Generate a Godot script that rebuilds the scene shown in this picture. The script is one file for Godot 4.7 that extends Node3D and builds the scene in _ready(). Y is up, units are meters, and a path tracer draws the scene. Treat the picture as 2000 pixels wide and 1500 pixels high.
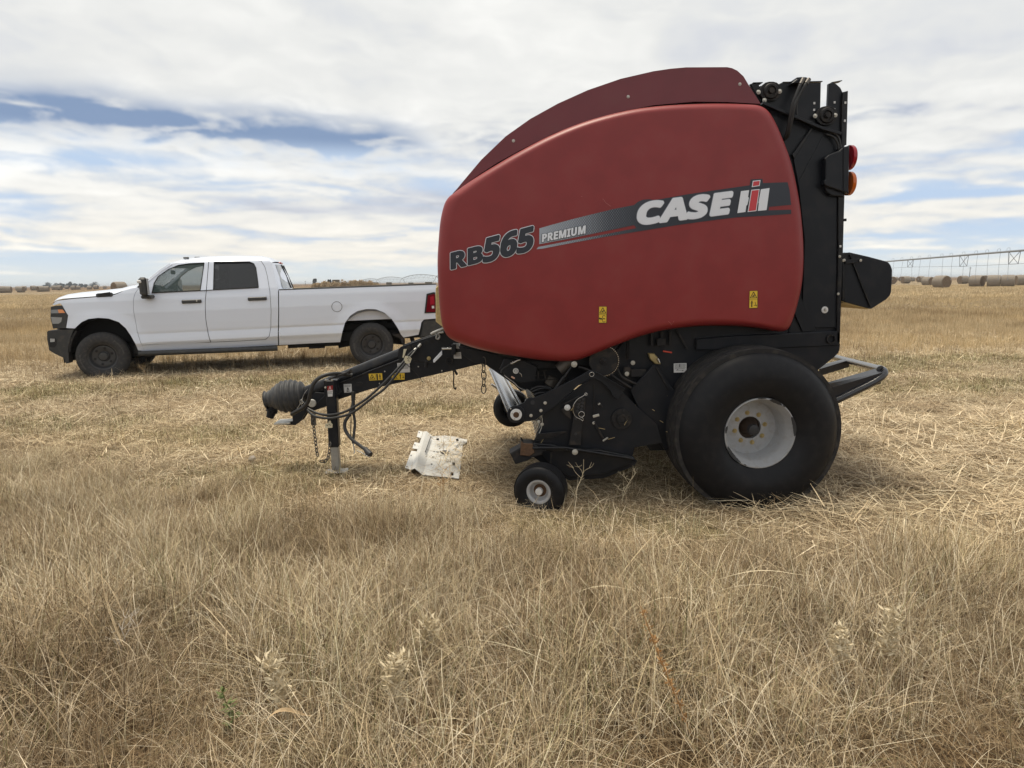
extends Node3D
# A red round baler parked in a harvested field, a white pickup behind it, round bales and irrigation far off.
# World: x right along the baler, y up, -z into the field; metres. The camera stands at x = 0, z = 0.

var M := {}
var rng := RandomNumberGenerator.new()
var patch_noise := FastNoiseLite.new()
var bump_noise := FastNoiseLite.new()
var taken := {}


class MB:
	# collects triangles with outward directions; wound clockwise as Godot wants
	var v := PackedVector3Array()
	var n := PackedVector3Array()
	var uv := PackedVector2Array()
	var c := PackedColorArray()
	var col := Color.WHITE
	var colored := false

	func tri(a: Vector3, b: Vector3, d: Vector3, o: Vector3) -> void:
		var g := (b - a).cross(d - a)
		if g.length_squared() < 1e-18:
			return
		if g.dot(o) < 0.0:
			g = -g
			v.append(a); v.append(b); v.append(d)
		else:
			v.append(a); v.append(d); v.append(b)
		g = g.normalized()
		for i in 3:
			n.append(g); uv.append(Vector2.ZERO); c.append(col)

	func quad(a: Vector3, b: Vector3, d: Vector3, e: Vector3, o: Vector3) -> void:
		tri(a, b, d, o)
		tri(a, d, e, o)

	func trin(a: Vector3, b: Vector3, d: Vector3, na: Vector3, nb: Vector3, nd: Vector3, ua := Vector2.ZERO, ub := Vector2.ZERO, ud := Vector2.ZERO) -> void:
		var g := (b - a).cross(d - a)
		if g.length_squared() < 1e-18:
			return
		if g.dot(na + nb + nd) < 0.0:
			v.append(a); v.append(b); v.append(d); n.append(na); n.append(nb); n.append(nd); uv.append(ua); uv.append(ub); uv.append(ud)
		else:
			v.append(a); v.append(d); v.append(b); n.append(na); n.append(nd); n.append(nb); uv.append(ua); uv.append(ud); uv.append(ub)
		for i in 3:
			c.append(col)

	func mesh() -> ArrayMesh:
		var a := []
		a.resize(Mesh.ARRAY_MAX)
		a[Mesh.ARRAY_VERTEX] = v
		a[Mesh.ARRAY_NORMAL] = n
		a[Mesh.ARRAY_TEX_UV] = uv
		if colored:
			a[Mesh.ARRAY_COLOR] = c
		var m := ArrayMesh.new()
		m.add_surface_from_arrays(Mesh.PRIMITIVE_TRIANGLES, a)
		return m


# ---------- shapes ----------
func V(a: Array) -> PackedVector2Array:
	var p := PackedVector2Array()
	for i in range(0, a.size(), 2):
		p.append(Vector2(a[i], a[i + 1]))
	return p


func T(a: Array) -> PackedVector3Array:
	var p := PackedVector3Array()
	for i in range(0, a.size(), 3):
		p.append(Vector3(a[i], a[i + 1], a[i + 2]))
	return p


func smooth2(p: PackedVector2Array, k := 3) -> PackedVector2Array:
	var o := PackedVector2Array()
	var s := p.size()
	for i in s:
		for j in k:
			o.append(p[i].cubic_interpolate(p[(i + 1) % s], p[(i + s - 1) % s], p[(i + 2) % s], float(j) / k))
	return o


func spline(p: PackedVector3Array, k := 5) -> PackedVector3Array:
	var o := PackedVector3Array()
	var s := p.size()
	for i in s - 1:
		for j in k:
			o.append(p[i].cubic_interpolate(p[i + 1], p[maxi(i - 1, 0)], p[mini(i + 2, s - 1)], float(j) / k))
	o.append(p[s - 1])
	return o


func inset(p: PackedVector2Array, b: float) -> PackedVector2Array:
	var o := PackedVector2Array()
	var s := p.size()
	var area := 0.0
	for i in s:
		area += p[i].cross(p[(i + 1) % s])
	var sg := signf(area)
	for i in s:
		var e1 := (p[i] - p[(i + s - 1) % s]).normalized()
		var e2 := (p[(i + 1) % s] - p[i]).normalized()
		var n1 := Vector2(-e1.y, e1.x) * sg
		var n2 := Vector2(-e2.y, e2.x) * sg
		var m := n1 + n2
		m = m / maxf(m.length_squared() * 0.5, 0.35)
		o.append(p[i] + m * b)
	return o


func plate(m: MB, p: PackedVector2Array, z: float, th: float, bev := 0.004) -> void:
	# a sheet or slab in the x-y plane, its front face at z, th thick, with a small bevel
	var f := inset(p, bev)
	var ix := Geometry2D.triangulate_polygon(f)
	if ix.is_empty():
		f = p
		ix = Geometry2D.triangulate_polygon(p)
	var fr := Vector3(0, 0, 1)
	for i in range(0, ix.size(), 3):
		var a := f[ix[i]]
		var b := f[ix[i + 1]]
		var d := f[ix[i + 2]]
		m.tri(Vector3(a.x, a.y, z), Vector3(b.x, b.y, z), Vector3(d.x, d.y, z), fr)
	var jx := Geometry2D.triangulate_polygon(p)
	for i in range(0, jx.size(), 3):
		var a := p[jx[i]]
		var b := p[jx[i + 1]]
		var d := p[jx[i + 2]]
		m.tri(Vector3(a.x, a.y, z - th), Vector3(b.x, b.y, z - th), Vector3(d.x, d.y, z - th), -fr)
	var s := p.size()
	var area := 0.0
	for i in s:
		area += p[i].cross(p[(i + 1) % s])
	for i in s:
		var j := (i + 1) % s
		var e := (p[j] - p[i]).normalized()
		var out := Vector3(e.y, -e.x, 0) * signf(area)
		m.quad(Vector3(p[i].x, p[i].y, z - bev), Vector3(p[j].x, p[j].y, z - bev), Vector3(p[j].x, p[j].y, z - th), Vector3(p[i].x, p[i].y, z - th), out)
		m.quad(Vector3(f[i].x, f[i].y, z), Vector3(f[j].x, f[j].y, z), Vector3(p[j].x, p[j].y, z - bev), Vector3(p[i].x, p[i].y, z - bev), out + fr)


func box(m: MB, at: Vector3, size: Vector3, b := Basis.IDENTITY, bev := 0.004) -> void:
	# a box with chamfered edges
	var h := size * 0.5
	bev = minf(bev, minf(h.x, minf(h.y, h.z)) * 0.6)
	for ax in 3:
		for sg in [-1.0, 1.0]:
			var u := (ax + 1) % 3
			var w := (ax + 2) % 3
			var q := []
			for k in [[-1, -1], [1, -1], [1, 1], [-1, 1]]:
				var p := Vector3.ZERO
				p[ax] = h[ax] * sg
				p[u] = (h[u] - bev) * k[0]
				p[w] = (h[w] - bev) * k[1]
				q.append(at + b * p)
			var o := Vector3.ZERO
			o[ax] = sg
			m.quad(q[0], q[1], q[2], q[3], b * o)
	for ax in 3:
		var u := (ax + 1) % 3
		var w := (ax + 2) % 3
		for su in [-1.0, 1.0]:
			for sw in [-1.0, 1.0]:
				var q := []
				for k in [[0, -1], [0, 1], [1, 1], [1, -1]]:
					var p := Vector3.ZERO
					p[ax] = (h[ax] - bev) * k[1]
					p[u] = (h[u] - (bev if k[0] == 1 else 0.0)) * su
					p[w] = (h[w] - (0.0 if k[0] == 1 else bev)) * sw
					q.append(at + b * p)
				var o := Vector3.ZERO
				o[u] = su
				o[w] = sw
				m.quad(q[0], q[1], q[2], q[3], b * o)
	for sx in [-1.0, 1.0]:
		for sy in [-1.0, 1.0]:
			for sz in [-1.0, 1.0]:
				var s := Vector3(sx, sy, sz)
				m.tri(at + b * (Vector3(h.x, h.y - bev, h.z - bev) * s), at + b * (Vector3(h.x - bev, h.y, h.z - bev) * s), at + b * (Vector3(h.x - bev, h.y - bev, h.z) * s), b * s)


func bar(m: MB, a: Vector3, d: Vector3, w: float, h: float, up := Vector3.UP) -> void:
	# a straight bar of w by h from a to d
	var x := (d - a).normalized()
	var z := x.cross(up).normalized()
	var y := z.cross(x)
	box(m, (a + d) * 0.5, Vector3(a.distance_to(d), h, w), Basis(x, y, z), minf(w, h) * 0.12)


func tube(m: MB, p: PackedVector3Array, r, sides := 10, caps := true) -> void:
	# a round tube along the points; r is one radius or one for each point
	var s := p.size()
	var t0 := (p[1] - p[0]).normalized()
	var u := t0.cross(Vector3.UP if absf(t0.y) < 0.9 else Vector3.RIGHT).normalized()
	var rings := []
	var norms := []
	for i in s:
		var t := (p[mini(i + 1, s - 1)] - p[maxi(i - 1, 0)]).normalized()
		u = (u - t * u.dot(t)).normalized()
		var w := t.cross(u)
		var ring := PackedVector3Array()
		var nn := PackedVector3Array()
		var rr: float = r[i] if r is Array else r
		for k in sides + 1:
			var a := TAU * k / sides
			var d := u * cos(a) + w * sin(a)
			ring.append(p[i] + d * rr)
			nn.append(d)
		rings.append(ring)
		norms.append(nn)
	for i in s - 1:
		for k in sides:
			m.trin(rings[i][k], rings[i][k + 1], rings[i + 1][k + 1], norms[i][k], norms[i][k + 1], norms[i + 1][k + 1])
			m.trin(rings[i][k], rings[i + 1][k + 1], rings[i + 1][k], norms[i][k], norms[i + 1][k + 1], norms[i + 1][k])
	if caps:
		for e in [0, s - 1]:
			var o := (p[0] - p[1]) if e == 0 else (p[s - 1] - p[s - 2])
			for k in sides:
				m.tri(p[e], rings[e][k], rings[e][k + 1], o)


func lathe(m: MB, prof: PackedVector2Array, at: Vector3, b: Basis, seg := 48) -> void:
	# prof: x is the radius, y is the way along the axis b.z; corners sharper than 35 degrees stay sharp
	var s := prof.size()
	var seg_n := []
	for i in s - 1:
		var e := prof[i + 1] - prof[i]
		seg_n.append(Vector2(e.y, -e.x).normalized())
	for i in s - 1:
		var na: Vector2 = seg_n[i]
		var nb: Vector2 = seg_n[i]
		if i > 0 and seg_n[i - 1].dot(seg_n[i]) > 0.8:
			na = (seg_n[i - 1] + seg_n[i]).normalized()
		if i < s - 2 and seg_n[i + 1].dot(seg_n[i]) > 0.8:
			nb = (seg_n[i + 1] + seg_n[i]).normalized()
		for k in seg:
			var q := []
			var w := []
			for kk in [k, k + 1]:
				var a: float = TAU * kk / seg
				var d := b.x * cos(a) + b.y * sin(a)
				q.append(at + d * prof[i].x + b.z * prof[i].y)
				q.append(at + d * prof[i + 1].x + b.z * prof[i + 1].y)
				w.append(d * na.x + b.z * na.y)
				w.append(d * nb.x + b.z * nb.y)
			m.trin(q[0], q[2], q[3], w[0], w[2], w[3])
			m.trin(q[0], q[3], q[1], w[0], w[3], w[1])


func disc(m: MB, at: Vector3, r: float, th: float, seg := 24, ax := Vector3.BACK, hole := 0.0) -> void:
	# a round plate, front face at `at`, going back th along -ax
	var b := facing(ax)
	var e := minf(0.003, th * 0.3)
	if hole > 0.0:
		lathe(m, V([hole, -th, r, -th, r, -e, r - e, 0, hole, 0, hole, -th]), at, flipz(b), seg)
	else:
		lathe(m, V([0, -th, r, -th, r, -e, r - e, 0, 0, 0]), at, flipz(b), seg)


func flipz(b: Basis) -> Basis:
	return b


func facing(ax: Vector3) -> Basis:
	var z := ax.normalized()
	var x := z.cross(Vector3.UP if absf(z.y) < 0.9 else Vector3.RIGHT).normalized()
	return Basis(x, z.cross(x), z)


func skin(m: MB, poly: PackedVector2Array, holes: Array, cell: float, f: Callable, rim := 0.0, rim_dir := Vector3.ZERO, tall := 0.0) -> void:
	# the polygon cut into small cells and bent over f(x, y) -> Vector3, with smooth normals and an optional rim along its edges
	var lo := poly[0]
	var hi := poly[0]
	for p in poly:
		lo = lo.min(p)
		hi = hi.max(p)
	var nx := int(ceil((hi.x - lo.x) / cell))
	var cy := tall if tall > 0.0 else cell
	var ny := int(ceil((hi.y - lo.y) / cy))
	for i in nx:
		var x0 := lo.x + i * cell
		var col := Geometry2D.intersect_polygons(poly, PackedVector2Array([Vector2(x0, lo.y - 1), Vector2(x0 + cell, lo.y - 1), Vector2(x0 + cell, hi.y + 1), Vector2(x0, hi.y + 1)]))
		for j in ny:
			var y0 := lo.y + j * cy
			var sq := PackedVector2Array([Vector2(x0 - 1, y0), Vector2(x0 + cell + 1, y0), Vector2(x0 + cell + 1, y0 + cy), Vector2(x0 - 1, y0 + cy)])
			for cp in col:
				var left := Geometry2D.intersect_polygons(cp, sq)
				for h in holes:
					var next := []
					for q in left:
						next.append_array(Geometry2D.clip_polygons(q, h))
					left.assign(next)
				for q in left:
					var ix := Geometry2D.triangulate_polygon(q)
					for k in range(0, ix.size(), 3):
						var a: Vector2 = q[ix[k]]
						var b: Vector2 = q[ix[k + 1]]
						var d: Vector2 = q[ix[k + 2]]
						m.trin(f.call(a.x, a.y), f.call(b.x, b.y), f.call(d.x, d.y), bent(f, a), bent(f, b), bent(f, d), a, b, d)
	if rim > 0.0:
		for loop in [poly] + holes:
			var s: int = loop.size()
			var area := 0.0
			for k in s:
				area += loop[k].cross(loop[(k + 1) % s])
			for k in s:
				var a2: Vector2 = loop[k]
				var b2: Vector2 = loop[(k + 1) % s]
				var steps := maxi(1, int(a2.distance_to(b2) / cell))
				for t in steps:
					var pa := a2.lerp(b2, float(t) / steps)
					var pb := a2.lerp(b2, float(t + 1) / steps)
					var e := (pb - pa) * signf(area) * (1.0 if loop == poly else -1.0)
					var a: Vector3 = f.call(pa.x, pa.y)
					var b: Vector3 = f.call(pb.x, pb.y)
					m.quad(a, b, b + rim_dir * rim, a + rim_dir * rim, Vector3(e.y, -e.x, 0))


func bent(f: Callable, p: Vector2) -> Vector3:
	var e := 0.006
	var dx: Vector3 = f.call(p.x + e, p.y) - f.call(p.x - e, p.y)
	var dy: Vector3 = f.call(p.x, p.y + e) - f.call(p.x, p.y - e)
	var n := dx.cross(dy).normalized()
	return n


func circle(at: Vector2, r: float, k := 20, ry := 0.0) -> PackedVector2Array:
	var p := PackedVector2Array()
	for i in k:
		p.append(at + Vector2(cos(TAU * i / k) * r, sin(TAU * i / k) * (ry if ry > 0.0 else r)))
	return p


func rect(at: Vector2, w: float, h: float, r := 0.0) -> PackedVector2Array:
	if r <= 0.0:
		return PackedVector2Array([at + Vector2(-w, -h) / 2, at + Vector2(w, -h) / 2, at + Vector2(w, h) / 2, at + Vector2(-w, h) / 2])
	var p := PackedVector2Array()
	for q in [[1, 1, 0], [-1, 1, 1], [-1, -1, 2], [1, -1, 3]]:
		for k in 5:
			var a: float = (q[2] + k / 4.0) * PI / 2
			p.append(at + Vector2((w / 2 - r) * q[0], (h / 2 - r) * q[1]) + Vector2(cos(a), sin(a)) * r)
	return p


func slab(m: MB, q: Array, d: Vector3) -> void:
	# a four-cornered face q with the thickness d below it
	var c: Vector3 = (q[0] + q[1] + q[2] + q[3]) * 0.25
	m.quad(q[0], q[1], q[2], q[3], -d)
	m.quad(q[0] + d, q[1] + d, q[2] + d, q[3] + d, d)
	for i in 4:
		var a: Vector3 = q[i]
		var e: Vector3 = q[(i + 1) % 4]
		m.quad(a, e, e + d, a + d, (a + e) * 0.5 - c)


# ---------- objects ----------
func obj(called: String, m: MB, mat: Material, parent: Node3D = self, at := Vector3.ZERO) -> MeshInstance3D:
	var o := MeshInstance3D.new()
	o.name = numbered(called, parent)
	o.mesh = m.mesh()
	o.material_override = mat
	o.position = at
	parent.add_child(o, true)
	return o


func same(called: String, mesh: Mesh, mat: Material, parent: Node3D, tr: Transform3D) -> MeshInstance3D:
	var o := MeshInstance3D.new()
	o.name = numbered(called, parent)
	o.mesh = mesh
	o.material_override = mat
	o.transform = tr
	parent.add_child(o, true)
	return o


func numbered(called: String, parent: Node) -> String:
	var key := str(parent.get_instance_id()) + called
	taken[key] = taken.get(key, -1) + 1
	return called if taken[key] == 0 else "%s_%03d" % [called, taken[key]]


func thing(called: String, label: String, category: String, at := Vector3.ZERO, group := "") -> Node3D:
	var o := Node3D.new()
	o.name = numbered(called, self)
	add_child(o, true)
	o.position = at
	tag(o, label, category, group)
	return o


func tag(o: Node, label: String, category: String, group := "", kind := "") -> void:
	o.set_meta("label", label)
	if category:
		o.set_meta("category", category)
	if group:
		o.set_meta("group", group)
	if kind:
		o.set_meta("kind", kind)


func mat(color: Color, rough := 0.6, metal := 0.0, called := "") -> StandardMaterial3D:
	# color is a real base colour in linear light
	var s := StandardMaterial3D.new()
	s.albedo_color = color.linear_to_srgb()
	s.roughness = rough
	s.metallic = metal
	return s


func noise_tex(freq: float, lo: Color, mid: Color, hi: Color, seed_ := 1, size := 512, oct := 5) -> NoiseTexture2D:
	var fn := FastNoiseLite.new()
	fn.seed = seed_
	fn.frequency = freq
	fn.fractal_octaves = oct
	var t := NoiseTexture2D.new()
	t.width = size
	t.height = size
	t.seamless = true
	t.noise = fn
	var g := Gradient.new()
	g.offsets = PackedFloat32Array([0.25, 0.5, 0.78])
	g.colors = PackedColorArray([lo.linear_to_srgb(), mid.linear_to_srgb(), hi.linear_to_srgb()])
	t.color_ramp = g
	return t


func worn(color: Color, dirt: Color, rough: float, metal: float, scale: float, seed_: int, amount := 0.28) -> StandardMaterial3D:
	# paint or metal with uneven dust; triplanar in the object's own axes
	var s := StandardMaterial3D.new()
	s.albedo_texture = noise_tex(0.012, color * 0.92, color, color.lerp(dirt, amount), seed_)
	s.uv1_triplanar = true
	s.uv1_scale = Vector3.ONE * scale
	s.roughness = rough
	s.metallic = metal
	return s


# ---------- sky ----------
func ss(a: float, b: float, x: float) -> float:
	var t := clampf((x - a) / (b - a), 0.0, 1.0)
	return t * t * (3.0 - 2.0 * t)


func gauss(x: float, s: float) -> float:
	return exp(-x * x / (s * s))


func sky_panorama() -> ImageTexture:
	# thin high cloud drawn out in streaks, denser overhead, with a few blue gaps; the same weather all the way round
	var w := 3072
	var h := 1536
	var fa := FastNoiseLite.new()
	fa.seed = 7
	fa.frequency = 1.0
	fa.fractal_octaves = 6
	fa.fractal_gain = 0.55
	var fb := FastNoiseLite.new()
	fb.seed = 21
	fb.frequency = 1.0
	fb.fractal_octaves = 3
	var px := PackedFloat32Array()
	px.resize(w * h * 3)
	for j in h / 2 + 4:
		var el := (0.5 - (j + 0.5) / h) * 180.0
		var e := maxf(el, 0.0)
		var b := log(1.0 + e / 4.0) * 3.2
		var high := ss(11.0, 16.0, e)
		var air := Vector3(0.50, 0.63, 0.74).lerp(Vector3(0.17, 0.26, 0.43), ss(0.0, 11.0, e))
		air = Vector3(0.46, 0.58, 0.75).lerp(air, ss(9.3, 11.2, e)) if e > 5.0 else Vector3(0.56, 0.66, 0.76).lerp(Vector3(0.46, 0.58, 0.75), ss(1.0, 5.0, e))
		air = Vector3(0.66, 0.71, 0.72).lerp(air, ss(-1.0, 3.2, e))
		var warm := ss(9.0, 1.0, e)
		for i in w:
			var az := (i + 0.5) / w * 360.0
			if az > 180.0:
				az -= 360.0
			var front := ss(120.0, 70.0, absf(az))
			var r := deg_to_rad(az)
			var cx := cos(r) * 3.0
			var sx := sin(r) * 3.0
			# streaks sink to the right
			var bb := b + az * 0.012 * 0.55 if absf(az) < 90.0 else b + (180.0 - absf(az)) * signf(az) * 0.012 * 0.55
			var wob := fb.get_noise_3d(cx * 0.9, bb * 0.8, sx * 0.9)
			var wob2 := fb.get_noise_3d(cx * 2.2 + 9.0, bb * 2.0, sx * 2.2)
			var s1 := fa.get_noise_3d(cx * 0.75 + wob2 * 0.25, bb * 1.75 + wob * 0.9, sx * 0.75)
			var s2 := fa.get_noise_3d(cx * 2.6 + wob * 0.8, bb * 2.6 + wob2 * 0.7, sx * 2.6 + 5.0)
			var n := s1 * 1.25 + s2 * 0.45
			# blue gaps: a long one at left, smaller ones low down
			var gap := 0.0
			var c1 := 11.35 - 0.0022 * (az + 26.0) * (az + 26.0) * (1.0 if az > -26.0 else 0.1)
			var t1 := gauss(e - c1 + wob * 1.6 + s2 * 1.2, 1.75 - 0.022 * (az + 34.0)) * ss(-2.0, -9.0, az) * ss(-75.0, -45.0, az)
			
			gap += gauss(e - 8.8 - wob, 1.1) * ss(-16.0, -24.0, az) * ss(-60.0, -40.0, az) * 0.45
			gap += gauss(e - 5.3 + wob, 0.9) * ss(-29.0, -34.0, az) * ss(-70.0, -50.0, az) * 0.5
			gap += gauss(e - 5.8 + wob, 0.9) * ss(27.0, 32.0, az) * ss(60.0, 45.0, az) * 0.42
			gap += gauss(e - 1.9 + wob * 0.5, 1.1) * ss(-22.0, -30.0, az) * 0.55 * front
			gap += gauss(e - 2.2 + wob * 0.5, 1.6) * ss(22.0, 30.0, az) * 0.6 * front
			gap += ss(2.2, 0.2, e) * 0.35
			# far round, where the camera does not look, gaps come from the noise alone
			var cover := 0.74 + 0.62 * high + n * lerpf(0.66, 0.40, high) - gap * (1.25 - s2 * 0.5)
			cover += ss(40.0, 90.0, absf(az)) * 0.1
			var k := ss(-0.08, 0.70, cover)
			k *= 1.0 - clampf(t1 * (0.92 + s2 * 1.5 + s1 * 0.5 + 0.3 * wob2), 0.0, 0.92)
			var thick := ss(0.55, 1.5, cover + s2 * 0.5)
			var amp := lerpf(1.0, 0.42, high)
			var bright := 0.80 - 0.07 * thick * amp + (0.21 * s2 + 0.17 * s1) * amp - 0.10 * high * ss(-0.2, 0.5, wob + s1 * 0.5) - 0.05 * ss(8.0, 30.0, az) * front
			bright -= 0.20 * gauss(e - 5.6 - wob * 2.0 + az * 0.05, 0.8) * ss(-26.0, -16.0, az) * ss(4.0, -4.0, az)
			bright = clampf(bright, 0.52, 0.94)
			var cl := Vector3(0.985, 1.0, 0.995).lerp(Vector3(1.03, 0.985, 0.89), (0.25 + 0.75 * warm) * ss(0.62, 0.84, bright))
			cl = cl.lerp(Vector3(0.93, 0.97, 1.06), ss(0.74, 0.58, bright))
			var c := air.lerp(cl * bright, k)
			c = c.lerp(Vector3(0.66, 0.70, 0.70), ss(2.2, -0.3, el) * 0.8)
			var at := (j * w + i) * 3
			px[at] = c.x
			px[at + 1] = c.y
			px[at + 2] = c.z
	for j in range(h / 2 + 4, h):
		for i in w:
			var at := (j * w + i) * 3
			px[at] = 0.30
			px[at + 1] = 0.25
			px[at + 2] = 0.18
	return ImageTexture.create_from_image(Image.create_from_data(w, h, false, Image.FORMAT_RGBF, px.to_byte_array()))


func surroundings() -> void:
	var cam := Camera3D.new()
	cam.name = "camera"
	cam.transform = Transform3D(Basis(Vector3(0.999441, -0.010679, 0.031669), Vector3(0.015276, 0.988769, -0.148667), Vector3(-0.029726, 0.149068, 0.988380)), Vector3(0, 1.62, 0))
	cam.fov = 58.8382
	cam.near = 0.05
	cam.far = 9000.0
	add_child(cam)
	var sky := Sky.new()
	var pm := PanoramaSkyMaterial.new()
	pm.panorama = sky_panorama()
	sky.sky_material = pm
	var e := Environment.new()
	e.background_mode = Environment.BG_SKY
	e.sky = sky
	e.tonemap_mode = Environment.TONE_MAPPER_LINEAR
	e.tonemap_exposure = 1.15
	e.fog_enabled = true
	e.fog_light_color = Color(0.86, 0.89, 0.93)
	e.fog_density = 0.0003
	e.sdfgi_enabled = true
	e.ssao_enabled = true
	e.ssil_enabled = true
	var we := WorldEnvironment.new()
	we.name = "surroundings"
	we.environment = e
	add_child(we)
	# a veiled sun high behind the baler
	var sun := DirectionalLight3D.new()
	sun.name = "sun"
	sun.light_energy = 1.0
	sun.light_color = Color(1.0, 0.955, 0.87)
	sun.light_angular_distance = 24.0
	sun.shadow_enabled = true
	sun.transform = Transform3D(Basis.looking_at(Vector3(0.22, -1.35, 0.26)), Vector3.ZERO)
	add_child(sun)


# ---------- the field ----------
func ground_y(x: float, z: float) -> float:
	var d := -z
	var y := ss(7.0, 11.0, d) * 0.1
	# the heavy wheel stands in a shallow rut
	y -= 0.075 * gauss(x - 1.95, 0.75) * gauss(d - 4.9, 0.6)
	y += bump_noise.get_noise_2d(x * 0.9, z * 0.9) * 0.035 * ss(-2.0, 2.0, d) * ss(120.0, 20.0, d)
	y += bump_noise.get_noise_2d(x * 0.02 + 40.0, z * 0.02) * 0.5 * ss(30.0, 300.0, d)
	return y


func green_at(x: float, z: float) -> float:
	# where short green grass shows through the straw
	var d := -z
	var g := 0.0
	for q in [[-6.4, 10.1, 1.3, 0.6], [-4.2, 10.6, 1.6, 0.5], [-2.6, 11.0, 1.3, 0.5], [-5.0, 8.0, 1.0, 0.4], [-3.0, 7.4, 0.8, 0.4], [6.0, 11.5, 2.5, 0.7], [7.5, 9.4, 2.0, 0.5], [9.0, 12.2, 3.0, 0.6], [5.0, 9.3, 1.3, 0.35], [-0.9, 8.6, 1.0, 0.4], [0.6, 4.4, 0.5, 0.25], [1.2, 4.3, 0.4, 0.2], [-1.9, 5.7, 0.7, 0.4]]:
		g = maxf(g, 1.15 * gauss(x - q[0], q[2]) * gauss(d - q[1], q[3]))
	return clampf(g + patch_noise.get_noise_2d(x * 1.3, z * 1.3) * 0.7 * ss(0.05, 0.5, g) + ss(0.30, 0.55, patch_noise.get_noise_2d(x * 0.7 + 50.0, z * 0.7)) * 0.35 * ss(14.0, 9.0, d), 0.0, 1.0)


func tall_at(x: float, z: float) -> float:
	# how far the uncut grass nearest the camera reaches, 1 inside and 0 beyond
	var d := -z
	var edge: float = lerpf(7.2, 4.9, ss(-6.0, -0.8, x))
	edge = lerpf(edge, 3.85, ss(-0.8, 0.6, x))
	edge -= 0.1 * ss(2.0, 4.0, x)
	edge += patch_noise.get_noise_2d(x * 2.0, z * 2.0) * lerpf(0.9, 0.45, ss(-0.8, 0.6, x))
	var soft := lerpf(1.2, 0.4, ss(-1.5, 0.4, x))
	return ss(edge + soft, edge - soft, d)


func ground_color(x: float, z: float) -> Color:
	var d := -z
	var p := patch_noise.get_noise_2d(x * 0.6, z * 0.6)
	var straw := Color(1.0, 0.95, 0.85)
	var c := straw.lerp(Color(0.86, 0.78, 0.66), ss(-0.3, 0.5, p))
	c = c.lerp(Color(0.62, 0.64, 0.44), green_at(x, z) * 0.6)
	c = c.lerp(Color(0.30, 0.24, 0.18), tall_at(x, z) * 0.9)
	var far := ss(14.0, 26.0, d)
	c = c.lerp(Color(0.97, 0.93, 0.84) * lerpf(0.72, 1.0, ss(30.0, 90.0, d)), far)
	# wheel tracks and windrows run across the far stubble
	c *= 1.0 - 0.10 * far * ss(0.1, 0.6, patch_noise.get_noise_2d(x * 0.05, z * 0.35))
	c = c.lerp(Color(0.62, 0.50, 0.40), ss(170.0, 330.0, d + 60.0 * patch_noise.get_noise_2d(x * 0.02, 3.0)))
	c = c.lerp(Color(0.66, 0.56, 0.46), ss(500.0, 1500.0, d))
	return c


func thatch() -> ImageTexture:
	# fine chopped straw over brown soil, tiling
	var s := 1024
	var im := Image.create(s, s, false, Image.FORMAT_RGB8)
	im.fill(Color(0.10, 0.075, 0.05).linear_to_srgb())
	var g := RandomNumberGenerator.new()
	g.seed = 5
	for k in 26000:
		var a := g.randf() * TAU
		var l := g.randf_range(6.0, 46.0)
		var x := g.randf() * s
		var y := g.randf() * s
		var t := float(k) / 26000.0
		var c := Color(0.47, 0.375, 0.25).lerp(Color(0.69, 0.585, 0.43), g.randf()) * lerpf(0.42, 1.0, t) * g.randf_range(0.7, 1.1)
		c = c.linear_to_srgb()
		var dx := cos(a)
		var dy := sin(a)
		var bend := g.randf_range(-0.012, 0.012)
		for q in int(l):
			im.set_pixel(posmod(int(x), s), posmod(int(y), s), c)
			if g.randf() < 0.6:
				im.set_pixel(posmod(int(x + 1.0), s), posmod(int(y), s), c)
			x += dx
			y += dy
			dx -= dy * bend
			dy += dx * bend
	return ImageTexture.create_from_image(im)


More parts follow.
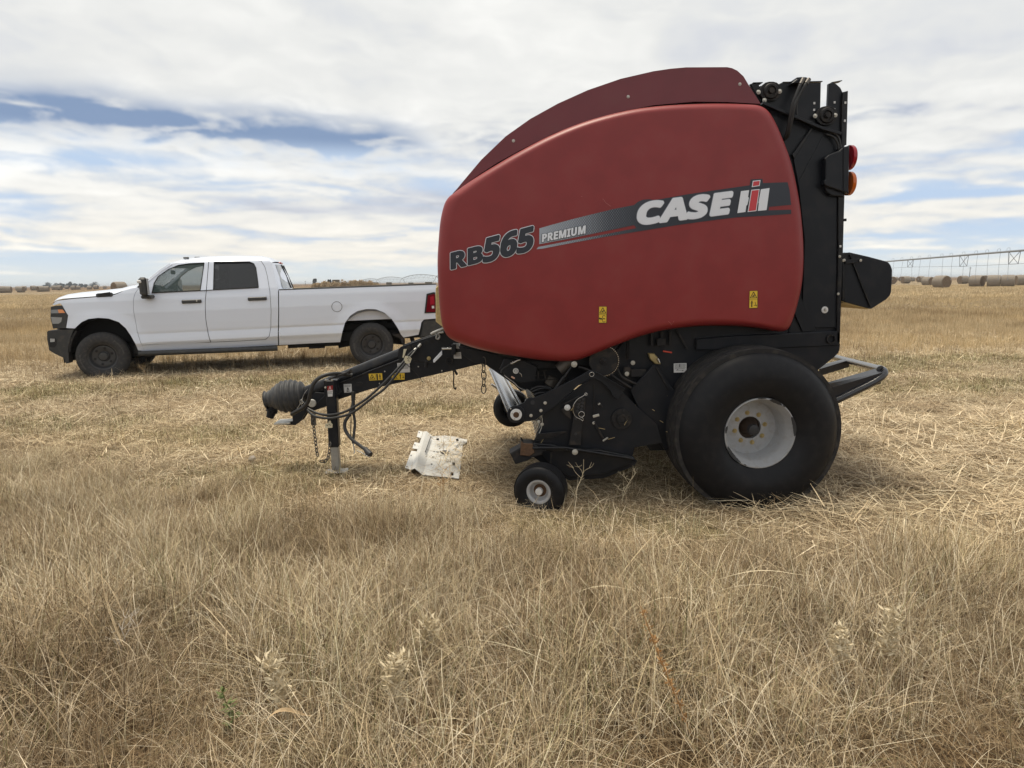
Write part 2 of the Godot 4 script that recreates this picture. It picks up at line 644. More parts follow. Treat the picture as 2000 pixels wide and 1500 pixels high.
func field() -> void:
	var m := StandardMaterial3D.new()
	m.albedo_texture = thatch()
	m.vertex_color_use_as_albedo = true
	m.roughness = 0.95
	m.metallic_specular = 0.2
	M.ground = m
	var ra := [0.0, 0.6]
	while ra[-1] < 3500.0:
		ra.append(ra[-1] * 1.055 + 0.02)
	var seg := 320
	var b := MB.new()
	b.colored = true
	var pv := []
	var pc := []
	for r in ra:
		var row := PackedVector3Array()
		var rc := PackedColorArray()
		for k in seg + 1:
			# twice as fine in front as behind
			var t := float(k) / seg * 2.0 - 1.0
			var a := PI * (0.55 * t + 0.45 * t * t * t)
			var x: float = sin(a) * r
			var z: float = -cos(a) * r
			row.append(Vector3(x, ground_y(x, z), z))
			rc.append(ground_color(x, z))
		pv.append(row)
		pc.append(rc)
	var vs := PackedVector3Array()
	var ns := PackedVector3Array()
	var us := PackedVector2Array()
	var cs := PackedColorArray()
	var ix := PackedInt32Array()
	for i in ra.size():
		for k in seg + 1:
			var p: Vector3 = pv[i][k]
			vs.append(p)
			var n := Vector3(ground_y(p.x - 0.05, p.z) - ground_y(p.x + 0.05, p.z), 0.1, ground_y(p.x, p.z - 0.05) - ground_y(p.x, p.z + 0.05)).normalized()
			ns.append(n)
			us.append(Vector2(p.x, p.z) * 0.55)
			cs.append(pc[i][k])
	for i in ra.size() - 1:
		for k in seg:
			var a := i * (seg + 1) + k
			ix.append_array(PackedInt32Array([a, a + seg + 1, a + 1, a + 1, a + seg + 1, a + seg + 2]))
	var arr := []
	arr.resize(Mesh.ARRAY_MAX)
	arr[Mesh.ARRAY_VERTEX] = vs
	arr[Mesh.ARRAY_NORMAL] = ns
	arr[Mesh.ARRAY_TEX_UV] = us
	arr[Mesh.ARRAY_COLOR] = cs
	arr[Mesh.ARRAY_INDEX] = ix
	var am := ArrayMesh.new()
	am.add_surface_from_arrays(Mesh.PRIMITIVE_TRIANGLES, arr)
	var o := MeshInstance3D.new()
	o.name = "ground"
	o.mesh = am
	o.material_override = m
	add_child(o)
	tag(o, "harvested field of straw and stubble reaching the horizon", "", "", "structure")


# ---------- materials ----------
func materials() -> void:
	M.red = worn(Color(0.240, 0.023, 0.025), Color(0.27, 0.09, 0.08), 0.45, 0.0, 0.5, 2, 0.10)
	M.red.metallic_specular = 0.48
	M.red_cover = worn(Color(0.155, 0.017, 0.026), Color(0.16, 0.07, 0.06), 0.33, 0.0, 0.4, 3, 0.10)
	M.black = worn(Color(0.010, 0.012, 0.017), Color(0.05, 0.046, 0.042), 0.36, 0.0, 0.9, 4, 0.14)
	M.black_dusty = worn(Color(0.016, 0.0155, 0.017), Color(0.11, 0.085, 0.06), 0.55, 0.0, 1.6, 6, 0.25)
	M.gloss = worn(Color(0.012, 0.013, 0.016), Color(0.06, 0.05, 0.04), 0.25, 0.0, 1.2, 8)
	M.rubber = worn(Color(0.010, 0.0105, 0.013), Color(0.06, 0.052, 0.045), 0.45, 0.0, 1.6, 10, 0.10)
	M.guard = mat(Color(0.018, 0.019, 0.023), 0.22)
	M.guard.metallic_specular = 0.55
	for k in ["black", "black_dusty", "gloss"]:
		M[k].metallic_specular = 0.36
	M.rubber.metallic_specular = 0.30
	M.chain_steel = mat(Color(0.10, 0.09, 0.08), 0.45, 0.6)
	M.tread = worn(Color(0.030, 0.029, 0.030), Color(0.11, 0.095, 0.08), 0.75, 0.0, 1.6, 11, 0.3)
	M.tread.metallic_specular = 0.3
	M.greasy = mat(Color(0.045, 0.028, 0.018), 0.6)
	M.bellows = worn(Color(0.040, 0.042, 0.046), Color(0.14, 0.12, 0.10), 0.6, 0.0, 2.5, 13, 0.3)
	M.hose = mat(Color(0.018, 0.018, 0.019), 0.5)
	M.rim = worn(Color(0.40, 0.41, 0.43), Color(0.20, 0.15, 0.10), 0.5, 0.1, 2.2, 12)
	M.chip = mat(Color(0.02, 0.021, 0.025), 0.55)
	M.steel = mat(Color(0.46, 0.45, 0.43), 0.22, 1.0)
	M.zinc = worn(Color(0.55, 0.54, 0.50), Color(0.3, 0.25, 0.18), 0.45, 0.6, 4.0, 16)
	M.brass = mat(Color(0.42, 0.34, 0.17), 0.4, 0.7)
	M.rust = worn(Color(0.10, 0.055, 0.03), Color(0.19, 0.10, 0.05), 0.85, 0.1, 5.0, 18)
	M.silver = mat(Color(0.76, 0.79, 0.86), 0.42)
	M.silver_edge = mat(Color(0.22, 0.25, 0.31), 0.45)
	M.print_dark = mat(Color(0.020, 0.026, 0.040), 0.42)
	M.print_red = mat(Color(0.56, 0.045, 0.06), 0.42)
	M.label_white = mat(Color(0.62, 0.62, 0.62), 0.5)
	M.tag_cream = mat(Color(0.62, 0.57, 0.42), 0.6)
	M.orange_tube = mat(Color(0.55, 0.06, 0.03), 0.5)
	M.lens_red = mat(Color(0.30, 0.008, 0.018), 0.15)
	M.lens_amber = mat(Color(0.52, 0.11, 0.010), 0.15)
	M.straw_board = worn(Color(0.62, 0.47, 0.22), Color(0.72, 0.62, 0.44), 0.9, 0.0, 5.0, 20)
	M.galvanised = worn(Color(0.36, 0.36, 0.35), Color(0.30, 0.26, 0.2), 0.42, 0.35, 2.6, 22)


func decal_mat(im: Image, rough := 0.45) -> StandardMaterial3D:
	var s := StandardMaterial3D.new()
	s.albedo_texture = ImageTexture.create_from_image(im)
	s.roughness = rough
	return s


func draw_line(im: Image, a: Vector2, b: Vector2, w: float, c: Color) -> void:
	var n := int(a.distance_to(b) * 2.0) + 1
	for i in n + 1:
		var p := a.lerp(b, float(i) / n)
		im.fill_rect(Rect2i(int(p.x - w / 2), int(p.y - w / 2), maxi(1, int(w)), maxi(1, int(w))), c)


func warning_image(wide: bool, kind: int) -> Image:
	# a yellow safety label: warning triangle in one half, a small pictogram in the other
	var w := 128 if wide else 64
	var h := 64 if wide else 128
	var im := Image.create(w, h, false, Image.FORMAT_RGB8)
	var y := Color(0.86, 0.72, 0.20)
	var k := Color(0.06, 0.06, 0.05)
	im.fill(y)
	draw_line(im, Vector2(0, 0), Vector2(w, 0), 3, k)
	draw_line(im, Vector2(0, h - 1), Vector2(w, h - 1), 3, k)
	draw_line(im, Vector2(0, 0), Vector2(0, h), 3, k)
	draw_line(im, Vector2(w - 1, 0), Vector2(w - 1, h), 3, k)
	if wide:
		draw_line(im, Vector2(64, 4), Vector2(64, 60), 2, k)
	else:
		draw_line(im, Vector2(4, 62), Vector2(60, 62), 2, k)
	draw_line(im, Vector2(32, 10), Vector2(8, 52), 4, k)
	draw_line(im, Vector2(32, 10), Vector2(56, 52), 4, k)
	draw_line(im, Vector2(8, 52), Vector2(56, 52), 4, k)
	draw_line(im, Vector2(26, 44), Vector2(38, 32), 6, k)
	draw_line(im, Vector2(22, 40), Vector2(40, 44), 3, k)
	var o := Vector2(64, 0) if wide else Vector2(0, 64)
	if kind == 0:
		for q in 14:
			var a := q / 14.0 * 5.0 + 0.8
			draw_line(im, o + Vector2(42, 18) + Vector2(cos(a), sin(a)) * 12, o + Vector2(42, 18) + Vector2(cos(a + 0.35), sin(a + 0.35)) * 12, 3, k)
			draw_line(im, o + Vector2(42, 44) + Vector2(cos(-a), sin(-a)) * 12, o + Vector2(42, 44) + Vector2(cos(-a - 0.35), sin(-a - 0.35)) * 12, 3, k)
		draw_line(im, o + Vector2(8, 30), o + Vector2(26, 32), 9, k)
		draw_line(im, o + Vector2(8, 22), o + Vector2(20, 40), 3, k)
	elif kind == 1:
		draw_line(im, o + Vector2(14, 14), o + Vector2(14, 52), 14, k)
		draw_line(im, o + Vector2(40, 16), o + Vector2(40, 30), 9, k)
		draw_line(im, o + Vector2(36, 30), o + Vector2(36, 54), 4, k)
		draw_line(im, o + Vector2(44, 30), o + Vector2(44, 54), 4, k)
		draw_line(im, o + Vector2(30, 26), o + Vector2(50, 26), 3, k)
	else:
		draw_line(im, o + Vector2(20, 12), o + Vector2(20, 50), 8, k)
		draw_line(im, o + Vector2(12, 24), o + Vector2(28, 24), 4, k)
		draw_line(im, o + Vector2(38, 42), o + Vector2(56, 42), 4, k)
		draw_line(im, o + Vector2(44, 20), o + Vector2(54, 50), 3, k)
	return im


func paper_image(kind: int) -> Image:
	# white instruction label: rows of print too small to read, a sketch below
	var im := Image.create(64, 64, false, Image.FORMAT_RGB8)
	im.fill(Color(0.80, 0.80, 0.80))
	var k := Color(0.12, 0.12, 0.14)
	var g := RandomNumberGenerator.new()
	g.seed = 40 + kind
	if kind == 0:
		im.fill_rect(Rect2i(0, 0, 64, 26), Color(0.55, 0.10, 0.10))
		draw_line(im, Vector2(32, 4), Vector2(20, 22), 4, Color(0.85, 0.8, 0.8))
		draw_line(im, Vector2(32, 4), Vector2(44, 22), 4, Color(0.85, 0.8, 0.8))
	for r in 3 if kind < 2 else 6:
		var x := 6.0
		while x < 56.0:
			var l := g.randf_range(2, 7)
			draw_line(im, Vector2(x, 8 + r * 6 + (26 if kind == 0 else 0)), Vector2(minf(x + l, 58), 8 + r * 6 + (26 if kind == 0 else 0)), 2, k)
			x += l + 3
	if kind == 1:
		draw_line(im, Vector2(22, 56), Vector2(42, 56), 4, k)
		draw_line(im, Vector2(30, 30), Vector2(26, 54), 5, k)
		draw_line(im, Vector2(34, 30), Vector2(40, 50), 5, k)
	if kind == 2:
		draw_line(im, Vector2(14, 48), Vector2(50, 48), 2, k)
		draw_line(im, Vector2(14, 48), Vector2(22, 42), 2, k)
		draw_line(im, Vector2(50, 48), Vector2(42, 54), 2, k)
		draw_line(im, Vector2(30, 8), Vector2(30, 26), 4, k)
	return im


func picture_plate(called: String, q: PackedVector2Array, z: float, m: Material, parent: Node3D, lift = null) -> MeshInstance3D:
	# a printed label, corners top-left, top-right, bottom-right, bottom-left
	var b := MB.new()
	var p := []
	for c in q:
		p.append(Vector3(c.x, c.y, z if lift == null else lift.call(c.x, c.y).z + 0.003))
	var f := Vector3(0, 0, 1)
	b.trin(p[0], p[1], p[2], f, f, f, Vector2(0, 0), Vector2(1, 0), Vector2(1, 1))
	b.trin(p[0], p[2], p[3], f, f, f, Vector2(0, 0), Vector2(1, 1), Vector2(0, 1))
	return obj(called, b, m, parent)


func bolt_mesh(r: float) -> ArrayMesh:
	var b := MB.new()
	disc(b, Vector3(0, 0, 0.003), r * 1.45, 0.003, 16)
	var h := circle(Vector2.ZERO, r, 6)
	plate(b, h, r * 0.9, r * 0.9, r * 0.12)
	disc(b, Vector3(0, 0, r * 1.25), r * 0.5, r * 0.4, 10)
	return b.mesh()


# ---------- the baler ----------
const BASE := Vector3(1.2, 0.0, -5.9)
const MID := -5.95
var bl: Node3D
var red_table := PackedFloat32Array()


func part(called: String, b: MB, m: Material, parent: Node3D = null) -> MeshInstance3D:
	if parent == null:
		return obj(called, b, m, bl, -BASE)
	return obj(called, b, m, parent)


func bolts(a: Array, r: float, m: Material, parent: Node3D = null) -> void:
	var bm := bolt_mesh(r)
	for p in a:
		if parent == null:
			same("bolt", bm, m, bl, Transform3D(Basis(Vector3.BACK, rng.randf() * 1.0), p - BASE))
		else:
			same("bolt", bm, m, parent, Transform3D(Basis(Vector3.BACK, rng.randf() * 1.0), p))


func red_setup() -> PackedVector2Array:
	var o := smooth2(V([-0.253, 2.253, -0.126, 2.338, 0.022, 2.425, 0.207, 2.527, 0.427, 2.635, 0.647, 2.721, 0.867, 2.783, 1.086, 2.825, 1.343, 2.848, 1.638, 2.858, 1.867, 2.854, 1.957, 2.843, 2.018, 2.804, 2.07, 2.727, 2.132, 2.603, 2.196, 2.449, 2.246, 2.279, 2.286, 2.097, 2.316, 1.894, 2.33, 1.708, 2.326, 1.557, 2.3, 1.398, 2.271, 1.291, 2.246, 1.241, 2.204, 1.223, 2.141, 1.227, 2.004, 1.252, 1.848, 1.27, 1.692, 1.275, 1.53, 1.274, 1.383, 1.26, 1.245, 1.239, 1.095, 1.199, 0.961, 1.151, 0.846, 1.106, 0.719, 1.054, 0.634, 1.028, 0.534, 1.022, 0.384, 1.032, 0.223, 1.057, 0.059, 1.086, -0.104, 1.123, -0.225, 1.163, -0.312, 1.206, -0.352, 1.267, -0.369, 1.343, -0.38, 1.475, -0.384, 1.624, -0.384, 1.772, -0.372, 1.918, -0.354, 2.063, -0.325, 2.171, -0.294, 2.221]), 4)
	var cen := Vector2(1.0056, 2.0522)
	red_table.resize(512)
	for i in 512:
		var d := Vector2.from_angle(TAU * i / 512.0)
		var best := 0.0
		for k in o.size():
			var hit = Geometry2D.segment_intersects_segment(cen, cen + d * 6.0, o[k], o[(k + 1) % o.size()])
			if hit != null:
				best = maxf(best, cen.distance_to(hit))
		red_table[i] = best
	return o


func bulge(q: float) -> float:
	q = clampf(q, 0.0, 1.0)
	var a := minf(q / 0.075, 1.0)
	return 0.085 * sqrt(maxf(0.0, 1.0 - (1.0 - a) * (1.0 - a)))


func crown(d: Vector2) -> float:
	# the gentle dome of the whole panel
	return 0.075 * (1.0 - d.x * d.x / 2.4025 - d.y * d.y / 1.69)


func red_at(x: float, y: float) -> Vector3:
	var d := Vector2(x, y) - Vector2(1.0056, 2.0522)
	var i := fposmod(d.angle(), TAU) / TAU * 512.0
	var k := int(i) % 512
	var r := lerpf(red_table[k], red_table[(k + 1) % 512], i - floorf(i))
	return Vector3(x, y, -5.060 - 0.04 + bulge(1.0 - d.length() / r) + crown(d))


func red_shell(flip: bool) -> MB:
	var b := MB.new()
	var cen := Vector2(1.0056, 2.0522)
	var n := 512
	var qs := [-0.045, -0.03, 0.0, 0.0008, 0.002, 0.004, 0.007, 0.011, 0.016, 0.022, 0.03, 0.04, 0.05, 0.062, 0.075, 0.1, 0.15, 0.22, 0.32, 0.45, 0.6, 0.8, 1.0]
	var ring := func(i: int, k: int) -> Vector3:
		var q: float = qs[i]
		var d := Vector2.from_angle(TAU * (k % n) / n)
		var r: float = red_table[k % n]
		if i < 2:
			return Vector3(cen.x + d.x * r * (0.985 if i == 0 else 1.0), cen.y + d.y * r * (0.985 if i == 0 else 1.0), -5.060 - 0.04 + q + crown(d * r))
		var p := cen + d * r * (1.0 - q)
		return Vector3(p.x, p.y, -5.060 - 0.04 + bulge(q) + crown(p - cen))
	for i in qs.size() - 1:
		for k in n:
			var q := []
			var w := []
			for c in [[i, k], [i, k + 1], [i + 1, k + 1], [i + 1, k]]:
				var p: Vector3 = ring.call(c[0], c[1])
				q.append(p)
				var du: Vector3 = ring.call(c[0], (c[1] + 1) % n) - ring.call(c[0], (c[1] + n - 1) % n)
				var dv: Vector3 = ring.call(mini(c[0] + 1, qs.size() - 1), c[1]) - ring.call(maxi(c[0] - 1, 0), c[1])
				var nn := dv.cross(du)
				if c[0] == qs.size() - 1:
					nn = Vector3.BACK
				w.append(nn.normalized() if nn.z >= 0.0 or c[0] < 3 else -nn.normalized())
			b.trin(q[0], q[1], q[2], w[0], w[1], w[2], Vector2(q[0].x, q[0].y), Vector2(q[1].x, q[1].y), Vector2(q[2].x, q[2].y))
			b.trin(q[0], q[2], q[3], w[0], w[2], w[3], Vector2(q[0].x, q[0].y), Vector2(q[2].x, q[2].y), Vector2(q[3].x, q[3].y))
	return mirrored(b) if flip else b


func mirrored(b: MB) -> MB:
	# the same part on the far side of the machine
	var o := MB.new()
	for i in range(0, b.v.size(), 3):
		var p := []
		var w := []
		for k in 3:
			p.append(Vector3(b.v[i + k].x, b.v[i + k].y, 2.0 * MID - b.v[i + k].z))
			w.append(Vector3(b.n[i + k].x, b.n[i + k].y, -b.n[i + k].z))
		o.trin(p[0], p[1], p[2], w[0], w[1], w[2], b.uv[i], b.uv[i + 1], b.uv[i + 2])
	return o


func letters(text: String, o: Vector2, right: Vector2, up: Vector2, height: float, width: float, grow: float, rim: float, lift: float) -> MB:
	# flat lettering laid on the red panel: o is the lower left corner of the word, right and up the directions it runs in,
	# grow makes the strokes heavier inside that size, rim adds an outline outside it
	var f := SystemFont.new()
	f.font_names = PackedStringArray(["Droid Sans"])
	f.font_weight = 700
	var tm := TextMesh.new()
	tm.text = text
	tm.font = f
	tm.font_size = 64
	tm.pixel_size = 0.01
	tm.depth = 0.0
	tm.curve_step = 1.0
	var a := tm.surface_get_arrays(0)
	var v: PackedVector3Array = a[Mesh.ARRAY_VERTEX]
	var ix: PackedInt32Array = a[Mesh.ARRAY_INDEX] if a[Mesh.ARRAY_INDEX] != null else PackedInt32Array(range(v.size()))
	var lo := Vector2(1e9, 1e9)
	var hi := Vector2(-1e9, -1e9)
	for p in v:
		lo = lo.min(Vector2(p.x, p.y))
		hi = hi.max(Vector2(p.x, p.y))
	var sy := (height - 2.0 * grow) / (hi.y - lo.y)
	var sx := (width - 2.0 * grow - absf(up.x) * height) / (hi.x - lo.x)
	var b := MB.new()
	var r := grow + rim
	var ring := []
	for k in 20:
		ring.append(Vector2.from_angle(TAU * k / 20.0) * r)
	for k in ring.size():
		for i in range(0, ix.size(), 3):
			var q := []
			for c in 3:
				var p := v[ix[i + c]]
				var xy: Vector2 = o + right * ((p.x - lo.x) * sx + grow) + up * ((p.y - lo.y) * sy + grow) + ring[k]
				q.append(red_at(xy.x, xy.y) + Vector3(0, 0, lift + k * 0.00012))
			b.tri(q[0], q[1], q[2], Vector3.BACK)
	return b


func flat_decal(poly: PackedVector2Array, lift: float, cell := 0.06) -> MB:
	var b := MB.new()
	skin(b, poly, [], cell, func(x, y): return red_at(x, y) + Vector3(0, 0, lift))
	return b


func stripe_image() -> Image:
	# silver at the front running out into dark through a grid of dots
	var im := Image.create(1024, 128, false, Image.FORMAT_RGB8)
	var dark := Color(0.020, 0.026, 0.040)
	var light := Color(0.36, 0.40, 0.47)
	for x in 1024:
		var t := x / 1023.0
		for y in 128:
			var u := fposmod(x / 6.0, 1.0) - 0.5
			var w := fposmod(y / 6.0 + (0.5 if int(x / 6.0) % 2 == 0 else 0.0), 1.0) - 0.5
			var dot := 1.0 if u * u + w * w < 0.13 else 0.0
			var base := ss(0.50, 0.0, t)
			var k := clampf(base + (dot - 0.5) * 0.5 * ss(0.0, 0.1, t) * ss(0.62, 0.3, t), 0.0, 1.0)
			im.set_pixel(x, y, dark.lerp(light, k).linear_to_srgb())
	return im


func baler() -> void:
	bl = thing("round_baler", "large red and black round baler parked on its jack in the straw", "baler", BASE)
	var outline := red_setup()
	baler_body(outline)
	baler_wheels()
	baler_tongue()
	baler_pickup()


func baler_body(outline: PackedVector2Array) -> void:
	var b := MB.new()
	# the chamber: two side sheets and what closes it round
	plate(b, V([-0.189, 2.293, 0.023, 2.447, 0.48, 2.693, 0.935, 2.843, 1.39, 2.903, 2.002, 2.901, 2.329, 2.545, 2.511, 2.094, 2.58, 1.237, 2.571, 1.036, 2.42, 0.815, 2.062, 0.595, 1.497, 0.315, 1.334, 0.276, 1.148, 0.363, 1.02, 0.776, 0.757, 0.941, 0.16, 1.03, -0.116, 1.113, -0.27, 1.273, -0.302, 1.585, -0.29, 2.078]), -5.24, 1.42, 0.02)
	part("bale_chamber", b, M.black)
	# red side panels
	var sp := part("side_panel", red_shell(false), M.red)
	part("side_panel", red_shell(true), M.red)
	decals(sp)
	b = MB.new()
	plate(b, V([-0.263, 2.254, -0.228, 2.29, -0.194, 2.329, -0.051, 2.489, 0.128, 2.651, 0.306, 2.77, 0.505, 2.874, 0.717, 2.964, 0.951, 3.04, 1.186, 3.091, 1.31, 3.108, 1.421, 3.117, 1.716, 3.118, 1.753, 3.111, 1.791, 3.094, 1.837, 3.056, 1.88, 2.993, 1.924, 2.933, 1.971, 2.867, 1.725, 2.881, 1.486, 2.884, 1.19, 2.86, 0.954, 2.817, 0.719, 2.749, 0.482, 2.673, 0.246, 2.562, 0.067, 2.469, -0.075, 2.382, -0.199, 2.297]), -5.10, 0.03, 0.01)
	var tc := part("top_cover", b, M.red_cover)
	part("top_cover", mirrored(b), M.red_cover)
	bolts([Vector3(0.183, 2.619, -5.1), Vector3(1.008, 2.918, -5.1), Vector3(1.813, 3.002, -5.1)], 0.008, M.zinc, tc)
	# the rounded roof of the baler between the two covers
	b = MB.new()
	plate(b, V([-0.185, 2.279, -0.033, 2.473, 0.144, 2.636, 0.322, 2.752, 0.515, 2.854, 0.729, 2.944, 0.965, 3.017, 1.201, 3.065, 1.437, 3.089, 1.727, 3.092, 1.842, 3.026, 1.953, 2.863, 1.736, 2.864, 1.496, 2.865, 1.198, 2.841, 0.96, 2.799, 0.723, 2.729, 0.485, 2.652, 0.247, 2.539, 0.067, 2.443, -0.076, 2.358]), -5.135, 1.63, 0.01)
	part("roof_frame", b, M.black)
	# yellow straw caked on the feeder frame at the front
	b = MB.new()
	plate(b, V([-0.459, 1.574, -0.428, 1.599, -0.393, 1.598, -0.291, 1.58, -0.299, 1.214, -0.403, 1.237, -0.466, 1.29]), -5.8, 0.25, 0.006)
	part("front_board", b, M.straw_board)
	# tailgate side sheets
	b = MB.new()
	plate(b, V([1.924, 3.029, 1.989, 3.029, 1.989, 3.012, 2.016, 3.019, 2.038, 3.02, 2.072, 3.026, 2.107, 3.015, 2.144, 3.033, 2.356, 3.036, 2.446, 3.037, 2.452, 2.861, 2.508, 2.86, 2.506, 3.03, 2.539, 3.037, 2.563, 3.025, 2.593, 3.001, 2.612, 2.969, 2.639, 2.717, 2.666, 2.227, 2.673, 2.024, 2.682, 1.815, 2.695, 1.451, 2.703, 1.123, 2.547, 1.042, 2.296, 1.212, 2.382, 1.556, 2.379, 1.901, 2.313, 2.278, 2.187, 2.628, 2.061, 2.845, 2.006, 2.889]), -5.19, 0.03, 0.003)
	var tg := part("tailgate", b, M.black)
	part("tailgate", mirrored(b), M.black)
	for q in [[Vector3(2.164, 3.041, -5.22), Vector3(2.458, 3.046, -5.22)], [Vector3(2.527, 3.038, -5.22), Vector3(2.603, 3.051, -5.22)], [Vector3(1.943, 3.037, -5.22), Vector3(2.015, 3.039, -5.22)]]:
		b = MB.new()
		bar(b, q[0], q[1], 0.06, 0.005)
		part("top_flange", b, M.black, tg)
	# the angle along the rear edge
	b = MB.new()
	plate(b, V([2.602, 2.964, 2.639, 2.973, 2.652, 2.593, 2.637, 2.586, 2.66, 2.225, 2.665, 2.022, 2.673, 1.821, 2.654, 1.822, 2.643, 2.049, 2.638, 2.236, 2.615, 2.567, 2.602, 2.893]), -5.165, 0.05, 0.003)
	plate(b, V([2.607, 2.235, 2.655, 2.22, 2.669, 1.813, 2.678, 1.448, 2.688, 1.126, 2.664, 1.127, 2.647, 1.456, 2.633, 1.821]), -5.155, 0.03, 0.003)
	part("rear_angle", b, M.gloss, tg)
	# inside of the tailgate: a cross wall far enough in to leave the slots open
	b = MB.new()
	plate(b, V([2.009, 2.835, 2.185, 2.834, 2.344, 2.778, 2.66, 2.74, 2.738, 1.15, 2.43, 1.154, 2.137, 2.179]), -5.3, 1.3, 0.01)
	part("belt_housing", b, M.black_dusty, tg)
	# belt rollers between the tailgate sheets
	for q in [Vector3(2.066, 2.971, -5.17), Vector3(2.49, 2.8, -5.17)]:
		b = MB.new()
		tube(b, PackedVector3Array([q, q + Vector3(0, 0, -1.55)]), 0.055, 18)
		part("belt_roller", b, M.black_dusty, tg)
		b = MB.new()
		lathe(b, V([0, -0.02, 0.062, -0.02, 0.062, 0.0, 0.05, 0.018, 0.036, 0.02, 0.034, 0.008, 0.02, 0.008, 0.018, 0.03, 0, 0.03]), q, Basis.IDENTITY, 24)
		var p := plate_around(q, 0.085)
		plate(b, p, q.z + 0.006, 0.012, 0.002)
		part("roller_bearing", b, M.black_dusty, tg)
	bolts([Vector3(1.974, 2.963, -5.16), Vector3(2.13, 2.968, -5.16), Vector3(2.401, 2.796, -5.16), Vector3(2.551, 2.801, -5.16), Vector3(2.02, 2.906, -5.16)], 0.011, M.zinc, tg)
	# punched square holes
	for q in [Vector3(2.403, 2.892, -5.187), Vector3(2.404, 2.845, -5.187), Vector3(2.554, 2.897, -5.187), Vector3(2.555, 2.848, -5.187), Vector3(2.621, 2.888, -5.16), Vector3(2.625, 2.761, -5.16), Vector3(2.643, 1.855, -5.15)]:
		b = MB.new()
		box(b, q, Vector3(0.014, 0.016, 0.004), Basis.IDENTITY, 0.001)
		part("punched_hole", b, M.label_white, tg)
	# ledge that runs down across the tailgate, and the lid below it
	b = MB.new()
	bar(b, Vector3(1.998, 2.882, -5.15), Vector3(2.432, 2.709, -5.15), 0.05, 0.02)
	bar(b, Vector3(2.432, 2.709, -5.15), Vector3(2.587, 2.665, -5.15), 0.05, 0.02)
	part("ledge", b, M.black, tg)
	b = MB.new()
	plate(b, V([2.403, 2.717, 2.497, 2.681, 2.59, 2.531, 2.662, 1.24, 2.39, 1.244, 2.378, 1.9, 2.31, 2.305, 2.256, 2.515]), -5.172, 0.014, 0.003)
	part("lid", b, M.black, tg)
	b = MB.new()
	plate(b, V([2.378, 2.713, 2.4, 2.72, 2.263, 2.492, 2.246, 2.525]), -5.16, 0.02, 0.003)
	part("lid_edge", b, M.gloss, tg)
	b = MB.new()
	bar(b, Vector3(2.488, 2.687, -5.168), Vector3(2.315, 2.341, -5.168), 0.004, 0.004, Vector3.BACK)
	part("seam", b, M.chip, tg)
	# two hydraulic hoses over the top corner
	for q in [T([2.273, 3.037, -5.1, 2.244, 2.99, -5.08, 2.221, 2.927, -5.08, 2.199, 2.856, -5.09, 2.191, 2.755, -5.11, 2.186, 2.665, -5.14, 2.189, 2.635, -5.17]), T([2.314, 3.034, -5.1, 2.281, 2.994, -5.08, 2.243, 2.931, -5.08, 2.21, 2.854, -5.08, 2.202, 2.753, -5.1, 2.197, 2.67, -5.13, 2.2, 2.642, -5.17])]:
		b = MB.new()
		tube(b, spline(q), 0.012, 10)
		part("hydraulic_hose", b, M.hose, tg)
		b = MB.new()
		tube(b, PackedVector3Array([q[0], q[0].lerp(q[1], 0.9)]), 0.016, 10)
		part("hose_fitting", b, M.chain_steel, tg)
	b = MB.new()
	plate(b, V([2.201, 3.015, 2.237, 3.043, 2.236, 3.054, 2.27, 3.057, 2.307, 3.055, 2.324, 3.022, 2.306, 3.015]), -5.12, 0.12, 0.004)
	part("hose_bracket", b, M.black, tg)
	for q in [T([2.272, 2.941, -5.16, 2.267, 2.894, -5.17, 2.266, 2.84, -5.17, 2.273, 2.79, -5.17]), T([2.51, 2.68, -5.15, 2.552, 2.663, -5.14, 2.585, 2.616, -5.14, 2.602, 2.526, -5.14]), T([2.488, 2.666, -5.15, 2.538, 2.642, -5.14, 2.571, 2.598, -5.14, 2.591, 2.526, -5.14])]:
		b = MB.new()
		tube(b, spline(q), 0.008, 8)
		part("cable", b, M.hose, tg)
	# tail lamps on their bracket
	b = MB.new()
	plate(b, V([2.462, 2.487, 2.495, 2.514, 2.562, 2.537, 2.594, 2.564, 2.614, 2.249, 2.481, 2.291, 2.469, 2.305, 2.468, 2.327, 2.478, 2.338, 2.472, 2.447]), -5.10, 0.05, 0.006)
	plate(b, V([2.483, 2.297, 2.624, 2.252, 2.638, 2.215, 2.541, 2.227, 2.501, 2.256]), -5.13, 0.06, 0.005)
	plate(b, V([2.594, 2.565, 2.641, 2.576, 2.656, 2.238, 2.614, 2.249]), -5.10, 0.32, 0.006)
	var lb := part("lamp_bracket", b, M.black)
	for q in [[Vector3(2.695, 2.506, -5.2), 0.090, M.lens_red, "red_lamp"], [Vector3(2.703, 2.319, -5.2), 0.087, M.lens_amber, "amber_lamp"]]:
		b = MB.new()
		var r: float = q[1]
		lathe(b, V([0, -0.01, r, -0.01, r, 0.012, r * 0.96, 0.018, r * 0.8, 0.025, r * 0.4, 0.029, 0, 0.030]), q[0], facing(Vector3.RIGHT), 32)
		part(q[3], b, q[2], lb)
	# kicker box behind the tailgate
	b = MB.new()
	var kick := V([2.69, 1.807, 2.745, 1.811, 2.89, 1.778, 3.028, 1.742, 3.053, 1.731, 3.07, 1.711, 3.085, 1.676, 3.089, 1.587, 3.089, 1.505, 3.079, 1.478, 3.053, 1.45, 2.944, 1.381, 2.929, 1.381, 2.75, 1.43, 2.729, 1.435])
	plate(b, kick, -5.2, 0.02, 0.004)
	part("kicker_side", b, M.black)
	b = MB.new()
	plate(b, kick, -6.68, 0.02, 0.004)
	part("kicker_side", b, M.black)
	var kb: MeshInstance3D = null
	var half := Vector3(0, 0, -0.75)
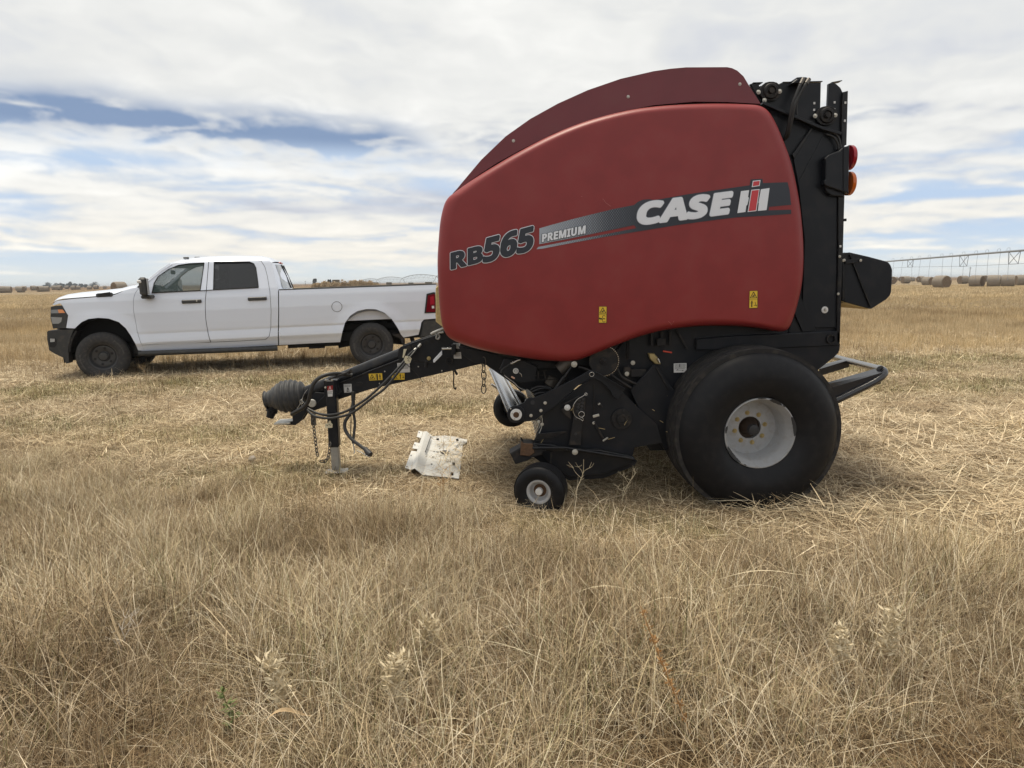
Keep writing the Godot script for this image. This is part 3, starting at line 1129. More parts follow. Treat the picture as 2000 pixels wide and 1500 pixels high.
	for q in [[Vector3(2.75, 1.803, -5.2), Vector3(3.029, 1.735, -5.2), Vector3.UP], [Vector3(3.078, 1.68, -5.2), Vector3(3.084, 1.493, -5.2), Vector3.RIGHT], [Vector3(2.941, 1.387, -5.2), Vector3(3.072, 1.47, -5.2), Vector3.UP]]:
		b = MB.new()
		bar(b, q[0] + half, q[1] + half, 1.46, 0.012, q[2])
		kb = part("kicker_sheet", b, M.black)
	b = MB.new()
	bar(b, Vector3(2.729, 1.435, -5.2) + half, Vector3(2.929, 1.385, -5.2) + half, 1.46, 0.02)
	part("kicker_floor", b, M.straw_board, kb)
	b = MB.new()
	bar(b, Vector3(2.741, 1.795, -5.19), Vector3(2.927, 1.397, -5.19), 0.014, 0.012)
	bar(b, Vector3(2.7, 1.737, -5.18), Vector3(2.821, 1.752, -5.18), 0.016, 0.03)
	plate(b, V([2.679, 1.807, 2.703, 1.81, 2.722, 1.443, 2.702, 1.443]), -5.185, 0.02, 0.003)
	part("kicker_strap", b, M.gloss, kb)
	bolts([Vector3(2.677, 1.749, -5.16), Vector3(2.811, 1.749, -5.16), Vector3(2.684, 1.752, -5.16), Vector3(2.648, 1.499, -5.15), Vector3(2.642, 1.779, -5.15)], 0.007, M.zinc, kb)
	b = MB.new()
	bar(b, Vector3(2.654, 2.048, -5.16), Vector3(2.681, 2.05, -5.16), 0.012, 0.02)
	part("latch_pin", b, M.black, tg)
	# grommet, label, lower beam, corner gusset
	b = MB.new()
	disc(b, Vector3(2.561, 1.378, -5.165), 0.026, 0.02, 28, Vector3.BACK, 0.011)
	part("grommet", b, M.label_white, tg)
	bolts([Vector3(2.563, 1.375, -5.165)], 0.007, M.zinc, tg)
	picture_plate("warning_label", V([2.443, 1.864, 2.499, 1.864, 2.502, 1.747, 2.445, 1.746]), -5.182, decal_mat(warning_image(false, 1)), tg)
	b = MB.new()
	plate(b, V([1.571, 1.169, 1.887, 1.192, 2.204, 1.2, 2.668, 1.215, 2.687, 1.201, 2.688, 1.114, 2.673, 1.103, 2.13, 1.086, 1.573, 1.082]), -5.155, 0.08, 0.006)
	var lbm := part("lower_beam", b, M.black)
	b = MB.new()
	lathe(b, V([0.028, -0.06, 0.036, -0.06, 0.036, 0.012, 0.034, 0.016, 0.028, 0.016, 0.027, -0.05, 0, -0.05]), Vector3(2.609, 1.156, -5.15), Basis.IDENTITY, 28)
	part("pivot_ring", b, M.black_dusty, lbm)
	b = MB.new()
	plate(b, V([2.328, 1.354, 2.36, 1.498, 2.503, 1.219, 2.399, 1.212]), -5.17, 0.02, 0.003)
	part("gusset", b, M.black, lbm)
	b = MB.new()
	plate(b, V([2.137, 1.104, 2.699, 1.116, 2.697, 1.069, 2.689, 1.045, 2.657, 1.011, 2.549, 0.923, 2.394, 0.804, 2.153, 0.768]), -5.17, 0.03, 0.004)
	part("lower_side_sheet", b, M.black)
	# frame behind the wheel: side sheet, braces and the small parts seen through the arch of the panel
	b = MB.new()
	plate(b, V([1.066, 1.219, 1.382, 1.263, 1.818, 1.281, 2.299, 1.243, 2.309, 1.044, 1.595, 0.773, 1.487, 0.283, 1.242, 0.288, 1.014, 0.62, 0.871, 0.945]), -5.20, 0.03, 0.004)
	var fs := part("frame_side", b, M.black)
	b = MB.new()
	plate(b, V([1.233, 0.984, 1.264, 0.967, 1.509, 0.631, 1.497, 0.349, 1.338, 0.311, 1.183, 0.516, 1.056, 0.786, 1.09, 0.828]), -5.1, 0.02, 0.004)
	part("wheel_guard", b, M.black, fs)
	b = MB.new()
	bar(b, Vector3(1.422, 1.237, -5.17), Vector3(1.505, 1.09, -5.17), 0.012, 0.012)
	part("brace", b, M.black_dusty, fs)
	b = MB.new()
	bar(b, Vector3(1.25, 0.961, -5.09), Vector3(1.348, 0.794, -5.09), 0.01, 0.008)
	part("brace", b, M.black_dusty, fs)
	for x in [Vector3(1.226, 1.228, -5.16), Vector3(1.301, 1.227, -5.16), Vector3(1.368, 1.234, -5.16)]:
		b = MB.new()
		bar(b, x, x + Vector3(0.0, -0.11, 0.0), 0.02, 0.02, Vector3.BACK)
		part("hanger", b, M.black_dusty, fs)
	b = MB.new()
	box(b, Vector3(1.296, 1.15, -5.15), Vector3(0.07, 0.06, 0.03))
	part("valve_block", b, M.black_dusty, fs)
	b = MB.new()
	plate(b, V([1.2, 1.065, 1.247, 1.064, 1.291, 1.012, 1.3, 0.977, 1.256, 0.981, 1.216, 1.017]), -5.15, 0.03, 0.006)
	part("cam", b, M.brass, fs)
	b = MB.new()
	tube(b, T([1.262, 1.029, -5.11, 1.278, 0.997, -5.11]), 0.009, 8)
	part("grease_fitting", b, M.steel, fs)
	b = MB.new()
	tube(b, T([1.309, 1.081, -5.13, 1.376, 1.07, -5.13]), 0.006, 8)
	part("red_tube", b, M.orange_tube, fs)
	# spring rod with its clevis
	b = MB.new()
	tube(b, T([1.03, 1.187, -5.12, 1.033, 1.023, -5.12]), 0.008, 8)
	part("spring_rod", b, M.black_dusty, fs)
	b = MB.new()
	var coil := PackedVector3Array()
	var ca := Vector3(1.032, 1.18, -5.11)
	var cb := Vector3(1.031, 1.032, -5.11)
	for i in 121:
		var a := i * 0.8
		coil.append(ca.lerp(cb, i / 120.0) + Vector3(cos(a), 0, sin(a)) * 0.013)
	tube(b, coil, 0.003, 5)
	part("spring", b, M.black_dusty, fs)
	b = MB.new()
	plate(b, V([1.006, 0.963, 1.018, 0.971, 1.045, 0.971, 1.057, 0.959, 1.054, 0.904, 1.035, 0.888, 1.019, 0.893, 1.003, 0.916]), -5.1, 0.025, 0.004)
	part("clevis", b, M.black_dusty, fs)
	bolts([Vector3(1.026, 0.917, -5.09), Vector3(1.083, 0.993, -5.15)], 0.012, M.zinc, fs)
	b = MB.new()
	bar(b, Vector3(1.062, 0.918, -5.14), Vector3(1.184, 0.916, -5.14), 0.03, 0.06)
	part("link_arm", b, M.black_dusty, fs)
	picture_plate("setting_label", V([1.408, 0.979, 1.508, 0.981, 1.51, 0.909, 1.41, 0.907]), -5.185, decal_mat(paper_image(2)), fs)
	# bumper frame low at the back
	b = MB.new()
	slab(b, [Vector3(2.486, 0.771, -5.2), Vector3(3.034, 0.922, -5.2), Vector3(2.981, 0.899, -5.07), Vector3(2.427, 0.737, -5.07)], Vector3(0, -0.085, 0.0))
	part("rear_guard_arm", b, M.guard)
	b = MB.new()
	slab(b, [Vector3(3.246, 0.765, -6.6), Vector3(3.509, 0.83, -6.6), Vector3(3.493, 0.826, -6.5), Vector3(3.199, 0.74, -6.5)], Vector3(0, -0.07, 0.0))
	part("rear_guard_arm", b, M.guard)
	b = MB.new()
	tube(b, T([3.019, 0.912, -5.15, 3.51, 0.81, -6.55, 3.692, 0.777, -7.2]), 0.030, 14)
	part("rear_guard_tube", b, M.guard)
	b = MB.new()
	tube(b, spline(T([2.352, 0.564, -5.06, 2.631, 0.688, -5.06, 2.759, 0.749, -5.06, 2.894, 0.814, -5.06, 2.968, 0.855, -5.07, 3.02, 0.886, -5.1, 3.045, 0.906, -5.16, 3.089, 0.904, -5.3])), 0.027, 14)
	part("rear_guard_tube", b, M.guard)


func plate_around(q: Vector3, r: float) -> PackedVector2Array:
	return smooth2(PackedVector2Array([Vector2(q.x - r, q.y), Vector2(q.x - r * 0.5, q.y + r * 0.7), Vector2(q.x + r * 0.5, q.y + r * 0.7), Vector2(q.x + r, q.y), Vector2(q.x + r * 0.5, q.y - r * 0.7), Vector2(q.x - r * 0.5, q.y - r * 0.7)]), 3)


func decals(sp: Node3D) -> void:
	# dark stripe with its halftone front end
	var s1 := V([0.356, 1.991, 0.453, 2.017, 0.598, 2.054, 0.744, 2.088, 0.889, 2.121, 1.028, 2.146, 1.057, 2.169, 1.093, 2.183, 1.137, 2.186, 1.174, 2.179, 1.401, 2.217, 1.623, 2.248, 1.862, 2.28, 1.869, 2.321, 1.955, 2.326, 1.96, 2.296, 2.143, 2.302, 2.161, 2.245, 2.177, 2.144, 2.013, 2.13, 2.01, 2.105, 2.179, 2.11, 2.181, 2.08, 2.008, 2.069, 1.78, 2.057, 1.63, 2.041, 1.37, 2.009, 1.112, 1.97, 0.818, 1.926, 0.562, 1.882, 0.379, 1.849, 0.335, 1.845, 0.347, 1.861, 0.562, 1.9, 0.818, 1.944, 1.049, 1.986, 1.03, 2.006, 0.818, 1.965, 0.562, 1.916, 0.354, 1.88])
	var lo := Vector2(1e9, 1e9)
	var hi := -lo
	for p in s1:
		lo = lo.min(p)
		hi = hi.max(p)
	var b := flat_decal(s1, 0.0022, 0.05)
	for i in b.uv.size():
		b.uv[i] = Vector2(minf((b.uv[i].x - lo.x) / (hi.x - lo.x) * 1.25, 0.99), (hi.y - b.uv[i].y) / (hi.y - lo.y) * 0.98)
	part("stripe_print", b, decal_mat(stripe_image(), 0.42), sp)
	# lettering: lower left corner, lower right corner, top left corner of each word
	for w in [["RB", V([-0.285, 1.705, -0.047, 1.761, -0.278, 1.827]), 0.02, 0.006, 0.0045, "number", M.silver, M.print_dark], ["565", V([-0.055, 1.746, 0.328, 1.841, -0.022, 1.931]), 0.13, 0.0075, 0.0050, "number", M.silver, M.print_dark], ["PREMIUM", V([0.372, 1.893, 0.686, 1.952, 0.38, 1.952]), 0.06, 0.0022, 0.0034, "model", M.print_dark, M.silver], ["CASE", V([1.034, 1.995, 1.745, 2.079, 1.06, 2.167]), 0.19, 0.0115, 0.0034, "maker", M.silver_edge, M.silver]]:
		var c: PackedVector2Array = w[1]
		var right := (c[1] - c[0]).normalized()
		var up := Vector2(w[2], 1.0).normalized()
		var h: float = c[2].y - c[0].y
		var wide := c[0].distance_to(c[1])
		part(w[5] + "_outline", letters(w[0], c[0], right, up, h, wide, w[3], w[4], 0.0036), w[6], sp)
		part(w[5] + "_print", letters(w[0], c[0], right, up, h, wide, w[3], 0.0, 0.0070), w[7], sp)
	# the emblem beside it: two silver bars with notches and a red bar with a dot
	for q in [V([1.798, 2.239, 1.858, 2.246, 1.852, 2.198, 1.858, 2.194, 1.855, 2.171, 1.849, 2.145, 1.841, 2.136, 1.837, 2.094, 1.777, 2.086]), V([1.945, 2.252, 2.009, 2.261, 1.993, 2.107, 1.928, 2.101, 1.933, 2.155, 1.93, 2.159, 1.937, 2.202])]:
		part("emblem_bar", flat_decal(q, 0.0060), M.silver, sp)
	for q in [V([1.873, 2.248, 1.935, 2.253, 1.917, 2.1, 1.852, 2.093]), V([1.882, 2.31, 1.939, 2.316, 1.934, 2.275, 1.876, 2.266])]:
		part("emblem_edge", flat_decal(q, 0.0076), M.silver, sp)
		part("emblem_red", flat_decal(inset(q, 0.0055), 0.0092), M.print_red, sp)
	# warning labels
	var f := func(x, y): return red_at(x, y)
	picture_plate("warning_label", V([0.787, 1.433, 0.846, 1.432, 0.846, 1.311, 0.787, 1.312]), 0.0, decal_mat(warning_image(false, 0)), sp, f)
	picture_plate("warning_label", V([1.896, 1.533, 1.96, 1.534, 1.967, 1.405, 1.9, 1.404]), 0.0, decal_mat(warning_image(false, 2)), sp, f)
	# scratches
	for q in [V([0.805, 2.192, 0.816, 2.18, 0.827, 2.164, 0.864, 2.139]), V([0.652, 2.209, 0.661, 2.209]), V([1.3, 1.318, 1.318, 1.305, 1.325, 1.291, 1.343, 1.32])]:
		b = MB.new()
		for i in q.size() - 1:
			bar(b, red_at(q[i].x, q[i].y) + Vector3(0, 0, 0.001), red_at(q[i + 1].x, q[i + 1].y) + Vector3(0, 0, 0.001), 0.0022, 0.0012, Vector3.BACK)
		part("scratch", b, mat(Color(0.45, 0.16, 0.15), 0.6), sp)


func tyre_profile(r: float, hw: float, rim: float, grooves: Array) -> PackedVector2Array:
	# one side to the other across the tread; y runs along the axle
	var p := PackedVector2Array()
	p.append(Vector2(rim, -hw * 0.80))
	p.append(Vector2(rim + (r - rim) * 0.12, -hw * 0.92))
	for k in 9:
		var t := k / 8.0
		var a := lerpf(-0.45, 1.35, t)
		p.append(Vector2(rim + (r - rim) * (0.42 + 0.50 * sin(a * 0.92)), -hw * (0.62 + 0.38 * cos(a))))
	var crown := func(t: float) -> float: return r - 0.018 * r * pow(absf(t), 2.4)
	var ts := []
	for g in grooves:
		ts.append([g - 0.035, 0.0])
		ts.append([g - 0.022, 0.012])
		ts.append([g + 0.022, 0.012])
		ts.append([g + 0.035, 0.0])
	for q in ts:
		p.append(Vector2(crown.call(q[0]) - q[1] * r * 1.6, hw * 0.76 * q[0]))
	for k in 9:
		var t := 1.0 - k / 8.0
		var a := lerpf(-0.45, 1.35, t)
		p.append(Vector2(rim + (r - rim) * (0.42 + 0.50 * sin(a * 0.92)), hw * (0.62 + 0.38 * cos(a))))
	p.append(Vector2(rim + (r - rim) * 0.12, hw * 0.92))
	p.append(Vector2(rim, hw * 0.80))
	return p


func settle(b: MB, floor_y: float, centre: Vector3) -> void:
	# the tyre sits on the ground: flatten what would go below it, and let the sides bulge a little
	for i in b.v.size():
		var p := b.v[i]
		if p.y < floor_y + 0.05:
			var k := clampf((floor_y + 0.05 - p.y) / 0.1, 0.0, 1.0)
			p.z = centre.z + (p.z - centre.z) * (1.0 + 0.06 * k)
			p.y = maxf(p.y, floor_y)
			b.v[i] = p


func baler_wheels() -> void:
	var hub := Vector3(1.965, 0.496, -4.84)
	for side in [0, 1]:
		# the tyre is wider than its rim well, which sits towards the outside
		var z := hub.z - 0.19 if side == 0 else 2.0 * MID - (hub.z - 0.19)
		var at := Vector3(hub.x, hub.y, z)
		var turn := Basis.IDENTITY if side == 0 else Basis(Vector3.UP, PI)
		var b := MB.new()
		var whole := tyre_profile(0.630, 0.315, 0.269, [-0.9, -0.66, -0.33, 0.0, 0.33, 0.66, 0.9])
		var cut := 11
		lathe(b, whole.slice(0, cut), at - turn.z * 0.055, turn, 96)
		lathe(b, whole.slice(whole.size() - cut, whole.size()), at - turn.z * 0.055, turn, 96)
		settle(b, -0.075, at)
		var w := part("main_wheel", b, M.rubber)
		b = MB.new()
		lathe(b, whole.slice(cut - 1, whole.size() - cut + 1), at - turn.z * 0.055, turn, 128)
		settle(b, -0.075, at)
		part("tread", b, M.tread, w)
		b = MB.new()
		lathe(b, V([0.10, -0.03, 0.16, -0.03, 0.205, -0.02, 0.212, 0.02, 0.218, 0.10, 0.228, 0.14, 0.244, 0.165, 0.25, 0.19, 0.256, 0.203, 0.264, 0.200, 0.268, 0.17]), at, turn * Basis(Vector3.RIGHT, Vector3.UP, Vector3.BACK), 80)
		lathe(b, V([0.268, 0.17, 0.262, -0.2, 0.25, -0.2, 0.2, -0.03]), at, turn, 48)
		lathe(b, V([0.086, -0.042, 0.205, -0.030, 0.205, -0.018, 0.165, -0.016, 0.150, -0.008, 0.086, -0.008, 0.086, -0.042]), at, turn, 64)
		var rim := part("rim", b, M.rim, w)
		var a := []
		for k in 8:
			a.append(at + turn * Vector3(cos(TAU * k / 8 + 0.2) * 0.118, sin(TAU * k / 8 + 0.2) * 0.118, -0.006))
		bolts(a, 0.0125, M.brass, rim)
		b = MB.new()
		lathe(b, V([0, -0.06, 0.19, -0.06, 0.19, -0.05, 0, -0.05]), at, turn, 32)
		lathe(b, V([0, -0.3, 0.075, -0.3, 0.075, -0.08, 0.066, -0.05, 0.052, 0.02, 0.044, 0.05]), at, turn, 32)
		part("hub", b, M.greasy, w)
		b = MB.new()
		lathe(b, V([0.05, 0.0, 0.046, 0.03, 0.041, 0.075, 0.038, 0.082, 0.030, 0.086, 0.0, 0.086]), at, turn, 32)
		part("hub_cap", b, M.chip, w)
		if side == 0:
			# bare patches where the paint has come off the flange
			var g := RandomNumberGenerator.new()
			g.seed = 71
			for q in [[-0.1, 0.5, 0.243, 0.268], [0.95, 1.36, 0.245, 0.268], [3.5, 4.15, 0.244, 0.268], [2.9, 3.12, 0.247, 0.265], [0.85, 0.93, 0.256, 0.266], [4.25, 4.33, 0.252, 0.26], [1.45, 1.7, 0.258, 0.267]]:
				var n := 22
				var lo := []
				var hi := []
				for k in n + 1:
					var t := float(k) / n
					var e := sin(t * PI)
					var an: float = lerpf(q[0], q[1], t)
					var rm: float = (q[2] + q[3]) / 2.0
					var r0: float = lerpf(rm, q[2], sqrt(e)) + g.randf_range(-0.0012, 0.0012)
					var r1: float = lerpf(rm, q[3], sqrt(e)) + g.randf_range(-0.0012, 0.0012)
					for rr in [[r0, lo], [r1, hi]]:
						var rad: float = rr[0]
						var zz := 0.2065 if rad > 0.251 else 0.2010
						rr[1].append(at + Vector3(cos(an) * rad, sin(an) * rad, zz + (rad - 0.2535) * 0.0))
				b = MB.new()
				for k in n:
					b.quad(lo[k], lo[k + 1], hi[k + 1], hi[k], Vector3.BACK)
				part("paint_chip", b, M.chip, rim)
	var ax := MB.new()
	tube(ax, PackedVector3Array([Vector3(hub.x, hub.y, hub.z - 0.4), Vector3(hub.x, hub.y, 2.0 * MID - hub.z + 0.4)]), 0.055, 14)
	part("axle", ax, M.black)


func chain(a: PackedVector3Array, link: float, r: float, called: String, parent: Node3D) -> void:
	# separate oval links along the line, each turned a quarter from the last
	var b := MB.new()
	var oval := PackedVector3Array()
	for k in 13:
		var t := TAU * k / 12.0
		oval.append(Vector3(cos(t) * link * 0.62, sin(t) * link * 0.36, 0))
	tube(b, oval, r, 6, false)
	var lm := b.mesh()
	var left := 0.0
	var n := 0
	for i in a.size() - 1:
		var l := a[i].distance_to(a[i + 1])
		var t := left
		while t < l:
			var p := a[i].lerp(a[i + 1], t / l)
			var x := (a[i + 1] - a[i]).normalized()
			var z := x.cross(Vector3.RIGHT if absf(x.x) < 0.9 else Vector3.UP).normalized()
			var bs := Basis(x, z.cross(x), z) * Basis(Vector3.RIGHT, PI / 2 * (n % 2) + 0.5)
			same(called, lm, M.chain_steel, parent, Transform3D(bs, p))
			n += 1
			t += link * 0.92
		left = t - l


func baler_tongue() -> void:
	var b := MB.new()
	# drawbar: two tapered side plates joined by a top plate
	var near := V([-1.414, 0.692, -1.341, 0.763, -1.216, 0.805, -1.056, 0.872, -0.9, 0.929, -0.798, 0.968, -0.801, 1.021, -0.795, 1.056, -0.772, 1.077, -0.631, 1.126, -0.486, 1.17, -0.406, 1.198, -0.171, 1.188, 0.047, 1.053, 0.045, 0.938, -0.119, 0.913, -0.327, 0.865, -0.54, 0.82, -0.748, 0.776, -0.974, 0.728, -1.151, 0.69, -1.329, 0.633, -1.429, 0.572, -1.527, 0.539, -1.525, 0.587])
	plate(b, near, -5.84, 0.018, 0.003)
	var db := part("drawbar", b, M.black)
	b = MB.new()
	plate(b, near, -6.05, 0.018, 0.003)
	part("far_side_plate", b, M.black, db)
	b = MB.new()
	bar(b, Vector3(-1.212, 0.799, -5.95), Vector3(-0.782, 0.964, -5.95), 0.2, 0.014)
	bar(b, Vector3(-1.513, 0.576, -5.95), Vector3(-0.765, 0.805, -5.95), 0.2, 0.014)
	part("cross_plate", b, M.black, db)
	b = MB.new()
	bar(b, Vector3(-1.322, 0.763, -5.835), Vector3(-0.771, 0.968, -5.835), 0.012, 0.014)
	part("edge_strip", b, M.gloss, db)
	for q in [Vector3(-0.707, 1.064, -5.838), Vector3(-0.659, 1.078, -5.838), Vector3(-0.61, 1.097, -5.838), Vector3(-0.555, 1.11, -5.838), Vector3(-0.505, 1.121, -5.838)]:
		b = MB.new()
		disc(b, q, 0.019, 0.004, 20)
		part("lightening_hole", b, M.black_dusty, db)
	b = MB.new()
	plate(b, rect(Vector2(Vector3(-1.143, 0.759, -5.838).x, Vector3(-1.143, 0.759, -5.838).y), 0.064, 0.034, 0.016), -5.836, 0.004, 0.001)
	part("lightening_hole", b, M.black_dusty, db)
	picture_plate("warning_label", V([-1.058, 0.85, -0.938, 0.853, -0.936, 0.79, -1.054, 0.786]), -5.834, decal_mat(warning_image(true, 1)), db)
	picture_plate("warning_label", V([-0.863, 0.852, -0.745, 0.852, -0.747, 0.79, -0.861, 0.789]), -5.834, decal_mat(warning_image(true, 2)), db)
	picture_plate("instruction_label", V([-0.808, 0.937, -0.702, 0.938, -0.701, 0.856, -0.804, 0.853]), -5.833, decal_mat(paper_image(3)), db)
	picture_plate("instruction_label", V([-1.274, 0.76, -1.206, 0.763, -1.205, 0.69, -1.271, 0.686]), -5.834, decal_mat(paper_image(1)), db)
	picture_plate("instruction_label", V([-0.325, 1.103, -0.264, 1.1, -0.272, 1.054, -0.322, 1.055]), -5.83, decal_mat(paper_image(3)), db)
	picture_plate("instruction_label", V([-0.323, 1.019, -0.261, 1.025, -0.256, 0.968, -0.322, 0.969]), -5.829, decal_mat(paper_image(3)), db)
	# bolt, boss, crank
	bolts([Vector3(-0.536, 0.974, -5.83)], 0.012, M.brass, db)
	bolts([Vector3(-0.916, 0.867, -5.83), Vector3(-0.868, 0.768, -5.83), Vector3(-0.628, 0.904, -5.83), Vector3(-0.427, 0.866, -5.83), Vector3(-0.966, 0.763, -5.83)], 0.004, M.zinc, db)
	b = MB.new()
	disc(b, Vector3(-0.36, 0.952, -5.81), 0.034, 0.03, 24, Vector3.BACK, 0.02)
	part("boss", b, M.black_dusty, db)
	b = MB.new()
	plate(b, V([-0.495, 0.966, -0.496, 0.942, -0.483, 0.944, -0.418, 1.008, -0.419, 1.046]), -5.78, 0.012, 0.002)
	var ck := part("crank_arm", b, M.silver, db)
	b = MB.new()
	tube(b, T([-0.42, 1.06, -5.79, -0.328, 1.059, -5.79]), 0.010, 10)
	part("crank_shaft", b, M.steel, ck)
	b = MB.new()
	tube(b, T([-0.529, 0.947, -5.76, -0.494, 0.942, -5.78]), 0.005, 8)
	tube(b, T([-0.549, 0.961, -5.75, -0.555, 0.909, -5.75]), 0.013, 10)
	part("crank_knob", b, M.black_dusty, ck)
	b = MB.new()
	box(b, Vector3(-0.32, 1.053, -5.8), Vector3(0.035, 0.09, 0.06))
	part("crank_bracket", b, M.black, db)
	# galvanised clip and rod at the front corner
	b = MB.new()
	tube(b, T([-0.508, 1.182, -5.8, -0.491, 1.193, -5.8, -0.394, 1.233, -5.8]), 0.014, 10)
	var j := T([-0.477, 1.187, -5.79, -0.46, 1.174, -5.79, -0.465, 1.152, -5.79, -0.448, 1.143, -5.79, -0.434, 1.165, -5.79, -0.447, 1.191, -5.79, -0.403, 1.199, -5.79])
	tube(b, spline(j, 3), 0.008, 8)
	part("galvanised_clip", b, M.galvanised, db)
	# wide black frame plate that carries on under the panel
	b = MB.new()
	plate(b, V([-0.268, 1.102, -0.102, 1.066, 0.106, 1.017, 0.295, 0.985, 0.293, 0.738, 0.238, 0.718, 0.188, 0.774, 0.104, 0.835, 0.021, 0.896, -0.05, 0.948, -0.146, 0.966, -0.228, 1.022]), -5.55, 0.03, 0.004)
	part("front_frame", b, M.black)
	# power shaft guard with its bellows
	b = MB.new()
	var pa := Vector3(-1.656, 0.656, -5.95)
	var pb := Vector3(-0.758, 1.004, -5.95)
	tube(b, PackedVector3Array([pa, pb]), 0.062, 28)
	var sh := part("power_shaft_guard", b, M.gloss)
	b = MB.new()
	var ax := (Vector3(-1.983, 0.615, -5.95) - Vector3(-1.633, 0.669, -5.95)).normalized()
	var pr := PackedVector2Array()
	var long := Vector3(-1.983, 0.615, -5.95).distance_to(Vector3(-1.633, 0.669, -5.95))
	pr.append(Vector2(0.055, 0.0))
	for k in 81:
		var t := k / 80.0
		var wave := 0.0075 * sin(t * TAU * 8.0) * (1.0 if t < 0.60 else 0.45)
		pr.append(Vector2(lerpf(0.105, 0.136, ss(0.0, 0.3, t)) - 0.068 * ss(0.5, 1.0, t) + wave, long * (0.06 + t * 0.92)))
	pr.append(Vector2(0.08, long))
	pr.append(Vector2(0.0, long))
	lathe(b, pr, Vector3(-1.633, 0.669, -5.95), facing(ax), 44)
	part("bellows", b, M.bellows, sh)
	b = MB.new()
	tube(b, T([-1.915, 0.559, -5.95, -1.936, 0.514, -5.95, -1.957, 0.459, -5.95]), [0.048, 0.040, 0.033], 20)
	tube(b, T([-1.931, 0.528, -5.95, -1.939, 0.509, -5.95]), 0.05, 20)
	part("yoke", b, M.rubber, sh)
	b = MB.new()
	for q in [Vector3(-1.633, 0.769, -5.89), Vector3(-1.617, 0.777, -5.89), Vector3(-1.602, 0.782, -5.89)]:
		box(b, q, Vector3(0.008, 0.004, 0.002))
	part("molded_mark", b, M.label_white, sh)
	# hitch plate and bracket
	b = MB.new()
	plate(b, V([-1.748, 0.56, -1.738, 0.433, -1.873, 0.422, -1.87, 0.406, -1.718, 0.399, -1.676, 0.428, -1.614, 0.515, -1.534, 0.53, -1.43, 0.564, -1.424, 0.677, -1.53, 0.688, -1.65, 0.581]), -5.88, 0.014, 0.003)
	plate(b, V([-1.748, 0.56, -1.738, 0.433, -1.873, 0.422, -1.87, 0.406, -1.718, 0.399, -1.676, 0.428, -1.614, 0.515, -1.534, 0.53, -1.43, 0.564, -1.424, 0.677, -1.53, 0.688, -1.65, 0.581]), -6.01, 0.014, 0.003)
	var hb := part("hitch_bracket", b, M.black)
	b = MB.new()
	bar(b, Vector3(-1.897, 0.417, -5.95), Vector3(-1.759, 0.421, -5.95), 0.19, 0.014)
	part("hitch_plate", b, M.zinc, hb)
	b = MB.new()
	disc(b, Vector3(-1.544, 0.603, -5.8), 0.034, 0.02, 24)
	part("cover_disc", b, M.zinc, hb)
	b = MB.new()
	tube(b, spline(T([-1.621, 0.654, -5.82, -1.65, 0.597, -5.82, -1.684, 0.544, -5.82])), 0.0035, 6)
	for q in [Vector3(-1.636, 0.616, -5.81), Vector3(-1.624, 0.598, -5.81)]:
		var ring := PackedVector3Array()
		for k in 13:
			ring.append(q + Vector3(cos(TAU * k / 12) * 0.014, sin(TAU * k / 12) * 0.018, 0.0))
		tube(b, ring, 0.003, 6, false)
	tube(b, spline(T([-1.578, 0.725, -5.82, -1.611, 0.681, -5.82, -1.655, 0.592, -5.82, -1.693, 0.535, -5.82])), 0.002, 5)
	part("wire_loop", b, M.steel, hb)
	# jack
	b = MB.new()
	var ja := Vector3(-1.359, 0.814, -5.76)
	var jm := Vector3(-1.358, 0.231, -5.76)
	var jb := Vector3(-1.352, 0.027, -5.76)
	bar(b, ja, jm, 0.088, 0.088, Vector3.BACK)
	var jk := part("jack", b, M.black)
	b = MB.new()
	bar(b, jm + (ja - jm) * 0.1, jb, 0.068, 0.068, Vector3.BACK)
	part("inner_leg", b, M.galvanised, jk)
	b = MB.new()
	box(b, Vector3(jb.x, ground_y(jb.x, jb.z) + 0.008, jb.z), Vector3(0.19, 0.008, 0.13), Basis(Vector3.UP, 0.12), 0.002)
	part("foot_plate", b, M.label_white, jk)
	b = MB.new()
	tube(b, T([-1.374, 0.818, -5.74, -1.293, 0.847, -5.72, -1.197, 0.883, -5.7]), 0.008, 8)
	tube(b, T([-1.197, 0.881, -5.7, -1.175, 0.893, -5.69]), 0.017, 12)
	part("jack_handle", b, M.black_dusty, jk)
	b = MB.new()
	box(b, Vector3(-1.363, 0.746, -5.78), Vector3(0.11, 0.13, 0.1))
	tube(b, T([-1.307, 0.682, -5.73, -1.276, 0.712, -5.73, -1.291, 0.752, -5.73]), 0.006, 6)
	part("jack_mount", b, M.black, jk)
	picture_plate("warning_label", V([-1.385, 0.764, -1.337, 0.77, -1.344, 0.676, -1.383, 0.674]), -5.712, decal_mat(paper_image(0)), jk)
	bolts([Vector3(-1.392, 0.818, -5.71), Vector3(-1.339, 0.817, -5.71), Vector3(-1.4, 0.753, -5.71)], 0.006, M.zinc, jk)
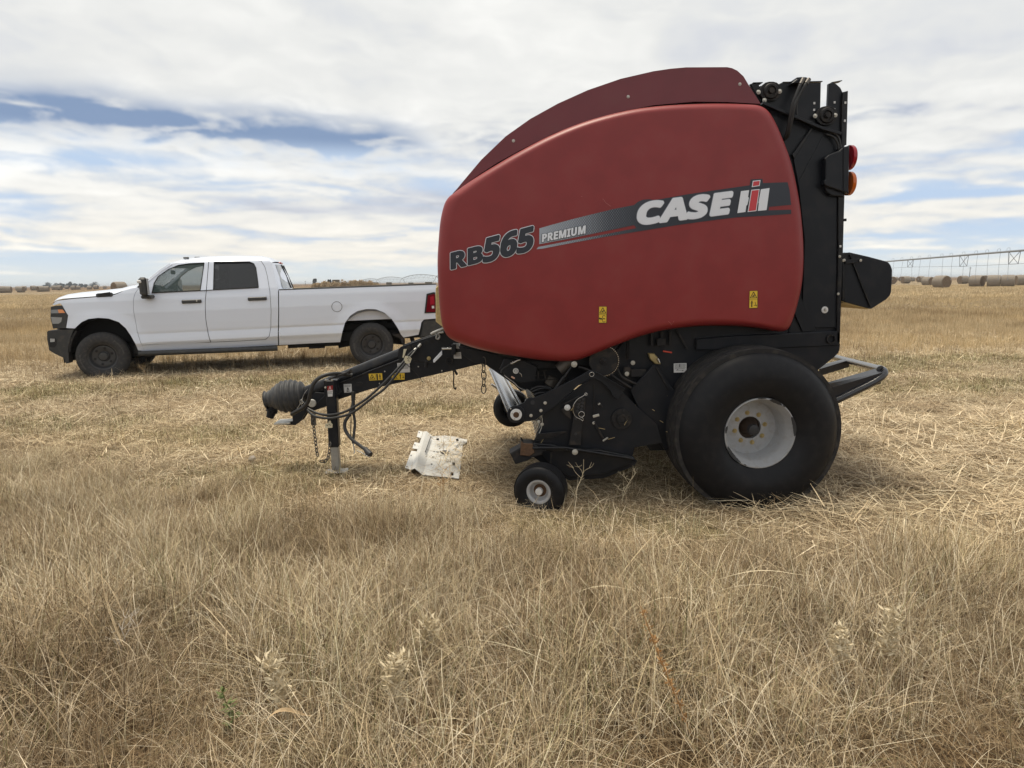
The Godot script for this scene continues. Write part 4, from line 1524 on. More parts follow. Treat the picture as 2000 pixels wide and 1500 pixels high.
	# hoses
	for q in [[T([-1.185, 0.844, -5.78, -1.266, 0.861, -5.76, -1.347, 0.868, -5.7, -1.419, 0.851, -5.66, -1.476, 0.803, -5.64, -1.507, 0.726, -5.64, -1.536, 0.646, -5.66, -1.582, 0.595, -5.68, -1.645, 0.557, -5.7, -1.702, 0.524, -5.74]), 0.0165], [T([-0.638, 1.062, -5.8, -0.693, 1.017, -5.78, -0.733, 0.969, -5.74, -0.801, 0.891, -5.68, -0.928, 0.765, -5.64, -1.056, 0.658, -5.62, -1.199, 0.573, -5.62, -1.285, 0.544, -5.62, -1.376, 0.531, -5.64, -1.47, 0.54, -5.68, -1.56, 0.574, -5.72]), 0.0105], [T([-0.606, 1.092, -5.8, -0.644, 1.043, -5.77, -0.683, 0.997, -5.72, -0.777, 0.883, -5.66, -0.887, 0.754, -5.62, -0.996, 0.675, -5.6, -1.162, 0.555, -5.6, -1.312, 0.514, -5.6, -1.402, 0.51, -5.62, -1.496, 0.523, -5.66, -1.559, 0.564, -5.7]), 0.0105], [T([-1.178, 0.7, -5.8, -1.186, 0.635, -5.79, -1.193, 0.58, -5.77, -1.216, 0.509, -5.73, -1.245, 0.462, -5.7, -1.247, 0.409, -5.68, -1.224, 0.364, -5.66, -1.171, 0.315, -5.62, -1.103, 0.284, -5.56, -1.037, 0.255, -5.5]), 0.0145], [T([-1.187, 0.529, -5.76, -1.173, 0.444, -5.74, -1.176, 0.359, -5.7, -1.182, 0.279, -5.66]), 0.0115], [T([-1.204, 0.581, -5.77, -1.205, 0.466, -5.74, -1.201, 0.337, -5.68]), 0.004]]:
		b = MB.new()
		tube(b, spline(q[0]), q[1], 12)
		part("hose", b, M.hose, db)
	b = MB.new()
	box(b, Vector3(-1.187, 0.61, -5.78), Vector3(0.028, 0.19, 0.012), Basis(Vector3.BACK, 0.02))
	part("strap", b, M.hose, db)
	b = MB.new()
	tube(b, T([-1.05, 0.272, -5.5, -1.019, 0.247, -5.46, -0.996, 0.235, -5.44]), [0.018, 0.026, 0.022], 12)
	part("plug", b, M.chip, db)
	b = MB.new()
	tube(b, T([-1.174, 0.284, -5.64, -1.156, 0.214, -5.6, -1.17, 0.205, -5.6]), 0.004, 6)
	tube(b, spline(T([-1.139, 0.231, -5.6, -1.097, 0.218, -5.58, -1.052, 0.196, -5.56, -1.025, 0.185, -5.55])), 0.004, 6)
	part("bare_wire", b, M.steel, db)
	b = MB.new()
	tube(b, T([-0.638, 1.062, -5.8, -0.654, 1.05, -5.79]), 0.012, 8)
	tube(b, T([-0.597, 1.101, -5.8, -0.619, 1.076, -5.79]), 0.012, 8)
	part("hose_fitting", b, M.zinc, db)
	# tags tied to hoses and jack
	b = MB.new()
	plate(b, V([-0.713, 1.019, -0.675, 1.01, -0.661, 0.995, -0.673, 0.961, -0.698, 0.952, -0.715, 0.961, -0.725, 0.991]), -5.64, 0.002, 0.0005)
	var tg := part("paper_tag", b, M.tag_cream, db)
	b = MB.new()
	plate(b, V([-0.729, 1.071, -0.703, 1.072, -0.72, 1.028, -0.733, 0.998, -0.742, 1.002]), -5.68, 0.002, 0.0005)
	part("paper_tag", b, M.tag_cream, db)
	b = MB.new()
	plate(b, V([-1.372, 0.477, -1.357, 0.477, -1.356, 0.459, -1.344, 0.448, -1.347, 0.417, -1.407, 0.416, -1.408, 0.447, -1.38, 0.459]), -5.66, 0.002, 0.0005)
	part("paper_tag", b, M.tag_cream, db)
	for q in [[Vector3(-0.698, 1.002, -5.635), Vector3(-0.686, 0.989, -5.635)], [Vector3(-0.694, 0.981, -5.635), Vector3(-0.678, 0.974, -5.635)], [Vector3(-1.396, 0.443, -5.655), Vector3(-1.38, 0.436, -5.655)], [Vector3(-1.375, 0.449, -5.655), Vector3(-1.358, 0.438, -5.655)], [Vector3(-0.689, 1.009, -5.635), Vector3(-0.673, 0.998, -5.635)]]:
		b = MB.new()
		bar(b, q[0], q[1], 0.004, 0.001, Vector3.BACK)
		part("ink_mark", b, M.chip, tg)
	b = MB.new()
	tube(b, T([-0.712, 0.943, -5.7, -0.649, 0.855, -5.8, -0.584, 0.773, -5.78]), 0.0025, 6)
	tube(b, T([-0.672, 0.982, -5.7, -0.585, 0.943, -5.8]), 0.0022, 6)
	part("cable_tie", b, M.hose, db)
	# safety chain and its pouch, the loose chain and hook under the frame
	var sc := MB.new()
	plate(sc, V([-1.562, 0.514, -1.528, 0.504, -1.529, 0.406, -1.563, 0.415]), -5.8, 0.05, 0.006)
	var sp := part("safety_chain_pouch", sc, M.hose, db)
	chain(T([-1.532, 0.486, -5.76, -1.525, 0.398, -5.75, -1.51, 0.293, -5.72, -1.498, 0.195, -5.7, -1.488, 0.162, -5.69]), 0.034, 0.0042, "link", sp)
	chain(T([-1.376, 0.274, -5.66, -1.372, 0.213, -5.62, -1.38, 0.171, -5.58, -1.402, 0.15, -5.56, -1.428, 0.158, -5.55]), 0.034, 0.0042, "link", sp)
	b = MB.new()
	tube(b, spline(T([-0.329, 0.873, -5.8, -0.324, 0.82, -5.8, -0.329, 0.771, -5.8, -0.324, 0.722, -5.8, -0.311, 0.708, -5.8, -0.308, 0.726, -5.8])), 0.006, 6)
	bar(b, Vector3(-0.317, 0.87, -5.82), Vector3(-0.296, 0.83, -5.82), 0.012, 0.02)
	part("hook_strap", b, M.black_dusty, db)
	b = MB.new()
	var hang := T([-0.064, 0.973, -5.55, -0.064, 0.829, -5.55, -0.069, 0.688, -5.55])
	tube(b, T([-0.066, 0.973, -5.55, -0.064, 0.961, -5.55]), 0.008, 6)
	var hc := part("hanging_chain", b, M.black_dusty, db)
	chain(hang, 0.062, 0.0045, "link", hc)


func arc_tube(c: Vector3, r: float, a0: float, a1: float, w: float, b: MB) -> void:
	var p := PackedVector3Array()
	for k in 17:
		var a := lerpf(a0, a1, k / 16.0)
		p.append(c + Vector3(cos(a) * r, sin(a) * r, 0))
	tube(b, p, w, 6)


func baler_pickup() -> void:
	var b := MB.new()
	# side plate of the pickup
	plate(b, V([0.365, 0.583, 0.389, 0.629, 0.497, 0.702, 0.652, 0.825, 0.729, 0.882, 0.767, 0.909, 0.806, 0.896, 0.997, 0.776, 1.08, 0.689, 1.259, 0.535, 1.298, 0.383, 1.085, 0.355, 1.056, 0.231, 0.852, 0.15, 0.584, 0.131, 0.419, 0.255, 0.31, 0.393, 0.334, 0.48, 0.373, 0.539]), -5.04, 0.03, 0.004)
	var pu := part("pickup", b, M.black)
	b = MB.new()
	plate(b, V([0.497, 0.208, 0.529, 0.272, 0.677, 0.371, 0.887, 0.538, 0.992, 0.616, 1.044, 0.652, 1.357, 0.472, 1.713, 0.144, 1.766, -0.064, 1.477, -0.102, 1.157, -0.129, 0.794, -0.122, 0.422, -0.05]), -6.86, 0.03, 0.004)
	part("far_side_plate", b, M.black, pu)
	# reel with its stripper bands and tines between the side plates
	var rc := Vector3(0.621, 0.506, -5.1)
	b = MB.new()
	tube(b, PackedVector3Array([Vector3(rc.x, rc.y, -5.12), Vector3(rc.x, rc.y, -6.8)]), 0.13, 28)
	part("reel", b, M.black_dusty, pu)
	for k in 22:
		b = MB.new()
		var z := -5.14 - k * 0.076
		arc_tube(Vector3(rc.x, rc.y, z), 0.205, 1.2, 3.9, 0.011, b)
		part("stripper_band", b, M.gloss, pu)
	b = MB.new()
	for k in 46:
		var z := -5.10 - k * 0.037
		for a in [2.2, 3.0, 3.75]:
			var o := Vector3(rc.x + cos(a) * 0.17, rc.y + sin(a) * 0.17, z)
			var t := Vector3(rc.x + cos(a - 0.06) * 0.30, rc.y + sin(a - 0.06) * 0.30, z)
			tube(b, spline(PackedVector3Array([o, o.lerp(t, 0.55) + Vector3(0.006, -0.008, 0), t]), 3), 0.0032, 5)
	part("tine", b, M.steel, pu)
	pu.get_node("tine").set_meta("kind", "stuff")
	# windguard arm, bent plate, with its roller
	b = MB.new()
	plate(b, V([0.24, 0.729, 0.255, 0.752, 0.278, 0.761, 0.305, 0.761, 0.381, 0.788, 0.473, 0.833, 0.602, 0.894, 0.724, 0.96, 0.746, 0.963, 0.773, 0.948, 0.989, 0.817, 0.966, 0.775, 0.944, 0.739, 0.909, 0.755, 0.885, 0.8, 0.858, 0.835, 0.812, 0.874, 0.762, 0.898, 0.72, 0.893, 0.648, 0.855, 0.549, 0.766, 0.484, 0.706, 0.423, 0.66, 0.361, 0.626, 0.319, 0.594, 0.277, 0.585, 0.204, 0.578, 0.158, 0.591, 0.159, 0.695]), -4.98, 0.014, 0.003)
	var arm := part("windguard_arm", b, M.black)
	b = MB.new()
	bar(b, Vector3(0.774, 0.947, -4.985), Vector3(0.99, 0.817, -4.985), 0.05, 0.008)
	part("arm_flange", b, M.black, arm)
	b = MB.new()
	var ring := PackedVector3Array()
	var rq := Vector3(0.739, 0.935, -4.96)
	for k in 21:
		ring.append(rq + Vector3(cos(TAU * k / 20), sin(TAU * k / 20), 0.0) * 0.0165)
	tube(b, ring, 0.0028, 6, false)
	part("lynch_ring", b, M.steel, arm)
	bolts([Vector3(0.394, 0.725, -4.965), Vector3(0.362, 0.668, -4.965), Vector3(0.288, 0.632, -4.965)], 0.0085, M.zinc, arm)
	b = MB.new()
	disc(b, Vector3(0.302, 0.727, -4.976), 0.016, 0.004, 20)
	part("arm_hole", b, M.chip, arm)
	b = MB.new()
	var e0 := Vector3(0.177, 0.643, -4.97)
	var e1 := Vector3(0.031, 0.737, -6.85)
	disc(b, e0 + Vector3(0, 0, 0.012), 0.066, 0.012, 40)
	var ro := part("roller_end", b, M.black, arm)
	b = MB.new()
	disc(b, e0 + Vector3(0, 0, 0.024), 0.043, 0.012, 36, Vector3.BACK, 0.02)
	part("bearing_flange", b, M.label_white, ro)
	b = MB.new()
	disc(b, e0 + Vector3(0, 0, 0.030), 0.022, 0.02, 28, Vector3.BACK, 0.012)
	disc(b, e0 + Vector3(0, 0, 0.026), 0.012, 0.02, 20)
	part("bearing", b, M.rust, ro)
	bolts([e0 + Vector3(0.026, 0.018, 0.024), e0 + Vector3(-0.03, 0.012, 0.024), e0 + Vector3(-0.012, -0.03, 0.024), e0 + Vector3(-0.04, 0.044, 0.012)], 0.0035, M.zinc, ro)
	b = MB.new()
	tube(b, PackedVector3Array([e0, e1]), 0.05, 32)
	part("roller", b, M.steel, arm)
	b = MB.new()
	tube(b, PackedVector3Array([e0 + Vector3(-0.058, 0.01, -0.03), e1 + Vector3(-0.052, 0.01, 0.03)]), 0.008, 8)
	tube(b, PackedVector3Array([e0 + Vector3(0.056, 0.03, -0.03), e1 + Vector3(0.052, 0.03, 0.03)]), 0.010, 8)
	part("guard_rod", b, M.steel, arm)
	b = MB.new()
	box(b, Vector3(0.043, 0.576, -6.7), Vector3(0.12, 0.02, 0.05), Basis(Vector3.BACK, -0.6))
	part("guard_tip", b, M.steel, arm)
	# hanging wires of the windguard
	for k in 17:
		b = MB.new()
		var z := -5.02 - k * 0.104
		var s := Vector3(0.38, 0.641, -5.02)
		s.z = z
		tube(b, spline(PackedVector3Array([s + Vector3(-0.03, 0.03, 0), s + Vector3(-0.005, -0.045, 0), s + Vector3(-0.012, -0.12, 0), s + Vector3(-0.05, -0.2, 0)]), 4), 0.003, 5)
		part("guard_wire", b, M.zinc, arm)
	# frame above the pickup: cross tubes, springs, lift cylinder
	b = MB.new()
	bar(b, Vector3(0.282, 0.973, -5.3), Vector3(0.725, 1.015, -5.3), 0.05, 0.09)
	plate(b, V([0.165, 1.004, 0.78, 1.003, 0.822, 0.829, 0.616, 0.757, 0.368, 0.698, 0.228, 0.805]), -5.4, 0.03, 0.004)
	var fr := part("pickup_frame", b, M.black)
	b = MB.new()
	for q in [T([0.323, 0.901, -5.2, 0.505, 0.902, -5.2]), T([0.299, 0.866, -5.2, 0.513, 0.866, -5.2]), T([0.318, 0.927, -5.25, 0.518, 0.936, -5.25])]:
		tube(b, q, 0.004, 6)
	for q in [T([0.361, 0.931, -5.18, 0.361, 0.875, -5.18]), T([0.405, 0.93, -5.18, 0.417, 0.875, -5.18])]:
		tube(b, q, 0.008, 6)
	part("cross_rod", b, M.black_dusty, fr)
	for q in [[T([0.296, 0.793, -5.15, 0.335, 0.813, -5.15, 0.39, 0.82, -5.15, 0.453, 0.807, -5.15])], [T([0.304, 0.777, -5.15, 0.359, 0.8, -5.15, 0.414, 0.807, -5.15, 0.461, 0.795, -5.15])], [T([0.317, 0.758, -5.12, 0.357, 0.774, -5.12, 0.404, 0.777, -5.12])]]:
		b = MB.new()
		tube(b, spline(q[0]), 0.011, 10)
		part("bent_pipe", b, M.gloss, fr)
	for q in [[Vector3(0.513, 0.952, -5.12), Vector3(0.599, 1.022, -5.12)], [Vector3(0.458, 0.808, -5.3), Vector3(0.491, 0.864, -5.3)]]:
		b = MB.new()
		var coil := PackedVector3Array()
		var dir: Vector3 = (q[1] - q[0]).normalized()
		var s1 := dir.cross(Vector3.BACK).normalized()
		var n := 15 * 12
		for i in n:
			var a := i * TAU / 12.0
			coil.append(q[0].lerp(q[1], float(i) / n) + (s1 * cos(a) + Vector3.BACK * sin(a)) * 0.044)
		tube(b, coil, 0.0055, 6)
		part("coil_spring", b, M.chain_steel, fr)
	b = MB.new()
	tube(b, T([0.614, 0.995, -5.08, 0.533, 0.875, -5.08]), 0.012, 10)
	tube(b, T([0.552, 0.902, -5.08, 0.488, 0.806, -5.1]), 0.021, 12)
	part("lift_cylinder", b, M.gloss, fr)
	b = MB.new()
	plate(b, V([0.1, 1.035, 0.237, 1.026, 0.355, 0.968, 0.339, 0.853, 0.22, 0.843, 0.117, 0.892, 0.059, 0.949]), -5.2, 0.03, 0.005)
	var fp := part("front_plate", b, M.black, fr)
	b = MB.new()
	disc(b, Vector3(0.186, 0.94, -5.17), 0.022, 0.014, 28, Vector3.BACK, 0.012)
	disc(b, Vector3(0.186, 0.94, -5.165), 0.009, 0.014, 16)
	part("pivot_pin", b, M.label_white, fr)
	b = MB.new()
	tube(b, spline(T([0.192, 1.024, -5.15, 0.156, 1.006, -5.14, 0.117, 0.984, -5.13, 0.082, 0.958, -5.13, 0.073, 0.934, -5.13])), 0.007, 8)
	part("brake_hose", b, M.hose, fr)
	b = MB.new()
	tube(b, T([0.219, 1.028, -5.15, 0.2, 1.026, -5.15, 0.168, 1.01, -5.14, 0.141, 0.999, -5.14]), [0.008, 0.012, 0.012, 0.009], 8)
	part("hose_fitting", b, M.steel, fr)
	b = MB.new()
	tube(b, spline(T([0.096, 0.916, -5.12, 0.131, 0.89, -5.1, 0.173, 0.858, -5.1, 0.207, 0.822, -5.1, 0.254, 0.802, -5.1])), 0.0025, 5)
	tube(b, spline(T([0.21, 0.932, -5.13, 0.225, 0.92, -5.13, 0.229, 0.9, -5.13])), 0.003, 5)
	part("wire", b, M.steel, fr)
	b = MB.new()
	box(b, Vector3(0.163, 0.893, -5.15), Vector3(0.03, 0.012, 0.006), Basis(Vector3.BACK, -0.5), 0.002)
	part("reflector", b, mat(Color(0.62, 0.36, 0.26), 0.4), fr)
	bolts([Vector3(0.617, 1.003, -5.03)], 0.016, M.zinc, fr)
	# chain wheel and its chain
	var sc := Vector3(0.845, 1.019, -5.08)
	b = MB.new()
	var teeth := PackedVector2Array()
	for k in 76:
		var a := TAU * k / 76.0
		teeth.append(Vector2(sc.x, sc.y) + Vector2(cos(a), sin(a)) * (0.113 if k % 2 == 0 else 0.104))
	plate(b, teeth, sc.z, 0.008, 0.001)
	disc(b, sc + Vector3(0, 0, 0.02), 0.026, 0.02, 24)
	disc(b, sc + Vector3(0, 0, 0.032), 0.011, 0.02, 6)
	var sw := part("sprocket", b, M.black_dusty)
	b = MB.new()
	for k in 24:
		var a := -2.0 + k * 0.135
		tube(b, PackedVector3Array([sc + Vector3(cos(a) * 0.113, sin(a) * 0.113, -0.012), sc + Vector3(cos(a) * 0.113, sin(a) * 0.113, 0.010)]), 0.0052, 8)
	part("chain_roller", b, M.steel, sw)
	b = MB.new()
	for q in [T([0.9, 0.918, -5.07, 0.974, 0.862, -5.07, 1.057, 0.81, -5.07]), T([0.95, 0.956, -5.07, 0.978, 0.901, -5.07, 1.029, 0.869, -5.07, 1.092, 0.841, -5.07]), T([0.655, 0.976, -5.07, 0.702, 0.964, -5.07, 0.772, 0.932, -5.07])]:
		tube(b, spline(q), 0.011, 6)
	part("drive_chain", b, M.black_dusty, sw)
	# slotted height post with its pin and cable
	b = MB.new()
	plate(b, V([0.575, 0.393, 0.612, 0.62, 0.615, 0.698, 0.63, 0.736, 0.661, 0.753, 0.699, 0.751, 0.696, 0.665, 0.681, 0.58, 0.663, 0.391]), -4.99, 0.03, 0.004)
	var hp := part("height_post", b, M.black_dusty, pu)
	b = MB.new()
	for q in [Vector3(0.653, 0.737, -4.985), Vector3(0.68, 0.744, -4.985), Vector3(0.647, 0.706, -4.985), Vector3(0.674, 0.717, -4.985), Vector3(0.643, 0.683, -4.985), Vector3(0.67, 0.69, -4.985), Vector3(0.638, 0.655, -4.985), Vector3(0.665, 0.665, -4.985), Vector3(0.625, 0.597, -4.985), Vector3(0.625, 0.48, -4.985)]:
		disc(b, q, 0.010, 0.004, 14)
	part("post_hole", b, M.chip, hp)
	b = MB.new()
	var pq := Vector3(0.664, 0.635, -4.96)
	arc_tube(pq, 0.0215, 0.0, TAU, 0.0034, b)
	tube(b, spline(T([0.703, 0.792, -4.96, 0.691, 0.783, -4.96, 0.672, 0.773, -4.955, 0.633, 0.751, -4.95, 0.606, 0.713, -4.95, 0.599, 0.674, -4.95, 0.607, 0.64, -4.95, 0.626, 0.615, -4.955, 0.658, 0.598, -4.96, 0.673, 0.586, -4.96, 0.677, 0.601, -4.96, 0.665, 0.613, -4.96])), 0.003, 6)
	arc_tube(Vector3(0.697, 0.787, -4.96), 0.010, 0.0, TAU, 0.0022, b)
	part("pin_and_cable", b, M.steel, hp)
	bolts([Vector3(0.562, 0.683, -4.99)], 0.016, M.label_white, pu)
	bolts([Vector3(0.347, 0.577, -5), Vector3(0.374, 0.557, -5), Vector3(0.764, 0.56, -5), Vector3(0.582, 0.871, -5)], 0.0085, M.zinc, pu)
	b = MB.new()
	plate(b, V([0.515, 0.663, 0.542, 0.686, 0.58, 0.662, 0.592, 0.591, 0.557, 0.615]), -5.0, 0.012, 0.003)
	tube(b, T([0.535, 0.707, -4.99, 0.653, 0.767, -4.99]), 0.006, 6)
	part("lever", b, M.black_dusty, pu)
	b = MB.new()
	tube(b, T([0.764, 0.568, -5, 0.846, 0.417, -5]), 0.009, 8)
	tube(b, T([0.793, 0.716, -5, 0.825, 0.677, -5]), 0.009, 8)
	bar(b, Vector3(0.766, 0.852, -5.03), Vector3(0.768, 0.609, -5.03), 0.008, 0.008, Vector3.BACK)
	part("link_rod", b, M.black_dusty, pu)
	b = MB.new()
	tube(b, T([0.833, 0.423, -4.99, 0.864, 0.451, -4.97]), 0.007, 8)
	box(b, Vector3(0.779, 0.615, -5), Vector3(0.05, 0.02, 0.01), Basis(Vector3.BACK, 0.25))
	box(b, Vector3(0.801, 0.705, -5), Vector3(0.02, 0.014, 0.02), Basis(Vector3.BACK, 0.6))
	part("weld_stub", b, M.zinc, pu)
	# bearing flange of the reel
	b = MB.new()
	var fl := Vector3(0.978, 0.582, -5.02)
	disc(b, fl, 0.078, 0.012, 36)
	disc(b, fl + Vector3(0, 0, 0.02), 0.038, 0.02, 28, Vector3.BACK, 0.026)
	disc(b, fl + Vector3(0, 0, 0.012), 0.026, 0.012, 20)
	part("bearing_flange", b, M.black_dusty, pu)
	var fb := []
	for k in 6:
		fb.append(fl + Vector3(cos(TAU * k / 6 + 0.3) * 0.06, sin(TAU * k / 6 + 0.3) * 0.06, 0.0))
	bolts(fb, 0.006, M.black_dusty, pu)
	# blade-like shields, skid and rail at the bottom
	b = MB.new()
	plate(b, V([0.307, 0.433, 0.338, 0.488, 0.454, 0.497, 0.569, 0.507, 0.539, 0.488, 0.469, 0.462, 0.377, 0.444]), -4.985, 0.012, 0.003)
	plate(b, V([0.308, 0.419, 0.455, 0.404, 0.548, 0.371, 0.804, 0.358, 1.062, 0.301, 1.078, 0.277, 0.804, 0.33, 0.571, 0.35, 0.455, 0.357, 0.307, 0.371]), -4.965, 0.06, 0.004)
	part("shield_blade", b, M.gloss, pu)
	b = MB.new()
	tube(b, spline(T([0.296, 0.393, -4.93, 0.418, 0.391, -4.93, 0.536, 0.39, -4.93, 0.601, 0.379, -4.93, 0.832, 0.336, -4.93, 1.055, 0.296, -4.93]), 4), 0.011, 10)
	var rail := part("rail", b, M.gloss, pu)
	bolts([Vector3(0.61, 0.361, -4.91)], 0.015, M.zinc, pu)
	b = MB.new()
	plate(b, V([0.128, 0.348, 0.205, 0.391, 0.213, 0.446, 0.232, 0.424, 0.301, 0.421, 0.381, 0.367, 0.365, 0.332, 0.296, 0.313, 0.258, 0.29, 0.169, 0.264]), -4.95, 0.14, 0.006)
	part("skid_shoe", b, M.black_dusty, pu)
	b = MB.new()
	plate(b, V([0.212, 0.445, 0.231, 0.429, 0.296, 0.424, 0.311, 0.357, 0.272, 0.331, 0.204, 0.34]), -4.925, 0.02, 0.004)
	part("rusty_plate", b, M.rust, pu)
	b = MB.new()
	plate(b, V([0.303, 0.292, 0.538, 0.32, 0.933, 0.28, 1.115, 0.236, 1.092, 0.196, 0.855, 0.103, 0.586, 0.092, 0.42, 0.197]), -5.08, 0.03, 0.004)
	part("lower_shield", b, M.black, pu)
	b = MB.new()
	arc_tube(Vector3(0.59, 0.222, -5.03), 0.013, 0.0, TAU, 0.003, b)
	part("tie_ring", b, M.rust, pu)
	b = MB.new()
	bar(b, Vector3(0.441, 0.342, -4.98), Vector3(0.437, 0.259, -4.98), 0.012, 0.02, Vector3.BACK)
	tube(b, T([0.373, 0.359, -4.95, 0.395, 0.373, -4.94]), 0.006, 6)
	part("stay", b, M.black_dusty, pu)
	# gauge wheels: the near one has swung on its castor
	gauge_wheel(Vector3(0.324, 0.126, -4.7), Basis(Vector3.UP, -0.30))
	gauge_wheel(Vector3(0.201, 0.335, -6.95), Basis(Vector3.UP, PI))
	# loose straw hanging in the machine
	b = MB.new()
	var g := RandomNumberGenerator.new()
	g.seed = 17
	for k in 60:
		var p := Vector3(g.randf_range(0.25, 1.35), g.randf_range(0.25, 0.75), -5.0 - g.randf() * 0.3)
		tube(b, PackedVector3Array([p, p + Vector3(g.randf_range(-0.06, 0.06), g.randf_range(-0.05, 0.02), 0.02)]), 0.0016, 4)
	var sx := part("caught_straw", b, M.straw_board, pu)
	sx.set_meta("kind", "stuff")


func gauge_wheel(at: Vector3, turn: Basis) -> void:
	var b := MB.new()
	lathe(b, tyre_profile(0.190, 0.088, 0.088, [-0.8, -0.45, -0.1, 0.25, 0.6, 0.88]), at + turn * Vector3(0, 0, -0.07), turn, 64)
	var w := part("gauge_wheel", b, M.rubber)
	b = MB.new()
	lathe(b, V([0.03, -0.045, 0.055, -0.045, 0.064, -0.035, 0.068, -0.005, 0.074, 0.0, 0.078, 0.004, 0.088, 0.005, 0.091, 0.0, 0.090, -0.03]), at, turn, 48)
	var r := part("rim", b, M.rim, w)
	b = MB.new()
	lathe(b, V([0, -0.06, 0.066, -0.06, 0.066, -0.052, 0.034, -0.040, 0.030, -0.03, 0.0, -0.03]), at, turn, 32)
	part("rusty_disc", b, M.rust, r)
	b = MB.new()
	lathe(b, V([0.026, -0.06, 0.026, 0.0, 0.023, 0.004, 0.0, 0.005]), at, turn, 28)
	part("hub_cap", b, M.label_white, r)
	b = MB.new()
	tube(b, PackedVector3Array([at + turn * Vector3(0, 0, -0.05), at + turn * Vector3(0, 0, -0.2), at + turn * Vector3(0.0, 0.12, -0.22)]), 0.02, 10)
	part("fork", b, M.black, w)


# ---------- the pickup ----------
const WP := [0, 0.12, 0.36, 0.1, 0.43, 0.06, 0.47, 0.045, 0.54, 0, 0.6, 0.004, 0.708, 0.018, 0.722, 0.004, 0.85, 0, 1.05, 0, 1.25, 0.02, 1.34, 0.045, 1.38, 0.055, 1.85, 0.24, 1.92, 0.31, 2.1, 0.45]
const TW := 1.98
var tr: Node3D


func tumble(v: float) -> float:
	# how far the side leans in from its widest line at height v
	for i in range(0, WP.size() - 2, 2):
		if v <= WP[i + 2]:
			return lerpf(WP[i + 1], WP[i + 3], clampf((v - WP[i]) / (WP[i + 2] - WP[i]), 0.0, 1.0))
	return WP[WP.size() - 1]


func flare(u: float, v: float) -> float:
	# fenders swell round the wheel openings
	var k := 0.0
	for c in [Vector2(0.02, 0.36), Vector2(4.43, 0.32)]:
		var d := Vector2(u, v).distance_to(c)
		k = maxf(k, ss(0.80, 0.56, d) * 0.028)
	return k


func near_side(u: float, v: float) -> Vector3:
	var nose := ss(0.1, -0.75, u)
	return Vector3(u, v, -(tumble(v) - flare(u, v) + 0.10 * nose * nose))


func far_side(u: float, v: float) -> Vector3:
	var p := near_side(u, v)
	return Vector3(p.x, p.y, -TW - p.z)


func both(called: String, poly: PackedVector2Array, holes: Array, m: Material, parent: Node3D, rim := 0.02) -> MeshInstance3D:
	var b := MB.new()
	skin(b, poly, holes, 0.10, near_side, rim, Vector3(0, 0, -1), 0.03)
	var a := obj(called, b, m, parent)
	b = MB.new()
	skin(b, poly, holes, 0.2, far_side, rim, Vector3(0, 0, 1), 0.06)
	obj(called, b, m, parent)
	return a


